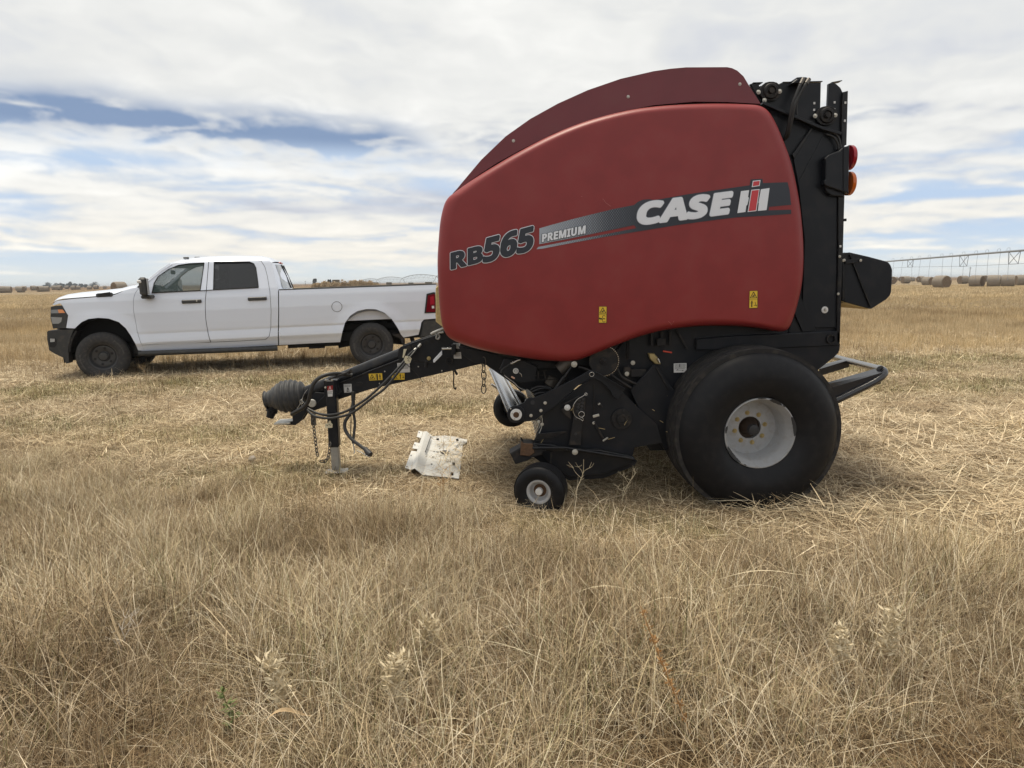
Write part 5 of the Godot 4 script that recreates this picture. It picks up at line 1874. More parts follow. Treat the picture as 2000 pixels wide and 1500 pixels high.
func pickup() -> void:
	var paint := mat(Color(0.66, 0.71, 0.82), 0.24)
	paint.clearcoat_enabled = true
	paint.clearcoat = 0.6
	paint.clearcoat_roughness = 0.08
	var trim := worn(Color(0.028, 0.029, 0.031), Color(0.09, 0.075, 0.055), 0.55, 0.0, 1.5, 33)
	var tyre := worn(Color(0.032, 0.032, 0.034), Color(0.13, 0.11, 0.09), 0.85, 0.0, 2.5, 35)
	var inner := mat(Color(0.045, 0.045, 0.048), 0.8)
	var dark := mat(Color(0.012, 0.012, 0.013), 0.8)
	var wheelp := mat(Color(0.036, 0.036, 0.039), 0.35)
	var glass := mat(Color(0.05, 0.09, 0.085), 0.02)
	glass.transparency = BaseMaterial3D.TRANSPARENCY_ALPHA
	glass.albedo_color.a = 0.48
	var tint := mat(Color(0.02, 0.022, 0.026), 0.02)
	tint.transparency = BaseMaterial3D.TRANSPARENCY_ALPHA
	tint.albedo_color.a = 0.94
	tr = thing("pickup_truck", "white four-door pickup truck with black steel wheels parked behind the baler", "pickup truck", Vector3(-6.4868, 0.1038, -11.5000))
	tr.transform = Transform3D(Basis(Vector3(0.97791, 0.02199, -0.20786), Vector3(-0.02151, 0.99976, 0.00457), Vector3(0.20791, -0.00000, 0.97815)), Vector3(-6.4868, 0.1038, -11.5000))
	var b: MB
	# --- fender, doors, cab side, bed side
	var fender := V([-0.536, 1.252, -0.379, 1.275, -0.191, 1.288, 0.113, 1.308, 0.328, 1.323, 0.422, 1.416, 0.539, 1.45, 0.64, 1.468, 0.664, 1.454, 0.609, 1.38, 0.576, 1.28, 0.564, 1.111, 0.576, 0.917, 0.589, 0.71, 0.631, 0.515, 0.648, 0.399, 0.556, 0.419, 0.542, 0.541, 0.489, 0.669, 0.427, 0.802, 0.333, 0.909, 0.186, 0.975, 0.035, 0.994, -0.118, 0.98, -0.222, 0.935, -0.305, 0.867, -0.339, 0.835, -0.48, 0.846, -0.426, 1.053, -0.452, 1.1, -0.502, 1.214])
	both("front_fender", fender, [], paint, tr)
	var frame_top := [291.5, 545]
	var fw := V([0.867, 1.375, 0.9, 1.531, 0.964, 1.641, 1.125, 1.757, 1.285, 1.823, 1.457, 1.845, 1.692, 1.852, 1.666, 1.689, 1.618, 1.387])
	var fd := V([0.667, 1.45, 0.766, 1.553, 0.821, 1.598, 0.993, 1.734, 1.15, 1.825, 1.324, 1.87, 1.523, 1.888, 1.764, 1.895, 1.734, 1.617, 1.711, 1.378, 1.683, 1.194, 1.665, 0.908, 1.679, 0.646, 1.703, 0.5, 1.287, 0.496, 0.638, 0.51, 0.594, 0.711, 0.581, 0.919, 0.569, 1.111, 0.581, 1.28, 0.613, 1.376])
	var door := both("door", fd, [fw], paint, tr)
	var rw := V([1.852, 1.861, 2.43, 1.85, 2.499, 1.815, 2.531, 1.743, 2.55, 1.547, 2.56, 1.406, 2.185, 1.397, 1.829, 1.389])
	var rd := V([1.775, 1.897, 2.206, 1.897, 2.51, 1.885, 2.624, 1.848, 2.676, 1.755, 2.711, 1.591, 2.74, 1.329, 2.739, 1.006, 2.709, 0.713, 2.671, 0.554, 2.604, 0.5, 2.193, 0.496, 1.714, 0.499, 1.689, 0.648, 1.675, 0.908, 1.693, 1.194, 1.721, 1.378, 1.744, 1.617])
	var rdoor := both("door", rd, [rw], paint, tr)
	var body := V([1.78, 1.902, 2.205, 1.902, 2.514, 1.891, 2.63, 1.855, 2.683, 1.759, 2.718, 1.591, 2.748, 1.329, 2.746, 1.006, 2.716, 0.71, 2.678, 0.549, 2.606, 0.492, 2.192, 0.488, 1.706, 0.492, 0.634, 0.504, 0.651, 0.395, 0.783, 0.396, 1.756, 0.38, 2.799, 0.382, 2.861, 1.001, 2.88, 1.337, 2.841, 1.583, 2.796, 1.825, 2.745, 1.877, 2.625, 1.905, 2.204, 1.921, 1.791, 1.922, 1.52, 1.911, 1.33, 1.896, 1.154, 1.848, 0.969, 1.725, 0.823, 1.602, 0.821, 1.598, 0.993, 1.738, 1.15, 1.829, 1.323, 1.873, 1.522, 1.892])
	both("cab_side", body, [], paint, tr)
	# black inner shells show in the shut lines
	b = MB.new()
	skin(b, V([0.593, 1.457, 0.813, 1.594, 1.15, 1.825, 1.519, 1.886, 2.51, 1.883, 2.638, 1.839, 2.7, 1.676, 2.752, 1.329, 2.747, 1.011, 2.711, 0.699, 2.608, 0.496, 1.704, 0.5, 0.678, 0.494, 0.577, 1.11]), [fw, rw], 0.2, func(u, v): return near_side(u, v) + Vector3(0, 0, -0.035))
	obj("door_frame", b, trim, tr)
	b = MB.new()
	skin(b, V([0.593, 1.457, 0.813, 1.594, 1.15, 1.825, 1.519, 1.886, 2.51, 1.883, 2.638, 1.839, 2.7, 1.676, 2.752, 1.329, 2.747, 1.011, 2.711, 0.699, 2.608, 0.496, 1.704, 0.5, 0.678, 0.494, 0.577, 1.11]), [fw, rw], 0.2, func(u, v): return far_side(u, v) + Vector3(0, 0, 0.035))
	obj("door_frame", b, trim, tr)
	for s in [[fw, glass, door, "door_window"], [rw, tint, rdoor, "door_window"]]:
		b = MB.new()
		skin(b, s[0], [], 0.3, func(u, v): return near_side(u, v) + Vector3(0, 0, -0.012))
		obj(s[3], b, s[1], s[2])
		b = MB.new()
		skin(b, s[0], [], 0.3, func(u, v): return far_side(u, v) + Vector3(0, 0, 0.012))
		obj(s[3], b, s[1], s[2])
		b = MB.new()
		var ring: PackedVector2Array = s[0]
		for k in ring.size():
			var p := near_side(ring[k].x, ring[k].y)
			var q := near_side(ring[(k + 1) % ring.size()].x, ring[(k + 1) % ring.size()].y)
			bar(b, p + Vector3(0, 0, 0.001), q + Vector3(0, 0, 0.001), 0.012, 0.010, Vector3.BACK)
		obj("window_seal", b, dark, s[2])
	b = MB.new()
	var belt := V([0.859, 1.368, 1.618, 1.38, 1.822, 1.385, 2.561, 1.399])
	for k in 3:
		bar(b, near_side(belt[k].x, belt[k].y) + Vector3(0, 0, 0.004), near_side(belt[k + 1].x, belt[k + 1].y) + Vector3(0, 0, 0.004), 0.01, 0.022, Vector3.BACK)
	obj("belt_strip", b, dark, tr)
	for q in [[V([1.351, 1.234, 1.606, 1.232, 1.603, 1.176, 1.348, 1.178]), door], [V([2.402, 1.24, 2.665, 1.238, 2.663, 1.182, 2.399, 1.184]), rdoor]]:
		b = MB.new()
		var hp: PackedVector2Array = inset(q[0], -0.004)
		var c := (hp[0] + hp[2]) * 0.5
		box(b, near_side(c.x, c.y) + Vector3(0, 0, 0.018), Vector3(0.31, 0.062, 0.036), Basis(Vector3.BACK, 0.006), 0.012)
		obj("handle", b, wheelp, q[1])
	b = MB.new()
	var lk := Vector3(1.561, 1.208, -0.016)
	disc(b, lk + Vector3(0, 0, 0.042), 0.011, 0.006, 14)
	obj("lock", b, M.zinc, door)
	# bed
	var bedp := V([2.895, 1.341, 3.371, 1.342, 4.254, 1.348, 5.656, 1.348, 5.658, 1.262, 5.635, 1.198, 5.606, 1.031, 5.606, 0.833, 5.61, 0.729, 5.393, 0.72, 5.343, 0.666, 5.307, 0.526, 5.284, 0.443, 5.006, 0.404, 4.956, 0.468, 4.896, 0.605, 4.807, 0.756, 4.685, 0.875, 4.53, 0.946, 4.372, 0.957, 4.213, 0.93, 4.082, 0.854, 3.98, 0.73, 3.922, 0.572, 3.87, 0.379, 3.296, 0.382, 2.816, 0.382, 2.876, 1.005])
	both("bed_side", bedp, [], paint, tr, 0.05)
	b = MB.new()
	var rail := V([2.896, 1.345, 5.657, 1.352])
	bar(b, Vector3(rail[0].x, rail[0].y + 0.004, -0.10), Vector3(rail[1].x, rail[1].y + 0.004, -0.10), 0.11, 0.022)
	bar(b, Vector3(rail[0].x, rail[0].y + 0.004, -TW + 0.10), Vector3(rail[1].x, rail[1].y + 0.004, -TW + 0.10), 0.11, 0.022)
	obj("bed_rail", b, trim, tr)
	b = MB.new()
	box(b, Vector3(4.24, 0.78, -TW / 2), Vector3(2.66, 0.06, 1.7))
	box(b, Vector3(2.94, 1.04, -TW / 2), Vector3(0.04, 0.56, 1.7))
	for s in [0.16, TW - 0.16]:
		box(b, Vector3(4.24, 1.04, -s), Vector3(2.66, 0.56, 0.03))
	obj("bed_liner", b, paint, tr)
	b = MB.new()
	box(b, Vector3(5.60, 1.06, -TW / 2), Vector3(0.07, 0.58, 1.62), Basis.IDENTITY, 0.02)
	obj("tailgate", b, paint, tr)
	# fuel door and creases
	var fc := V([3.857, 1.018, 3.946, 1.015])
	b = MB.new()
	var rg := PackedVector3Array()
	for k in 33:
		var a := TAU * k / 32
		rg.append(near_side(fc[0].x + cos(a) * (fc[1].x - fc[0].x), fc[0].y + sin(a) * (fc[1].x - fc[0].x)) + Vector3(0, 0, 0.001))
	tube(b, rg, 0.004, 5, false)
	obj("fuel_door_gap", b, trim, tr)
	# hood, windshield, roof, back of the cab: lofted from one side to the other
	var hood := V([-0.656, 1.228, -0.631, 1.277, -0.589, 1.304, -0.49, 1.325, -0.34, 1.331, 0.007, 1.347, 0.307, 1.378, 0.422, 1.418, 0.547, 1.451, 0.64, 1.468])
	b = MB.new()
	loft(b, hood, [0.012, 0.03, 0.055, 0.075, 0.09, 0.10, 0.095, 0.085, 0.07, 0.05], [0.14, 0.13, 0.11, 0.09, 0.07, 0.05, 0.04, 0.05, 0.07, 0.09], 0.0)
	obj("hood", b, paint, tr)
	b = MB.new()
	skin(b, V([-0.655, 1.236, -0.594, 1.292, -0.34, 1.315, 0.007, 1.331, 0.306, 1.361, 0.415, 1.408, 0.328, 1.323, 0.113, 1.308, -0.191, 1.288, -0.379, 1.275, -0.536, 1.252, -0.634, 1.223]), [], 0.12, near_side)
	skin(b, V([-0.655, 1.236, -0.594, 1.292, -0.34, 1.315, 0.007, 1.331, 0.306, 1.361, 0.415, 1.408, 0.328, 1.323, 0.113, 1.308, -0.191, 1.288, -0.379, 1.275, -0.536, 1.252, -0.634, 1.223]), [], 0.2, far_side)
	obj("hood_edge", b, paint, tr)
	b = MB.new()
	var vent := V([0.02, 1.38, 0.046, 1.392, 0.253, 1.399, 0.274, 1.384, 0.273, 1.346, 0.251, 1.33, 0.037, 1.328, 0.019, 1.343])
	skin(b, vent, [], 0.2, func(u, v): return near_side(u, v) + Vector3(0, 0, 0.006))
	var vt := obj("hood_vent", b, trim, tr)
	b = MB.new()
	for k in 3:
		var y0: float = lerpf(vent[5].y, vent[2].y, (k + 0.6) / 3.4)
		bar(b, near_side(vent[0].x + 0.04, y0) + Vector3(0, 0, 0.01), near_side(vent[3].x - 0.04, y0 + 0.02) + Vector3(0, 0, 0.01), 0.012, 0.01, Vector3.BACK)
	obj("slat", b, dark, vt)
	var pillar := V([0.64, 1.468, 0.823, 1.602, 0.969, 1.725, 1.154, 1.848])
	b = MB.new()
	loft(b, pillar, [0.03, 0.03, 0.03, 0.03], [0.0, 0.0, 0.0, 0.0], 0.10)
	obj("windshield", b, glass, tr)
	b = MB.new()
	for k in 3:
		for sgn in [0, 1]:
			var p := near_side(pillar[k].x, pillar[k].y) if sgn == 0 else far_side(pillar[k].x, pillar[k].y)
			var q := near_side(pillar[k + 1].x, pillar[k + 1].y) if sgn == 0 else far_side(pillar[k + 1].x, pillar[k + 1].y)
			bar(b, p + Vector3(0.03, -0.02, -0.02 + 0.04 * sgn), q + Vector3(0.03, -0.02, -0.02 + 0.04 * sgn), 0.06, 0.05)
	obj("windshield_pillar", b, paint, tr)
	var roof := V([1.154, 1.848, 1.33, 1.896, 1.52, 1.911, 1.791, 1.922, 2.204, 1.921, 2.625, 1.905, 2.745, 1.877, 2.796, 1.825])
	b = MB.new()
	loft(b, roof, [0.03, 0.045, 0.055, 0.062, 0.066, 0.06, 0.05, 0.03], [0.10, 0.07, 0.05, 0.04, 0.04, 0.03, 0.0, -0.06], 0.0)
	obj("roof", b, paint, tr)
	b = MB.new()
	loft(b, roof, [0.0, 0.0, 0.0, 0.0, 0.0, 0.0, 0.0, 0.0], [0.1, 0.07, 0.05, 0.04, 0.04, 0.03, 0.0, 0.0], 0.0, Vector3(0, -0.05, 0))
	obj("headliner", b, inner, tr)
	# back of the cab with its sliding window, bowed rearward
	var back := V([2.796, 1.825, 2.841, 1.583, 2.88, 1.337])
	var bm := MB.new()
	loft(bm, back, [0.0, 0.0, 0.0], [-0.10, -0.16, -0.18], 0.0)
	var bk := obj("cab_back", bm, paint, tr)
	b = MB.new()
	var pts := []
	for k in 13:
		var t := lerpf(0.10, 0.90, k / 12.0)
		pts.append([loft_point(back[0].lerp(back[1], 0.12), t, 0.0, -0.10), loft_point(back[1].lerp(back[2], 0.86), t, 0.0, -0.175)])
	for k in 12:
		var off := Vector3(0.012, 0, 0)
		b.quad(pts[k][0] + off, pts[k + 1][0] + off, pts[k + 1][1] + off, pts[k][1] + off, Vector3(1, 0.2, 0.2))
	obj("rear_window", b, mat(Color(0.32, 0.34, 0.36), 0.06), bk)
	b = MB.new()
	bar(b, pts[4][0] + Vector3(0.02, 0, 0), pts[4][1] + Vector3(0.02, 0, 0), 0.03, 0.02)
	bar(b, pts[8][0] + Vector3(0.02, 0, 0), pts[8][1] + Vector3(0.02, 0, 0), 0.03, 0.02)
	obj("window_frame", b, dark, bk)
	b = MB.new()
	box(b, loft_point(back[0], 0.5, 0.03, -0.10) + Vector3(-0.01, -0.02, 0), Vector3(0.05, 0.035, 0.4), Basis.IDENTITY, 0.012)
	obj("brake_light", b, M.lens_red, bk)
	b = MB.new()
	for q in [[355, 508.2, 0.55], [378, 506, 0.8]]:
		pass
	var cl := Vector3(1.313, 1.905, -0.295)
	box(b, cl + Vector3(0.06, 0.045, -0.15), Vector3(0.09, 0.03, 0.05), Basis.IDENTITY, 0.012)
	box(b, cl + Vector3(0.10, 0.075, -0.9), Vector3(0.09, 0.03, 0.05), Basis.IDENTITY, 0.012)
	obj("roof_lamp", b, trim, tr)
	# nose: grille block, head lamp, bumper
	b = MB.new()
	box(b, Vector3(-0.60, 0.98, -TW / 2), Vector3(0.16, 0.42, 1.6), Basis.IDENTITY, 0.05)
	obj("grille", b, trim, tr)
	var hl := V([-0.681, 1.2, -0.605, 1.215, -0.504, 1.214, -0.454, 1.098, -0.433, 1.053, -0.487, 0.846, -0.689, 0.844, -0.705, 1.015])
	b = MB.new()
	skin(b, hl, [], 0.1, func(u, v): return near_side(u, v) + Vector3(0, 0, 0.004), 0.1, Vector3(0, 0, -1))
	skin(b, hl, [], 0.1, func(u, v): return far_side(u, v) + Vector3(0, 0, -0.004))
	var hm := obj("headlight_housing", b, trim, tr)
	for q in [[V([-0.685, 1.151, -0.581, 1.152, -0.496, 1.149, -0.461, 1.092, -0.571, 1.092, -0.69, 1.093]), mat(Color(0.20, 0.21, 0.22), 0.1), "headlight"], [V([-0.577, 1.152, -0.5, 1.149, -0.465, 1.094, -0.564, 1.094]), mat(Color(0.70, 0.26, 0.09), 0.2), "turn_signal"], [V([-0.695, 1.036, -0.523, 1.02, -0.546, 0.95, -0.59, 0.92, -0.686, 0.923]), mat(Color(0.30, 0.31, 0.32), 0.1), "headlight"]]:
		b = MB.new()
		var lift := 0.014 if q[2] == "turn_signal" else 0.009
		skin(b, q[0], [], 0.15, func(u, v): return near_side(u, v) + Vector3(0, 0, lift))
		obj(q[2], b, q[1], hm)
	b = MB.new()
	var bp := V([-0.759, 0.798, -0.732, 0.817, -0.365, 0.82, -0.429, 0.68, -0.483, 0.521, -0.502, 0.267, -0.544, 0.261, -0.57, 0.359, -0.689, 0.434, -0.764, 0.495, -0.771, 0.681])
	plate(b, bp, -0.03, 0.18, 0.03)
	plate(b, bp, -TW + 0.2, 0.18, 0.03)
	var q0 := V([-0.755, 0.814, -0.763, 0.503])
	box(b, Vector3((q0[0].x + q0[1].x) / 2 + 0.06, (q0[0].y + q0[1].y) / 2, -TW / 2), Vector3(0.2, q0[0].y - q0[1].y, TW - 0.3), Basis.IDENTITY, 0.04)
	var bu := obj("front_bumper", b, trim, tr)
	b = MB.new()
	skin(b, V([-0.743, 0.696, -0.644, 0.687, -0.629, 0.656, -0.646, 0.573, -0.684, 0.537, -0.75, 0.549]), [], 0.3, func(u, v): return Vector3(u, v, -0.026))
	var fg := obj("fog_lamp_recess", b, dark, bu)
	b = MB.new()
	skin(b, V([-0.726, 0.687, -0.659, 0.681, -0.665, 0.633, -0.729, 0.628]), [], 0.3, func(u, v): return Vector3(u, v, -0.023))
	obj("fog_lamp", b, M.rim, fg)
	# rear bumper and tail lamp
	b = MB.new()
	plate(b, V([5.356, 0.683, 5.395, 0.714, 5.68, 0.72, 5.708, 0.695, 5.693, 0.391, 5.311, 0.378]), -0.02, 0.3, 0.03)
	var tb := V([5.376, 0.71, 5.635, 0.385])
	box(b, Vector3(5.72, (tb[0].y + tb[1].y) / 2, -TW / 2), Vector3(0.26, absf(tb[0].y - tb[1].y), TW - 0.15), Basis.IDENTITY, 0.03)
	obj("rear_bumper", b, trim, tr)
	b = MB.new()
	skin(b, V([5.465, 1.185, 5.589, 1.212, 5.626, 1.207, 5.625, 0.833, 5.407, 0.835]), [], 0.1, func(u, v): return near_side(u, v) + Vector3(0, 0, 0.012), 0.03, Vector3(0, 0, -1))
	skin(b, V([5.465, 1.185, 5.589, 1.212, 5.626, 1.207, 5.625, 0.833, 5.407, 0.835]), [], 0.1, func(u, v): return far_side(u, v) + Vector3(0, 0, -0.012))
	var tl := obj("tail_lamp_housing", b, dark, tr)
	b = MB.new()
	skin(b, V([5.486, 1.157, 5.596, 1.182, 5.619, 1.161, 5.607, 0.852, 5.437, 0.855]), [], 0.1, func(u, v): return near_side(u, v) + Vector3(0, 0, 0.018))
	obj("tail_lamp", b, mat(Color(0.14, 0.006, 0.012), 0.12), tl)
	b = MB.new()
	skin(b, V([5.527, 1.127, 5.589, 1.143, 5.595, 0.994, 5.519, 0.987]), [], 0.1, func(u, v): return near_side(u, v) + Vector3(0, 0, 0.022))
	obj("tail_lamp_lens", b, mat(Color(0.33, 0.015, 0.03), 0.1), tl)
	b = MB.new()
	skin(b, V([5.546, 0.963, 5.588, 0.964, 5.591, 0.919, 5.548, 0.916]), [], 0.1, func(u, v): return near_side(u, v) + Vector3(0, 0, 0.022))
	obj("reversing_lamp", b, M.label_white, tl)
	# mirrors
	var mp := Vector3(0.805, 1.459, 0.16)
	for s in [0, 1]:
		b = MB.new()
		var c := mp if s == 0 else Vector3(mp.x, mp.y, -TW - mp.z)
		box(b, c + Vector3(0, 0.02, 0), Vector3(0.12, 0.30, 0.24), Basis(Vector3.UP, 0.15 if s == 0 else -0.15), 0.035)
		box(b, c + Vector3(0.02, -0.15, -0.10 if s == 0 else 0.10), Vector3(0.16, 0.06, 0.24), Basis.IDENTITY, 0.02)
		var mm := obj("mirror", b, trim, tr)
		b = MB.new()
		box(b, c + Vector3(0.064, 0.02, 0), Vector3(0.012, 0.26, 0.20), Basis(Vector3.UP, 0.15 if s == 0 else -0.15), 0.004)
		obj("mirror_glass", b, M.rim, mm)
		b = MB.new()
		box(b, c + Vector3(-0.03, 0.10, 0.105 if s == 0 else -0.105), Vector3(0.07, 0.05, 0.05), Basis.IDENTITY, 0.012)
		obj("turn_lamp", b, M.label_white, mm)
	# running board, chassis, tanks, axles, wheel houses
	b = MB.new()
	var r0 := Vector3(0.57, 0.364, 0)
	var r1 := Vector3(2.794, 0.331, 0)
	tube(b, PackedVector3Array([r0 + Vector3(0, 0, 0.0), r1 + Vector3(0, 0, 0.0)]), 0.042, 14)
	bar(b, r0 + Vector3(0.02, 0.02, -0.08), r1 + Vector3(-0.02, 0.02, -0.08), 0.14, 0.04)
	obj("running_board", b, trim, tr)
	b = MB.new()
	bar(b, Vector3(r0.x, r0.y, -TW), Vector3(r1.x, r1.y, -TW), 0.1, 0.06)
	obj("running_board", b, trim, tr)
	b = MB.new()
	box(b, Vector3(2.6, 0.44, -0.45), Vector3(6.0, 0.16, 0.09))
	box(b, Vector3(2.6, 0.44, -TW + 0.45), Vector3(6.0, 0.16, 0.09))
	box(b, Vector3(1.7, 0.42, -TW / 2), Vector3(2.5, 0.12, 1.6))
	box(b, Vector3(0.05, 0.75, -TW / 2), Vector3(1.0, 0.5, 0.8))
	box(b, Vector3(3.4, 0.40, -0.6), Vector3(0.9, 0.2, 0.7))
	box(b, Vector3(3.45, 0.31, -0.4), Vector3(0.28, 0.08, 0.3))
	for x in [0.0, 4.43]:
		tube(b, PackedVector3Array([Vector3(x, 0.33, -0.2), Vector3(x, 0.33, -TW + 0.2)]), 0.05, 12)
	box(b, Vector3(4.4, 0.62, -TW / 2), Vector3(1.3, 0.1, 1.2))
	box(b, Vector3(5.2, 0.35, -0.5), Vector3(0.06, 0.34, 0.3), Basis(Vector3.BACK, 0.2))
	obj("chassis", b, dark, tr)
	for x in [[0.02, 0.36, 0.62], [4.43, 0.32, 0.60]]:
		for s in [0, 1]:
			b = MB.new()
			var z0 := -0.09 if s == 0 else -TW + 0.09
			var z1 := -0.50 if s == 0 else -TW + 0.50
			for k in 20:
				var a0 := lerpf(-0.15, PI + 0.15, k / 20.0)
				var a1 := lerpf(-0.15, PI + 0.15, (k + 1) / 20.0)
				var p0 := Vector3(x[0] + cos(a0) * x[2], x[1] + sin(a0) * x[2], z0)
				var p1 := Vector3(x[0] + cos(a1) * x[2], x[1] + sin(a1) * x[2], z0)
				b.quad(p0, p1, Vector3(p1.x, p1.y, z1), Vector3(p0.x, p0.y, z1), Vector3(-cos(a0), -sin(a0), 0))
				b.tri(Vector3(p0.x, p0.y, z1), Vector3(p1.x, p1.y, z1), Vector3(x[0], x[1], z1), Vector3(0, 0, 1 if s == 0 else -1))
			obj("wheel_housing", b, dark, tr)
	b = MB.new()
	plate(b, V([4.157, 0.902, 4.834, 0.873, 4.82, 0.789, 4.15, 0.79]), -0.32, 0.02, 0.003)
	obj("bed_underside", b, mat(Color(0.30, 0.29, 0.28), 0.6), tr)
	b = MB.new()
	plate(b, V([-0.487, 0.523, -0.432, 0.672, -0.348, 0.803, -0.319, 0.793, -0.395, 0.662, -0.45, 0.521, -0.464, 0.428]), -0.035, 0.25, 0.006)
	obj("arch_liner", b, M.black_dusty, tr)
	b = MB.new()
	plate(b, V([4.804, 0.493, 4.951, 0.467, 5.004, 0.407, 5.006, 0.284, 4.978, 0.286, 4.937, 0.392, 4.819, 0.445]), -0.05, 0.25, 0.004)
	obj("arch_liner", b, M.black_dusty, tr)
	# wheels
	for q in [[0.0, 0.345, 0.405, -0.14, 0], [4.425, 0.305, 0.395, -0.16, 0], [0.0, 0.345, 0.405, -TW + 0.14, 1], [4.425, 0.305, 0.395, -TW + 0.16, 1]]:
		var at := Vector3(q[0], q[1], q[3])
		var turn := Basis(Vector3.UP, 0.10 if q[0] < 1.0 and q[4] == 0 else 0.0) if q[4] == 0 else Basis(Vector3.UP, PI)
		b = MB.new()
		lathe(b, tyre_profile(q[2], 0.14, 0.225, [-0.7, -0.25, 0.25, 0.7]), at, turn, 64)
		var w := obj("wheel", b, tyre, tr)
		b = MB.new()
		lathe(b, V([0.0, 0.02, 0.10, 0.02, 0.15, 0.035, 0.175, 0.03, 0.19, 0.05, 0.205, 0.095, 0.222, 0.10, 0.23, 0.09, 0.228, 0.0]), at, turn, 48)
		var rm := obj("rim", b, wheelp, w)
		b = MB.new()
		lathe(b, V([0.082, 0.02, 0.080, 0.055, 0.070, 0.062, 0.062, 0.075, 0.0, 0.078]), at, turn, 32)
		obj("hub", b, wheelp, rm)
		b = MB.new()
		for k in 6:
			var a := TAU * k / 6 + 0.3
			disc(b, at + turn * Vector3(cos(a) * 0.135, sin(a) * 0.135, 0.037), 0.021, 0.006, 16, turn * Vector3.BACK)
		obj("vent_hole", b, dark, rm)
		if q[4] == 0:
			b = MB.new()
			var g := RandomNumberGenerator.new()
			g.seed = int(q[0]) + 3
			for k in 26:
				# raised lettering and dried mud on the side wall
				var a := 0.15 + k * 0.062 if k < 13 else 2.2 + k * 0.062
				var rr: float = q[2] * 0.80
				var p := at + turn * Vector3(cos(a) * rr, sin(a) * rr, 0.139)
				box(b, p, Vector3(0.016, g.randf_range(0.012, 0.03), 0.003), turn * Basis(Vector3.BACK, a - PI / 2), 0.001)
			obj("tyre_mark", b, mat(Color(0.075, 0.072, 0.07), 0.9), w)
	# seats, wheel, dash
	for x in [[1.62, 0], [2.42, 1]]:
		for z in [-0.52, -1.46]:
			b = MB.new()
			box(b, Vector3(x[0] - 0.2, 0.98, z), Vector3(0.52, 0.16, 0.52), Basis.IDENTITY, 0.06)
			box(b, Vector3(x[0] + 0.08, 1.26, z), Vector3(0.16, 0.62, 0.50), Basis(Vector3.BACK, -0.22), 0.06)
			var st := obj("seat", b, inner, tr)
			b = MB.new()
			box(b, Vector3(x[0] + 0.17, 1.66, z), Vector3(0.11, 0.19, 0.30), Basis(Vector3.BACK, -0.15), 0.045)
			obj("headrest", b, inner, st)
	b = MB.new()
	box(b, Vector3(0.82, 1.22, -TW / 2), Vector3(0.42, 0.26, 1.5), Basis(Vector3.BACK, 0.1), 0.06)
	box(b, Vector3(1.0, 1.36, -0.52), Vector3(0.2, 0.12, 0.36), Basis.IDENTITY, 0.05)
	obj("dashboard", b, inner, tr)
	b = MB.new()
	var sw := PackedVector3Array()
	var sb := Basis(Vector3.BACK, 0.45) * Basis(Vector3.UP, PI / 2)
	for k in 33:
		sw.append(Vector3(1.22, 1.32, -0.54) + sb * Vector3(cos(TAU * k / 32) * 0.19, sin(TAU * k / 32) * 0.19, 0))
	tube(b, sw, 0.016, 8, false)
	tube(b, PackedVector3Array([Vector3(1.22, 1.32, -0.54), Vector3(1.0, 1.2, -0.54)]), 0.03, 8)
	obj("steering_wheel", b, dark, tr)
	b = MB.new()
	box(b, Vector3(1.02, 1.72, -TW / 2), Vector3(0.03, 0.07, 0.24), Basis.IDENTITY, 0.012)
	obj("rear_view_mirror", b, dark, tr)
	b = MB.new()
	box(b, Vector3(1.75, 0.70, -TW / 2), Vector3(2.2, 0.08, 1.75))
	box(b, Vector3(0.66, 0.9, -TW / 2), Vector3(0.06, 0.8, 1.7))
	box(b, Vector3(2.82, 1.0, -TW / 2), Vector3(0.05, 0.75, 1.7))
	box(b, Vector3(1.76, 0.95, -0.16), Vector3(2.1, 0.5, 0.04))
	box(b, Vector3(1.76, 0.95, -TW + 0.16), Vector3(2.1, 0.5, 0.04))
	obj("cab_interior", b, inner, tr)


func loft_point(p: Vector2, t: float, crown: float, bow: float) -> Vector3:
	# across the body from the near side (t = 0) to the far side (t = 1)
	var a := near_side(p.x, p.y)
	var c := far_side(p.x, p.y)
	var k := 1.0 - (2.0 * t - 1.0) * (2.0 * t - 1.0)
	var e := 1.0 - pow(absf(2.0 * t - 1.0), 6.0)
	return Vector3(p.x - bow * k, p.y + crown * (0.45 * k + 0.55 * e), lerpf(a.z, c.z, t))


func loft(b: MB, line: PackedVector2Array, crown: Array, bow: Array, extra: float, off := Vector3.ZERO) -> void:
	var n := 20
	var grid := []
	for i in line.size():
		var row := []
		for k in n + 1:
			row.append(loft_point(line[i], float(k) / n, crown[i], bow[i] + extra) + off)
		grid.append(row)
	for i in line.size() - 1:
		for k in n:
			var q := []
			var w := []
			for c in [[i, k], [i, k + 1], [i + 1, k + 1], [i + 1, k]]:
				q.append(grid[c[0]][c[1]])
				var du: Vector3 = grid[mini(c[0] + 1, line.size() - 1)][c[1]] - grid[maxi(c[0] - 1, 0)][c[1]]
				var dv: Vector3 = grid[c[0]][mini(c[1] + 1, n)] - grid[c[0]][maxi(c[1] - 1, 0)]
				w.append(dv.cross(du).normalized())
			b.trin(q[0], q[1], q[2], w[0], w[1], w[2])
			b.trin(q[0], q[2], q[3], w[0], w[2], w[3])


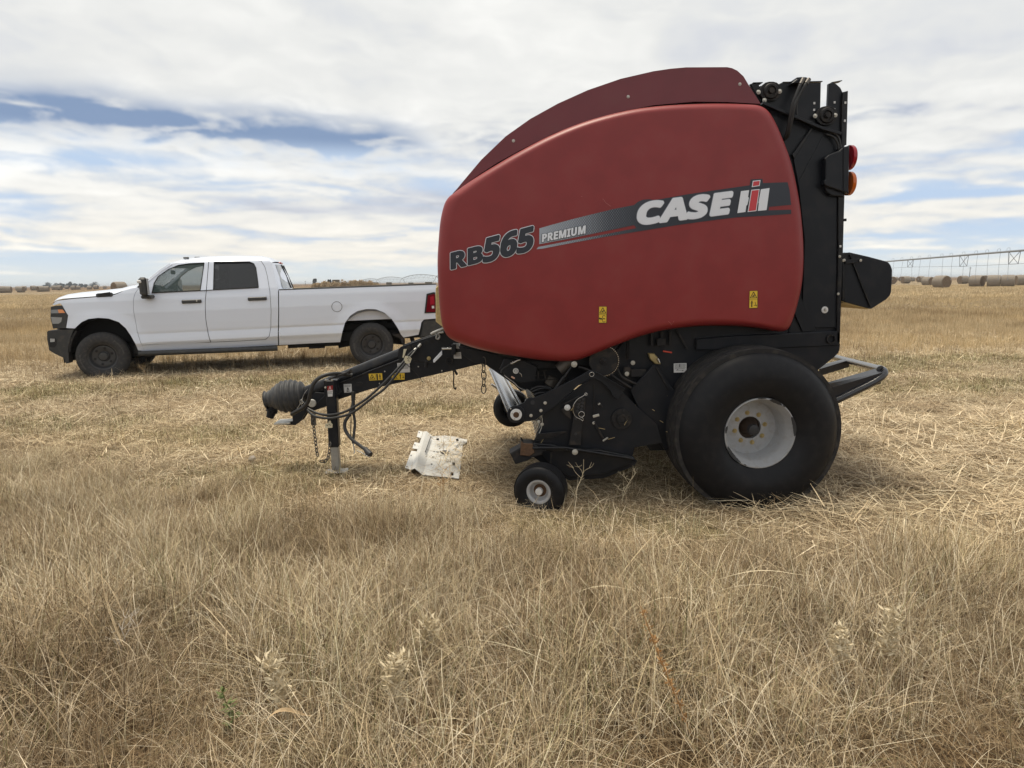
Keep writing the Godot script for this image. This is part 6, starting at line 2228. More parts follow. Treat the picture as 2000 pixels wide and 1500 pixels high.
# ---------- far field ----------
func straw_texture(seed_: int, a: Color, c: Color) -> ImageTexture:
	# short fibres in all directions, tiling
	var s := 512
	var im := Image.create(s, s, false, Image.FORMAT_RGB8)
	im.fill((a * 0.6).linear_to_srgb())
	var g := RandomNumberGenerator.new()
	g.seed = seed_
	for k in 9000:
		var an := g.randf() * TAU
		var l := g.randf_range(5.0, 22.0)
		var x := g.randf() * s
		var y := g.randf() * s
		var col := a.lerp(c, g.randf()) * g.randf_range(0.5, 1.15)
		col = col.linear_to_srgb()
		for q in int(l):
			im.set_pixel(posmod(int(x), s), posmod(int(y), s), col)
			x += cos(an)
			y += sin(an)
	return ImageTexture.create_from_image(im)


func far_field() -> void:
	bales()
	near_pivot()
	far_pivot()
	horizon_things()


func bale_proto(m_side: Material, m_end: Material) -> Node3D:
	# a round bale lying on its side, axis along x, origin on the ground
	var o := Node3D.new()
	var g := RandomNumberGenerator.new()
	g.seed = 31
	var fn := FastNoiseLite.new()
	fn.frequency = 1.0
	fn.seed = 4
	var r := 0.86
	var n := 40
	var prof := [[-0.78, 0.90], [-0.76, 0.97], [-0.70, 1.0], [-0.35, 1.012], [0.0, 1.015], [0.35, 1.012], [0.70, 1.0], [0.76, 0.97], [0.78, 0.90]]
	var at := func(i: int, k: int) -> Vector3:
		var a := TAU * (k % n) / n
		var rr: float = r * prof[i][1] + fn.get_noise_3d(cos(a) * 2.0, sin(a) * 2.0, prof[i][0] * 3.0) * 0.035
		var y := r + sin(a) * rr
		if y < 0.06:
			y = 0.0
		return Vector3(prof[i][0], y * 0.97, cos(a) * rr * 1.02)
	var b := MB.new()
	for i in prof.size() - 1:
		for k in n:
			var p: Vector3 = at.call(i, k)
			var q: Vector3 = at.call(i, k + 1)
			var s: Vector3 = at.call(i + 1, k + 1)
			var t: Vector3 = at.call(i + 1, k)
			var c := Vector3(0, r, 0)
			var nn := []
			for w in [p, q, s, t]:
				var d: Vector3 = w - c
				d.x = 0.0 if absf(w.x) < 0.72 else w.x
				nn.append(d.normalized())
			b.trin(p, q, s, nn[0], nn[1], nn[2])
			b.trin(p, s, t, nn[0], nn[2], nn[3])
	obj("net_wrap", b, m_side, o)
	for e in [0, prof.size() - 1]:
		b = MB.new()
		var sg := -1.0 if e == 0 else 1.0
		var rings := 7
		var pt := func(j: int, k: int) -> Vector3:
			var p: Vector3 = at.call(e, k)
			var c := Vector3(p.x + sg * 0.02, r * 0.97, 0)
			var w := p.lerp(c, float(j) / rings)
			w.x += fn.get_noise_2d(w.y * 7.0, w.z * 7.0) * 0.03 * (0.0 if j == 0 else 1.0)
			return w
		for j in rings:
			for k in n:
				b.quad(pt.call(j, k), pt.call(j, k + 1), pt.call(j + 1, k + 1), pt.call(j + 1, k), Vector3(sg, 0, 0))
		obj("end_face", b, m_end, o)
	return o


func bales() -> void:
	var ms := StandardMaterial3D.new()
	ms.albedo_texture = straw_texture(51, Color(0.31, 0.265, 0.22), Color(0.56, 0.49, 0.415))
	ms.uv1_triplanar = true
	ms.uv1_scale = Vector3.ONE * 0.8
	ms.roughness = 0.95
	var me := StandardMaterial3D.new()
	me.albedo_texture = straw_texture(52, Color(0.20, 0.145, 0.10), Color(0.42, 0.32, 0.22))
	me.uv1_triplanar = true
	me.uv1_scale = Vector3.ONE * 0.8
	me.roughness = 1.0
	var proto := bale_proto(ms, me)
	var first := true
	var list := [
		[Vector3(61.035, 0.1, -91.273), -1.32, 1.02, "largest round bale right of the baler, its straw end facing right"],
		[Vector3(75.098, 0.1, -115.842), -1.3, 0.9, "small round bale half hidden behind the left side of the largest bale"],
		[Vector3(70.106, 0.1, -97.077), -1.05, 1.0, "grey round bale standing alone just right of the largest bale"],
		[Vector3(70.986, 0.1, -94.917), -0.66, 1.0, "left one of two grey round bales lying end to end at right"],
		[Vector3(70.986, 0.1, -94.917) + Vector3(1.28, 0, 0.99), -0.66, 1.0, "right one of two grey round bales lying end to end at right"],
		[Vector3(82.737, 0.1, -104.757), -0.3, 1.0, "round bale cut off by the right edge of the picture"],
		[Vector3(104.115, 0.1, -148.503), 0.1, 1.05, "far small round bale behind and between the largest bale and the lone bale"],
		[Vector3(118.155, 0.1, -185.469), 0.2, 1.0, "small dark round bale left of the largest bale, nearest to it"],
		[Vector3(102.042, 0.1, -166.095), 0.05, 1.05, "dark round bale nearest the black kicker box, in front of two farther ones"],
		[Vector3(141.435, 0.1, -227.007), 0.3, 1.0, "far small round bale on the right under the irrigation pipe, third from the kicker box"],
		[Vector3(133.765, 0.1, -219.583), 0.4, 1.0, "far dark round bale just left of and behind the nearer one by the kicker box"],
		[Vector3(171.299, 0.1, -286.143), 0.2, 1.0, "tiny round bale nearest the kicker box on the right horizon"],
		[Vector3(129.236, 0.1, -175.899), 0.7, 1.0, "tiny round bale in the gap between the lone bale and the end to end pair"],
		[Vector3(161.911, 0.1, -206.828), 0.4, 1.0, "tiny round bale far behind the one at the right edge"],
		[Vector3(89.118, 0.1, -150.03), 1.2, 1.0, "round bale mostly hidden by the black kicker box"],
		[Vector3(-122.574, 0.1, -176.497), 0.9, 1.0, "round bale at the very left edge of the picture"],
		[Vector3(-125.988, 0.1, -183.687), 0.3, 1.0, "second round bale from the left edge, touching the one at the edge"],
		[Vector3(-135.967, 0.1, -203.604), 0.05, 1.05, "square-on grey round bale standing in front at far left"],
		[Vector3(-178.721, 0.1, -269.527), 0.5, 1.0, "small bale peeking out right of the square-on bale at far left"],
		[Vector3(-199.958, 0.1, -297.577), 0.5, 1.0, "small bale peeking out left of the square-on bale at far left"],
		[Vector3(-158.852, 0.1, -244.411), 0.9, 1.0, "dark small round bale left of the bale with its end in view"],
		[Vector3(-138.102, 0.1, -215.656), 1.05, 1.05, "round bale with its dark round end in view, left of the truck"],
		[Vector3(-138.948, 0.1, -219.682), 0.3, 1.0, "round bale right behind the one with its dark end in view"],
		[Vector3(-175.489, 0.1, -282.485), 0.4, 1.0, "small dark bale above the truck's front corner, left of a paler one"],
		[Vector3(-154.411, 0.1, -251.573), 0.05, 1.0, "dark bale with a pale top above the front of the truck's hood"],
		[Vector3(-207.311, 0.1, -343.674), 0.2, 1.0, "thin far bale over the front third of the truck's hood"],
		[Vector3(-167.423, 0.1, -281.855), 0.1, 1.0, "wide far bale over the middle of the truck's hood"],
		[Vector3(-172.568, 0.1, -293.72), 0.6, 1.0, "far bale touching the wide one over the middle of the hood"],
		[Vector3(-166.973, 0.1, -292.044), 0.3, 1.0, "far bale over the hood, left of the long low row"],
		[Vector3(-175.391, 0.1, -311.88), 0.1, 1.1, "far bale at the right end of the low row over the hood"],
		[Vector3(-201.96, 0.1, -367.149), 0.4, 1.0, "far bale left of the big bale behind the truck's hood"],
		[Vector3(-190.279, 0.1, -375.932), 0.2, 1.0, "far bale showing at the foot of the truck's windshield"],
	]
	for q in list:
		var o := proto if first else proto.duplicate() as Node3D
		first = false
		o.name = numbered("hay_bale", self)
		add_child(o, true)
		var p: Vector3 = q[0]
		p.y = ground_y(p.x, p.z)
		o.position = p
		o.rotation = Vector3(0, q[1], 0)
		o.scale = Vector3.ONE * q[2]
		tag(o, q[3], "hay bale", "round bales left in the field")
	var big := proto.duplicate() as Node3D
	big.name = numbered("hay_bale", self)
	add_child(big, true)
	var bp := Vector3(-57.803, 0.1, -109.033)
	big.position = Vector3(bp.x, 0.40, bp.z)
	big.rotation.y = 1.0
	big.scale = Vector3.ONE * 1.08
	tag(big, "big pale round bale rising behind the truck's hood", "hay bale", "round bales left in the field")


func near_pivot() -> void:
	var g := mat(Color(0.26, 0.28, 0.31), 0.5, 0.3)
	var dk := mat(Color(0.17, 0.18, 0.20), 0.6)
	var a := Vector3(49.714, 3.971, -63)
	var c := Vector3(58.465, 3.928, -100)
	var dir := (c - a).normalized()
	var e0 := a - dir * 14.0
	var e1 := c + dir * 14.0
	var base := Vector3((a.x + c.x) / 2, 0, (a.z + c.z) / 2)
	var o := thing("irrigation_pivot", "nearer centre pivot irrigation pipe hung on trusses above the bales at right", "irrigation system", base)
	var b := MB.new()
	tube(b, PackedVector3Array([e0, e1]), 0.105, 10)
	obj("pipe", b, g, o, -base)
	var flat := Vector3(dir.x, 0, dir.z).normalized()
	var side := flat.cross(Vector3.UP)
	# trusses under the pipe
	var on_pipe := func(px: float) -> Vector3:
		# where along the pipe a truss hangs, as a share of the way from the right edge to the kicker
		return a.lerp(c, px)
	var nodes := []
	for t in [-0.16, 0.045, 0.33, 0.755, 1.25]:
		var p: Vector3 = on_pipe.call(t)
		var w := 1.15
		var depth := 1.22 if t < 0.6 else 1.0
		b = MB.new()
		var l := p - flat * w
		var r := p + flat * w
		for s in [0.0]:
			var lo: Vector3 = p - flat * w * 0.78 + Vector3(0, -depth, 0)
			var ro: Vector3 = p + flat * w * 0.78 + Vector3(0, -depth, 0)
			for q in [[l, lo], [r, ro], [l, ro], [r, lo], [lo, ro]]:
				tube(b, PackedVector3Array(q), 0.026, 5)
			nodes.append(lo)
		obj("truss", b, dk, o, -base)
	for i in nodes.size() - 1:
		b = MB.new()
		tube(b, PackedVector3Array([nodes[i], nodes[i + 1]]), 0.016, 5)
		obj("truss_rod", b, dk, o, -base)
	# drop hoses on goosenecks
	for t in [-0.06, 0.085, 0.135, 0.20, 0.265, 0.345, 0.43, 0.50, 0.60, 0.685, 0.76, 0.855, 0.95]:
		var p: Vector3 = on_pipe.call(t)
		b = MB.new()
		var sway := rng.randf_range(-0.25, 0.25)
		var top := p + side * 0.25
		tube(b, spline(PackedVector3Array([p, p + Vector3(0, 0.32, 0) + side * 0.05, top + Vector3(0, 0.36, 0), top + side * 0.06, Vector3(top.x + sway * 0.4, 2.6, top.z), Vector3(top.x + sway, 1.35, top.z)]), 4), 0.014, 5)
		box(b, Vector3(top.x + sway, 1.3, top.z), Vector3(0.07, 0.10, 0.07))
		obj("drop_hose", b, g, o, -base)
	# the tower at the hidden end carries it
	for e in [e0, e1]:
		b = MB.new()
		for s in [-1.0, 1.0]:
			tube(b, PackedVector3Array([e, Vector3(e.x, 0.6, e.z) + side * s * 2.0]), 0.05, 6)
		tube(b, PackedVector3Array([Vector3(e.x, 0.6, e.z) + side * 2.2, Vector3(e.x, 0.6, e.z) - side * 2.2]), 0.06, 6)
		var tw := obj("tower", b, g, o, -base)
		b = MB.new()
		for s in [-1.0, 1.0]:
			disc(b, Vector3(e.x, 0.62, e.z) + side * s * 2.2 + flat * 0.15, 0.6, 0.3, 20, flat)
		obj("wheel", b, dk, tw)


func far_pivot() -> void:
	var g := mat(Color(0.27, 0.29, 0.31), 0.6, 0.2)
	var tops := [Vector3(-122.891, 1.686, -560), Vector3(-93.895, 2.897, -500), Vector3(-69.654, 3.668, -430), Vector3(-44.446, 3.72, -350), Vector3(-19.669, 3.781, -255), Vector3(-3.82, 3.952, -190)]
	var base := Vector3(tops[3].x, 0, tops[3].z)
	var o := thing("irrigation_pivot", "far centre pivot irrigation line in arched spans behind the truck bed", "irrigation system", base)
	for i in tops.size() - 1:
		var p: Vector3 = tops[i]
		var q: Vector3 = tops[i + 1]
		var bow: float = 0.62 + p.distance_to(q) * 0.006
		var arc := PackedVector3Array()
		for k in 17:
			var t := k / 16.0
			arc.append(p.lerp(q, t) + Vector3(0, bow * 4.0 * t * (1.0 - t), 0))
		var b := MB.new()
		tube(b, arc, 0.13, 6)
		obj("span_pipe", b, g, o, -base)
		b = MB.new()
		for k in range(1, 16, 2):
			var c := arc[k]
			var dn := c + Vector3(0, -1.1 - 0.5 * bow * (1.0 - absf(k - 8.0) / 8.0), 0)
			tube(b, PackedVector3Array([arc[k - 1], dn]), 0.045, 4)
			tube(b, PackedVector3Array([arc[k + 1], dn]), 0.045, 4)
			if k > 1:
				tube(b, PackedVector3Array([arc[k - 2] + Vector3(0, -1.2, 0), dn]), 0.03, 4)
		obj("truss", b, g, o, -base)
		b = MB.new()
		for k in range(1, 32):
			var t := k / 32.0
			var c := p.lerp(q, t) + Vector3(0, bow * 4.0 * t * (1.0 - t), 0)
			tube(b, PackedVector3Array([c, Vector3(c.x, 1.3, c.z)]), 0.025, 4)
		var dh := obj("drop_hoses", b, g, o, -base)
		dh.set_meta("kind", "stuff")
	for p in tops:
		var b := MB.new()
		for s in [-1.0, 1.0]:
			tube(b, PackedVector3Array([p, Vector3(p.x + s * 2.2, 0.3, p.z)]), 0.08, 5)
		tube(b, PackedVector3Array([Vector3(p.x - 2.4, 0.5, p.z), Vector3(p.x + 2.4, 0.5, p.z)]), 0.09, 5)
		obj("tower", b, g, o, -base)


func leaf_cloud(b: MB, at: Vector3, size: Vector3, n: int, leaf: float, g: RandomNumberGenerator) -> void:
	# many small leaf clumps through an uneven volume
	var lobes := []
	for k in 7:
		lobes.append([Vector3(g.randf_range(-0.6, 0.6), g.randf_range(-0.5, 0.6), g.randf_range(-0.6, 0.6)), g.randf_range(0.3, 0.6)])
	for k in n:
		var l = lobes[g.randi() % 7]
		var d := Vector3(g.randfn(), g.randfn(), g.randfn()).normalized() * pow(g.randf(), 0.4) * float(l[1])
		var p: Vector3 = at + (l[0] + d) * size * 0.6
		var u := Vector3(g.randfn(), g.randfn(), g.randfn()).normalized() * leaf * g.randf_range(0.5, 1.3)
		var w := u.cross(Vector3(g.randfn(), g.randfn(), g.randfn())).normalized() * leaf * 0.7
		b.tri(p - u, p + w, p + u, Vector3.UP)
		b.tri(p - u, p - w, p + u, Vector3.UP)


func horizon_things() -> void:
	var g := RandomNumberGenerator.new()
	g.seed = 77
	var leaf := mat(Color(0.050, 0.055, 0.055), 0.9)
	var wood := mat(Color(0.07, 0.055, 0.045), 0.9)
	# a row of trees on the left skyline
	for q in [[Vector3(-403.505, 2.679, -640), 7.0, 4.4, "leftmost dark dome-shaped tree on the left skyline"], [Vector3(-398.324, 1.93, -640), 2.4, 1.7, "lowest small tree of the left skyline row"], [Vector3(-395.277, 2.589, -640), 5.0, 3.4, "dark ragged tree third in the left skyline row"], [Vector3(-392.1, 2.324, -640), 3.2, 3.4, "narrow dark tree fourth in the left skyline row"], [Vector3(-389.355, 2.294, -640), 2.6, 2.8, "small narrow tree left of the tallest skyline tree"], [Vector3(-385.694, 2.254, -640), 4.6, 3.2, "tree touching the left side of the tallest skyline tree"], [Vector3(-382.426, 2.82, -640), 4.8, 5.6, "tallest dark tree of the left skyline row"], [Vector3(-378.825, 2.18, -640), 5.2, 3.2, "low wide tree right of the tallest skyline tree"], [Vector3(-373.313, 2.259, -640), 5.0, 3.4, "rounded dark tree right of the middle of the left skyline row"], [Vector3(-369.225, 1.844, -640), 3.2, 2.4, "small dark tree left of the long skyline grove"], [Vector3(-361.334, 2.684, -640), 9.5, 4.6, "long dark grove at the right end of the left skyline row"], [Vector3(-106.246, 2.984, -420), 2.6, 2.6, "lone dark round tree on the skyline behind the truck bed"], [Vector3(-69.798, 2.398, -300), 0.9, 1.7, "left one of two thin dark shrubs beside the grey stack"], [Vector3(-69.052, 2.39, -300), 0.8, 1.6, "right one of two thin dark shrubs beside the grey stack"]]:
		var p: Vector3 = q[0]
		var gy := ground_y(p.x, p.z)
		var o := thing("tree" if float(q[1]) > 1.0 else "shrub", q[3], "tree" if float(q[1]) > 1.0 else "shrub", Vector3(p.x, gy, p.z), "trees on the skyline")
		var h: float = maxf(p.y - gy, 1.0)
		var b := MB.new()
		leaf_cloud(b, Vector3(0, h, 0), Vector3(q[1], q[2], q[1]), 900, 0.28, g)
		leaf_cloud(b, Vector3(0, h * 0.55, 0), Vector3(float(q[1]) * 0.9, h * 1.1, q[1]), 500, 0.28, g)
		obj("crown", b, leaf, o)
		b = MB.new()
		tube(b, PackedVector3Array([Vector3.ZERO, Vector3(0.1, h * 0.6, 0), Vector3(0, h, 0)]), [0.16, 0.11, 0.05], 6)
		obj("trunk", b, wood, o)
	# dry brush behind the truck bed
	var twig := mat(Color(0.42, 0.33, 0.22), 0.95)
	for q in [[Vector3(-29.672, 1.67, -120), 1.0, "low dry brush at the left end of the brush line behind the bed"], [Vector3(-28.438, 1.744, -120), 1.3, "dry brush left of the grey stack behind the bed"], [Vector3(-26.66, 1.9, -118), 1.6, "dry brush in front of the grey stack behind the bed"], [Vector3(-25.62, 1.845, -120), 1.5, "dry brush right of the grey stack with thin upright stems"], [Vector3(-24.209, 1.918, -120), 1.7, "dry brush in the middle of the brush line behind the bed"], [Vector3(-22.414, 2.027, -118), 1.9, "tall dry brush left of the tallest brown clump"], [Vector3(-21.114, 2.057, -118), 2.0, "tallest brown dry brush clump behind the truck bed"], [Vector3(-20.166, 1.655, -120), 1.4, "dry brush at the right end of the brush line behind the bed"]]:
		var p: Vector3 = q[0]
		var gy := ground_y(p.x, p.z)
		var o := thing("dry_brush", q[2], "brush", Vector3(p.x, gy, p.z), "dry brush behind the truck")
		var b := MB.new()
		var top: float = p.y - gy
		for k in 150:
			var f := Vector3(g.randf_range(-0.9, 0.9), 0, g.randf_range(-0.6, 0.6))
			var hh: float = top * g.randf_range(0.45, 1.02)
			var t := f + Vector3(g.randf_range(-0.4, 0.4), hh, g.randf_range(-0.4, 0.4))
			tube(b, PackedVector3Array([f, f.lerp(t, 0.6) + Vector3(g.randf_range(-0.05, 0.05), 0, 0), t]), [0.035, 0.025, 0.012], 3, false)
			for s in 3:
				var w := f.lerp(t, g.randf_range(0.4, 0.95))
				tube(b, PackedVector3Array([w, w + Vector3(g.randf_range(-0.25, 0.25), g.randf_range(0.02, 0.3), g.randf_range(-0.2, 0.2))]), 0.014, 3, false)
		obj("stems", b, twig, o)
		b = MB.new()
		leaf_cloud(b, Vector3(0, top * 0.5, 0), Vector3(2.0, top * 1.1, 1.4), 1400, 0.11, g)
		obj("dry_leaves", b, mat(Color(0.46, 0.36, 0.24), 0.95), o)
	# stacks of square bales far behind the brush
	var stack := StandardMaterial3D.new()
	stack.albedo_texture = straw_texture(61, Color(0.16, 0.14, 0.105), Color(0.30, 0.26, 0.19))
	stack.uv1_triplanar = true
	stack.roughness = 1.0
	for q in [[Vector3(-44.427, 2.642, -200), 1.9, "grey square stack rising above the dry brush behind the bed"], [Vector3(-64.667, 1.77, -260), 2.0, "low brown stack under the lone round tree on the skyline"], [Vector3(-56.692, 2.042, -240), 1.3, "low grey stack beside the thin dark shrubs"], [Vector3(-39.797, 1.808, -240), 2.0, "small brown stack right of the tallest brush clump"], [Vector3(-40.931, 1.801, -280), 2.1, "small grey stack under the second arched span"], [Vector3(-34.399, 1.581, -300), 2.2, "flat dark stack under the third arched span"], [Vector3(-23.185, 1.744, -260), 2.6, "long low stack next to the baler's front edge on the skyline"]]:
		var p: Vector3 = q[0]
		var gy := ground_y(p.x, p.z)
		var h: float = p.y - gy
		var o := thing("bale_stack", q[2], "bale stack", Vector3(p.x, gy, p.z), "stacks on the skyline")
		for lv in 2:
			for cc in 2:
				var b := MB.new()
				box(b, Vector3((cc - 0.5) * float(q[1]) / 2, h * (lv * 0.5 + 0.25), 0), Vector3(float(q[1]) / 2 - 0.02, h * 0.5 - 0.02, 1.6), Basis(Vector3.UP, 0.02 * (lv - cc)), 0.05)
				obj("square_bale", b, stack, o)
	# power poles
	for q in [[Vector3(255.739, 6.559, -360), "thin power pole on the skyline behind the lone right bale"], [Vector3(-159.648, 4.047, -600), "tiny power pole on the skyline just right of the truck's rear window"]]:
		var p: Vector3 = q[0]
		var o := thing("power_pole", q[1], "pole", Vector3(p.x, 0, p.z), "power poles on the skyline")
		var b := MB.new()
		tube(b, PackedVector3Array([Vector3(0, 0, 0), Vector3(0, p.y, 0)]), [0.19, 0.12], 7)
		obj("post", b, wood, o)
		b = MB.new()
		bar(b, Vector3(-0.9, p.y - 0.5, 0), Vector3(0.9, p.y - 0.5, 0), 0.12, 0.14)
		obj("cross_arm", b, wood, o)


# ---------- things on the ground ----------
func loose_things() -> void:
	shield_sheet()
	weeds()
	var b := MB.new()
	var g := RandomNumberGenerator.new()
	g.seed = 13
	var rp := Vector3(-2.218, 0.03, -6.172)
	var o := thing("stone", "small pale grey stone in the grass left of the jack", "stone", Vector3(rp.x, ground_y(rp.x, rp.z), rp.z))
	for k in 10:
		for j in 6:
			var q := []
			for c in [[k, j], [k + 1, j], [k + 1, j + 1], [k, j + 1]]:
				var a: float = TAU * (c[0] % 10) / 10.0
				var e: float = PI * c[1] / 6.0
				var d := Vector3(cos(a) * sin(e), cos(e) * 0.7, sin(a) * sin(e))
				q.append(d * (0.036 + 0.015 * bump_noise.get_noise_3d(d.x * 2, d.y * 2, d.z * 2)) + Vector3(0, 0.03, 0))
			var ctr := Vector3(0, 0.03, 0)
			b.quad(q[0], q[1], q[2], q[3], (q[0] + q[2]) * 0.5 - ctr)
	obj("stone_body", b, mat(Color(0.33, 0.29, 0.25), 0.95), o)


func shield_sheet() -> void:
	# a bent sheet metal guard lying on the ground: flange with tabs, a raised fold, a flat field with bolts
	var at := Vector3(-0.542, 0.05, -6.276)
	at.y = ground_y(at.x, at.z) + 0.03
	var o := thing("metal_shield", "bent white sheet metal shield with bolts lying in the straw between jack and gauge wheel", "metal sheet", at)
	var paint := worn(Color(0.62, 0.62, 0.60), Color(0.30, 0.25, 0.19), 0.6, 0.0, 3.5, 41, 0.22)
	var b := MB.new()
	var sheet := func(p: Array) -> void:
		# a patch of thin sheet, outline in order
		var c := Vector3.ZERO
		for q in p:
			c += q
		c /= p.size()
		var nn := Vector3.ZERO
		for i in p.size():
			nn += (p[i] - c).cross(p[(i + 1) % p.size()] - c)
		nn = nn.normalized()
		if nn.y < 0.0:
			nn = -nn
		for i in p.size():
			var q: Vector3 = p[i]
			var r: Vector3 = p[(i + 1) % p.size()]
			b.tri(c, q, r, nn)
			b.tri(c - nn * 0.004, q - nn * 0.004, r - nn * 0.004, -nn)
			b.quad(q, r, r - nn * 0.004, q - nn * 0.004, (q + r) * 0.5 - c)
	var f := func(x: float, y: float, h: float) -> Vector3: return Vector3(x, h, y) - at
	# corners measured on the ground plane, then lifted to their height
	var A := [Vector3(-0.781, 0.13, -7.079), Vector3(-0.731, 0.13, -7.023), Vector3(-0.72, 0.13, -6.727), Vector3(-0.77, 0.13, -6.791)]
	var e1 := [Vector3(-0.726, 0.13, -7.023), Vector3(-0.698, 0.11, -5.628)]
	var e2 := [Vector3(-0.677, 0.165, -6.88), Vector3(-0.649, 0.15, -5.523)]
	var e3 := [Vector3(-0.615, 0.12, -6.848), Vector3(-0.581, 0.1, -5.5)]
	for q in [A, e1, e2, e3]:
		for i in q.size():
			q[i] = q[i] - at
	sheet.call(A)
	var B := [Vector3(-0.767, 0.13, -6.559), Vector3(-0.707, 0.13, -6.498), Vector3(-0.707, 0.12, -6.306), Vector3(-0.765, 0.12, -6.342)]
	var D := [Vector3(-0.763, 0.12, -6.249), Vector3(-0.702, 0.12, -6.214), Vector3(-0.698, 0.11, -5.628), Vector3(-0.754, 0.11, -5.696)]
	for q in [B, D]:
		for i in q.size():
			q[i] = q[i] - at
	sheet.call(B)
	sheet.call(D)
	sheet.call([e1[0], e2[0], e2[0].lerp(e2[1], 0.5), e2[1], e1[1], e1[0].lerp(e1[1], 0.6), e1[0].lerp(e1[1], 0.35)])
	sheet.call([e2[0], e3[0], e3[0].lerp(e3[1], 0.5), e3[1], e2[1], e2[0].lerp(e2[1], 0.5)])
	var F := [Vector3(-0.499, 0.1, -6.954), Vector3(-0.393, 0.09, -6.941), Vector3(-0.282, 0.09, -6.812), Vector3(-0.259, 0.09, -6.81), Vector3(-0.259, 0.09, -6.67), Vector3(-0.327, 0.09, -6.715), Vector3(-0.296, 0.09, -6.595), Vector3(-0.289, 0.08, -6.216), Vector3(-0.284, 0.08, -5.774), Vector3(-0.284, 0.07, -5.47), Vector3(-0.388, 0.07, -5.524), Vector3(-0.482, 0.08, -5.526)]
	for i in F.size():
		F[i] = F[i] - at
	sheet.call([e3[0]] + F + [e3[1], e3[0].lerp(e3[1], 0.5)])
	obj("sheet", b, paint, o)
	o.position.y -= 0.06
	b = MB.new()
	for q in [Vector3(-0.552, 0.105, -6.708), Vector3(-0.354, 0.1, -6.692), Vector3(-0.343, 0.095, -5.8), Vector3(-0.342, 0.09, -5.504)]:
		tube(b, PackedVector3Array([q - at, q - at + Vector3(0, 0.022, 0)]), 0.013, 8)
	obj("stud", b, M.chip, o)
	for q in [Vector3(-0.76, 0.135, -6.951), Vector3(-0.75, 0.13, -6.425), Vector3(-0.741, 0.125, -6.04), Vector3(-0.735, 0.12, -5.674), Vector3(-0.549, 0.105, -6.244), Vector3(-0.545, 0.105, -6.048), Vector3(-0.538, 0.1, -5.821)]:
		b = MB.new()
		disc(b, q - at + Vector3(0, 0.006, 0), 0.008, 0.004, 10, Vector3.UP)
		obj("bolt_hole", b, M.chip, o)
	b = MB.new()
	tube(b, spline(PackedVector3Array([Vector3(-0.494, 0.105, -6.26) - at, Vector3(-0.474, 0.105, -6.208) - at, Vector3(-0.444, 0.105, -6.186) - at, Vector3(-0.421, 0.105, -6.204) - at, Vector3(-0.412, 0.105, -6.244) - at])), 0.007, 6)
	bar(b, Vector3(-0.473, 0.108, -6.27) - at, Vector3(-0.437, 0.108, -6.262) - at, 0.03, 0.006)
	bar(b, Vector3(-0.534, 0.105, -6.243) - at, Vector3(-0.505, 0.105, -6.241) - at, 0.012, 0.006)
	obj("handle_slot", b, M.chip, o)
	b = MB.new()
	bar(b, Vector3(-0.616, 0.155, -6.677) - at, Vector3(-0.616, 0.145, -6.085) - at, 0.008, 0.006)
	obj("slit", b, M.chip, o)
	b = MB.new()
	for k in 3:
		var q := [Vector3(-0.325, 0.08, -6.731), Vector3(-0.285, 0.07, -6.236), Vector3(-0.287, 0.05, -5.635)][k] as Vector3
		box(b, q - at + Vector3(0, -0.03, -0.02), Vector3(0.05, 0.05, 0.03))
	obj("return_flange", b, paint, o)


func stem(b: MB, from: Vector3, to: Vector3, r: float, g: RandomNumberGenerator, wob := 0.03) -> PackedVector3Array:
	var m1 := from.lerp(to, 0.33) + Vector3(g.randf_range(-wob, wob), 0, g.randf_range(-wob, wob))
	var m2 := from.lerp(to, 0.67) + Vector3(g.randf_range(-wob, wob), 0, g.randf_range(-wob, wob))
	var s := spline(PackedVector3Array([from, m1, m2, to]), 4)
	var rr := []
	for i in s.size():
		rr.append(lerpf(r, r * 0.4, float(i) / s.size()))
	tube(b, s, rr, 5)
	return s


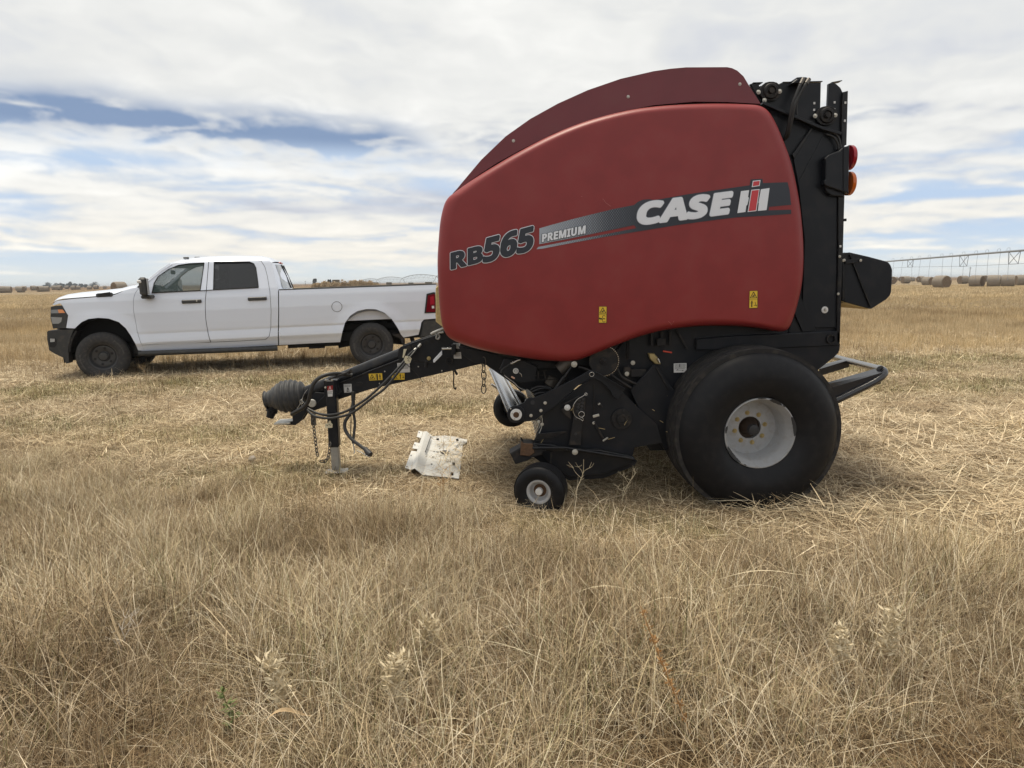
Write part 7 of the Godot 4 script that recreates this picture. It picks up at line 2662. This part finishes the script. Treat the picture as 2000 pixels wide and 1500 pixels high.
func weeds() -> void:
	# single dry plants that stand out from the grass
	var g := RandomNumberGenerator.new()
	g.seed = 91
	var pale := mat(Color(0.60, 0.51, 0.35), 0.9)
	var rusty := mat(Color(0.44, 0.25, 0.10), 0.9)
	var green := mat(Color(0.12, 0.15, 0.045), 0.8)
	var leafc := mat(Color(0.42, 0.30, 0.17), 0.8)
	for q in [[Vector3(0.698, 0, -2.2), 0.52, -0.20, rusty, "tall rust-brown weed leaning left in the foreground right of centre", 0], [Vector3(-0.765, 0, -2.325), 0.30, -0.06, pale, "pale feathery seed head left of centre near the bottom", 1], [Vector3(-0.397, 0, -2.308), 0.30, 0.06, pale, "pale bushy seed head just left of the centre bottom", 1], [Vector3(1.549, 0, -2.506), 0.34, 0.03, pale, "pale feathery seed head at lower right", 1], [Vector3(1.368, 0, -2.462), 0.26, -0.03, pale, "smaller pale seed head left of the lower right one", 1], [Vector3(-1.641, 0, -2.816), 0.20, 0.02, mat(Color(0.55, 0.49, 0.42), 0.9), "whitish branched dry weed at lower left", 2], [Vector3(-0.996, 0, -2.336), 0.17, 0.0, green, "small green leafy weed at lower left", 3], [Vector3(-0.33, 0, -2.751), 0.2, 0.04, pale, "curled pale seed stalk right of the left seed heads", 1], [Vector3(0.585, 0, -4.785), 0.36, 0.07, pale, "thin dry grass stalk in front of the gauge wheel's right side", 2], [Vector3(-0.398, 0, -5.029), 0.22, 0.0, rusty, "brown upright grass tuft in front of the metal shield", 2], [Vector3(-5.658, 0.1, -11.139), 0.30, 0.05, leafc, "dry weed standing against the truck's front tyre", 2], [Vector3(0.961, 0, -4.88), 0.25, 0.1, pale, "bent dry stalk left of the big tyre", 2]]:
		var at: Vector3 = q[0]
		at.y = ground_y(at.x, at.z) - 0.01
		var o := thing("weed", q[4], "weed", at, "weeds standing in the grass")
		var b := MB.new()
		var h: float = q[1]
		var tip := Vector3(q[2], h, 0.02)
		var s := stem(b, Vector3.ZERO, tip, 0.0036, g)
		if q[5] == 2:
			for k in 7:
				var f := s[3 + g.randi() % (s.size() - 5)]
				var e := f + Vector3(g.randf_range(-0.1, 0.1), g.randf_range(0.03, 0.12), g.randf_range(-0.05, 0.05))
				stem(b, f, e, 0.0018, g, 0.012)
				for j in 2:
					stem(b, f.lerp(e, 0.6), f.lerp(e, 0.6) + Vector3(g.randf_range(-0.05, 0.05), g.randf_range(0.0, 0.04), g.randf_range(-0.04, 0.04)), 0.0014, g, 0.006)
		obj("stalk", b, q[3], o)
		b = MB.new()
		if q[5] == 0 or q[5] == 1:
			var n := 260 if q[5] == 1 else 200
			for k in n:
				var t := g.randf_range(0.45, 1.0) if q[5] == 1 else g.randf_range(0.2, 0.98)
				var f := s[clampi(int(t * (s.size() - 1)), 0, s.size() - 1)] + Vector3(g.randfn(), g.randfn(), g.randfn()) * (0.014 if q[5] == 1 else 0.006)
				var l := (0.042 if q[5] == 1 else 0.024) * g.randf_range(0.5, 1.1)
				var d := (Vector3(g.randfn(), g.randf_range(0.1, 1.6), g.randfn())).normalized() * l
				var w := d.cross(Vector3(g.randfn(), g.randfn(), g.randfn())).normalized() * l * 0.13
				b.tri(f, f + d * 0.5 + w, f + d, Vector3.BACK)
				b.tri(f, f + d * 0.5 - w, f + d, Vector3.BACK)
			obj("seed_head", b, q[3], o)
		elif q[5] == 3:
			for k in 34:
				var f := s[g.randi() % s.size()]
				var d := Vector3(g.randfn(), g.randf_range(-0.2, 0.9), g.randfn()).normalized() * g.randf_range(0.02, 0.045)
				var w := d.cross(Vector3.UP).normalized() * 0.007
				b.tri(f, f + d * 0.5 + w, f + d, Vector3.UP)
				b.tri(f, f + d * 0.5 - w, f + d, Vector3.UP)
			obj("leaf_cluster", b, q[3], o)
	# a broad dry leaf and thick straws on top of the grass
	for q in [[Vector3(-0.714, 0, -2.146), 0.14, 0.022, "broad curled brown leaf at the bottom edge left of centre"], [Vector3(0.54, 0, -3.008), 0.42, 0.008, "long pale blade lying left of the rust-brown weed"], [Vector3(1.347, 0, -3.118), 0.6, 0.008, "long pale straw lying across the grass right of centre"], [Vector3(0.81, 0, -2.918), 0.35, 0.009, "bent pale blade beside the rust-brown weed"]]:
		var at: Vector3 = q[0]
		at.y = ground_y(at.x, at.z) + 0.17
		var o := thing("dry_leaf", q[3], "leaf", at, "broad dry leaves on the grass")
		var b := MB.new()
		var l: float = q[1]
		var w: float = q[2]
		var prev := []
		for k in 11:
			var t := k / 10.0
			var p := Vector3((t - 0.5) * l, sin(t * PI * 1.5) * 0.035, cos(t * 3.0) * 0.05)
			var ww := w * sin(PI * clampf(t, 0.06, 0.96)) * 0.5
			var a := p + Vector3(0.0, 0.3 * ww, ww)
			var c := p + Vector3(0.0, 0.3 * ww, -ww)
			if k > 0:
				b.quad(prev[0], prev[1], p, a, Vector3.UP)
				b.quad(prev[1], prev[2], c, p, Vector3.UP)
			prev = [a, p, c]
		obj("blade", b, leafc if w > 0.02 else pale, o)


# ---------- grass, straw and stubble ----------
func blade(b: MB, at: Vector3, az: float, h: float, lean: float, droop: float, w: float, segs: int, c: Color, twist: float) -> void:
	# one narrow blade that leans and bends over
	var p := at
	var ang := lean
	var step := h / segs
	var side := Vector3(-sin(az + twist), 0, cos(az + twist))
	var prev := []
	for k in segs + 1:
		var t := float(k) / segs
		var ww := w * (1.0 - t * t * 0.85) * 0.5
		var dir := Vector3(cos(az) * sin(ang), cos(ang), sin(az) * sin(ang))
		var nn := dir.cross(side).normalized()
		var cur := [p - side * ww, p + side * ww, nn]
		if k > 0:
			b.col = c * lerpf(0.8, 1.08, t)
			b.trin(prev[0], prev[1], cur[1], prev[2], prev[2], cur[2])
			b.trin(prev[0], cur[1], cur[0], prev[2], cur[2], cur[2])
		prev = cur
		p += dir * step
		ang += droop / segs * (0.4 + 1.2 * t)
		az += twist * 0.15


func tuft(g: RandomNumberGenerator, n: int, radius: float, h0: float, h1: float, lean: float, droop: float, w: float, segs: int, raised := 0.0) -> ArrayMesh:
	var b := MB.new()
	b.colored = true
	var main := g.randf() * TAU
	for k in n:
		var a := g.randf() * TAU
		var r := sqrt(g.randf()) * radius
		var v := g.randf()
		var c := Color(0.66, 0.55, 0.38).lerp(Color(0.42, 0.325, 0.205), v)
		var kind := g.randf()
		if kind < 0.24:
			c = Color(0.88, 0.79, 0.62) * g.randf_range(0.8, 1.05)
		elif kind < 0.50:
			c = Color(0.18, 0.125, 0.075)
		elif kind < 0.55:
			c = Color(0.20, 0.20, 0.09)
		var az := main + g.randfn() * 2.2
		blade(b, Vector3(cos(a) * r, -0.01 + raised * g.randf() * g.randf(), sin(a) * r), az, g.randf_range(h0, h1), absf(g.randfn()) * lean, g.randf_range(-0.15, 1.0) * droop, w * g.randf_range(0.6, 1.3), segs, c, g.randf_range(-0.9, 0.9))
	return b.mesh()


func litter(g: RandomNumberGenerator, n: int, radius: float, l0: float, l1: float, w: float, pile: float) -> ArrayMesh:
	# loose straws lying on each other
	var b := MB.new()
	b.colored = true
	for k in n:
		var a := g.randf() * TAU
		var r := sqrt(g.randf()) * radius
		var v := g.randf()
		var c := Color(0.78, 0.67, 0.49).lerp(Color(0.50, 0.40, 0.265), v)
		if g.randf() < 0.18:
			c = Color(0.84, 0.75, 0.57)
		if g.randf() < 0.12:
			c = Color(0.26, 0.185, 0.115)
		blade(b, Vector3(cos(a) * r, g.randf_range(0.002, pile), sin(a) * r), g.randf() * TAU, g.randf_range(l0, l1), PI / 2 + g.randfn() * 0.16, g.randfn() * 0.35, w * g.randf_range(0.6, 1.4), 2, c, g.randf_range(-0.4, 0.4) + (PI / 2 if g.randf() < 0.3 else 0.0))
	return b.mesh()


func stubble(g: RandomNumberGenerator, n: int, radius: float, h0: float, h1: float, w: float) -> ArrayMesh:
	var b := MB.new()
	b.colored = true
	for k in n:
		var a := g.randf() * TAU
		var r := sqrt(g.randf()) * radius
		var c := Color(0.80, 0.68, 0.47).lerp(Color(0.40, 0.30, 0.175), g.randf())
		blade(b, Vector3(cos(a) * r, -0.01, sin(a) * r), g.randf() * TAU, g.randf_range(h0, h1), absf(g.randfn()) * 0.25 if g.randf() < 0.8 else 1.2, g.randf_range(-0.1, 0.3), w, 1, c, 0.0)
	return b.mesh()


func scatter(called: String, mesh: Mesh, m: Material, at: Array, parent: Node3D) -> void:
	if at.is_empty():
		return
	var mm := MultiMesh.new()
	mm.transform_format = MultiMesh.TRANSFORM_3D
	mm.use_colors = true
	mm.mesh = mesh
	mm.instance_count = at.size()
	for i in at.size():
		mm.set_instance_transform(i, at[i][0])
		mm.set_instance_color(i, at[i][1])
	var o := MultiMeshInstance3D.new()
	o.name = numbered(called, parent)
	o.multimesh = mm
	o.material_override = m
	o.set_meta("kind", "stuff")
	parent.add_child(o, true)


func in_view(x: float, d: float, margin: float) -> bool:
	return absf(x - 0.03 * d) < 0.80 * d + margin


func clear_of(x: float, d: float) -> bool:
	# keep tall blades out of tyres, jack foot and sheet
	for q in [[1.96, 4.85, 0.55, 0.50], [0.33, 4.55, 0.26, 0.40], [-1.35, 5.8, 0.10, 0.10]]:
		if absf(x - q[0]) < q[2] and absf(d - q[1]) < q[3]:
			return false
	return true


func tint(g: RandomNumberGenerator, x: float, z: float, green: float) -> Color:
	var p := patch_noise.get_noise_2d(x * 0.8, z * 0.8)
	var q := patch_noise.get_noise_2d(x * 0.35 + 80.0, z * 0.35)
	var c := Color(1.02, 1.0, 0.96).lerp(Color(0.72, 0.66, 0.59), ss(-0.1, 0.45, p)).lerp(Color(1.08, 1.04, 0.94), ss(0.0, 0.5, q))
	c *= g.randf_range(0.70, 1.12)
	return c.lerp(Color(0.50, 0.58, 0.34) * g.randf_range(0.7, 1.1), green * 0.8)


func grasses() -> void:
	var m := StandardMaterial3D.new()
	m.vertex_color_use_as_albedo = true
	m.roughness = 0.75
	m.metallic_specular = 0.35
	m.backlight_enabled = true
	m.backlight = Color(0.2, 0.2, 0.2)
	var g := RandomNumberGenerator.new()
	g.seed = 3
	# uncut dry grass nearest the camera
	var tg := Node3D.new()
	tg.name = "dry_grass"
	add_child(tg)
	tag(tg, "uncut dry tan grass with curled blades filling the foreground", "grass", "", "stuff")
	var kinds := []
	var spots := []
	for k in 10:
		spots.append([])
	for k in 4:
		kinds.append(tuft(g, 44, 0.12, 0.09, 0.27, 0.45, 2.3, 0.0015, 6))
	for k in 3:
		kinds.append(tuft(g, 44, 0.15, 0.10, 0.29, 1.0, 3.5, 0.0014, 8))
	for k in 3:
		kinds.append(tuft(g, 48, 0.19, 0.07, 0.26, 1.4, 1.8, 0.0017, 6, 0.12))
	for k in 46000:
		var d := sqrt(g.randf_range(1.0, 72.0))
		var x := g.randf_range(-9.0, 7.5)
		if not in_view(x, d, 1.4) or g.randf() > tall_at(x, -d) or not clear_of(x, d):
			continue
		var n1 := patch_noise.get_noise_2d(x * 1.1 + 20.0, d * 1.1)
		var kind := g.randi() % 4 if n1 + g.randf_range(-0.4, 0.4) > 0.0 else 4 + g.randi() % 3
		if g.randf() < 0.36:
			kind = 7 + g.randi() % 3
		var s := g.randf_range(0.6, 1.3) * lerpf(1.08, 0.66, ss(3.2, 6.5, d)) * (1.0 + n1 * 0.9) * lerpf(0.4, 1.0, tall_at(x, -d))
		var gr := ss(0.35, 0.7, patch_noise.get_noise_2d(x * 2.2 + 9.0, d * 2.2)) * 0.5 + (0.35 if kind >= 7 and g.randf() < 0.25 else 0.0)
		spots[kind].append([Transform3D(Basis(Vector3.UP, g.randf() * TAU).scaled(Vector3(s, s * g.randf_range(0.8, 1.15), s)), Vector3(x, ground_y(x, -d), -d)), tint(g, x, -d, gr)])
	for k in 10:
		scatter("tuft", kinds[k], m, spots[k], tg)
	# flattened straw around and behind the machines
	var lt := Node3D.new()
	lt.name = "straw"
	add_child(lt)
	tag(lt, "loose flattened straw lying around the baler and in front of the truck", "straw", "", "stuff")
	kinds = [litter(g, 60, 0.34, 0.06, 0.26, 0.0042, 0.03), litter(g, 60, 0.34, 0.05, 0.22, 0.0038, 0.045), litter(g, 46, 0.30, 0.10, 0.36, 0.0062, 0.07), litter(g, 30, 0.30, 0.04, 0.14, 0.008, 0.05)]
	spots = [[], [], [], []]
	for k in 30000:
		var d := sqrt(g.randf_range(12.0, 330.0))
		var x := g.randf_range(-15.0, 16.0)
		if not in_view(x, d, 1.5):
			continue
		var tall := tall_at(x, -d)
		var heap := ss(1.8, 2.6, x) * ss(3.7, 4.4, d) * ss(8.5, 7.0, d)
		var keep := (1.0 - tall * 0.95) * lerpf(0.62, 1.0, heap) * (1.0 - 0.75 * green_at(x, -d)) * lerpf(1.0, 0.55, ss(9.0, 17.0, d))
		if g.randf() > keep:
			continue
		var kind := g.randi() % 2
		if g.randf() < 0.12 + 0.5 * heap:
			kind = 2
		if d > 10.0 and g.randf() < 0.4:
			kind = 3
		var s := g.randf_range(0.8, 1.3)
		var y := ground_y(x, -d) + heap * maxf(0.0, patch_noise.get_noise_2d(x * 2.0, d * 3.0)) * 0.08
		spots[kind].append([Transform3D(Basis(Vector3.UP, g.randf() * TAU).scaled(Vector3(s, g.randf_range(0.6, 1.6), s)), Vector3(x, y, -d)), tint(g, x, -d, 0.0) * lerpf(1.0, 1.08, heap)])
	for k in 4:
		scatter("straw_patch", kinds[k], m, spots[k], lt)
	# short new grass in the wheel tracks, and dead stems left standing
	var sg := Node3D.new()
	sg.name = "short_grass"
	add_child(sg)
	tag(sg, "short green and grey grass showing through the straw in patches", "grass", "", "stuff")
	kinds = [tuft(g, 40, 0.10, 0.03, 0.09, 0.5, 1.2, 0.0036, 3), tuft(g, 26, 0.12, 0.05, 0.15, 0.6, 1.2, 0.0036, 3), tuft(g, 9, 0.10, 0.10, 0.30, 0.4, 0.9, 0.0030, 4)]
	spots = [[], [], []]
	for k in 26000:
		var d := sqrt(g.randf_range(14.0, 260.0))
		var x := g.randf_range(-14.0, 15.0)
		if not in_view(x, d, 1.2) or not clear_of(x, d):
			continue
		var gr := green_at(x, -d)
		var roll := g.randf()
		if roll < gr * 0.9:
			spots[0].append([Transform3D(Basis(Vector3.UP, g.randf() * TAU).scaled(Vector3.ONE * g.randf_range(0.8, 1.5)), Vector3(x, ground_y(x, -d), -d)), tint(g, x, -d, 0.55 + 0.4 * g.randf())])
		elif roll < gr + 0.16 * ss(11.0, 6.0, d) + 0.05:
			spots[1].append([Transform3D(Basis(Vector3.UP, g.randf() * TAU).scaled(Vector3.ONE * g.randf_range(0.6, 1.1)), Vector3(x, ground_y(x, -d), -d)), tint(g, x, -d, 0.15 if g.randf() < 0.4 else 0.0)])
		elif roll < gr + 0.245:
			spots[2].append([Transform3D(Basis(Vector3.UP, g.randf() * TAU).scaled(Vector3.ONE * g.randf_range(0.5, 1.0)), Vector3(x, ground_y(x, -d), -d)), tint(g, x, -d, 0.0)])
	for k in 3:
		scatter("tuft", kinds[k], m, spots[k], sg)
	# upright stubble from the truck outwards
	var st := Node3D.new()
	st.name = "stubble"
	add_child(st)
	tag(st, "upright cut stubble covering the field out to the bales", "stubble", "", "stuff")
	kinds = [stubble(g, 14, 0.09, 0.09, 0.25, 0.0062), stubble(g, 16, 0.16, 0.11, 0.27, 0.012), stubble(g, 16, 0.34, 0.10, 0.26, 0.022)]
	spots = [[], [], []]
	for k in 150000:
		var t := g.randf()
		var d := lerpf(11.8, 30.0, pow(t, 0.8)) if k < 70000 else lerpf(28.0, 120.0, pow(t, 0.85))
		var wide := 0.82 * d + 3.0
		var x := g.randf_range(-wide, wide) + 0.03 * d
		if d < 30.0 and g.randf() > ss(11.8, 15.0, d + patch_noise.get_noise_2d(x * 0.8, d) * 1.5):
			continue
		var row := sin((x * 0.35 + d) * TAU / 0.76)
		if d < 34.0 and g.randf() > 0.5 + 0.5 * row:
			continue
		var kind := 0 if d < 22.0 else (1 if d < 48.0 else 2)
		var s := g.randf_range(0.75, 1.25)
		spots[kind].append([Transform3D(Basis(Vector3.UP, g.randf() * TAU).scaled(Vector3(s, s * g.randf_range(0.7, 1.1), s)), Vector3(x, ground_y(x, -d), -d)), tint(g, x * 0.3, -d * 0.3, 0.0)])
	for k in 3:
		scatter("stubble_rows", kinds[k], m, spots[k], st)

func _ready() -> void:
	rng.seed = 11
	patch_noise.seed = 3
	patch_noise.frequency = 1.0
	patch_noise.fractal_octaves = 3
	bump_noise.seed = 9
	bump_noise.frequency = 1.0
	bump_noise.fractal_octaves = 4
	surroundings()
	materials()
	field()
	baler()
	pickup()
	far_field()
	loose_things()
	grasses()
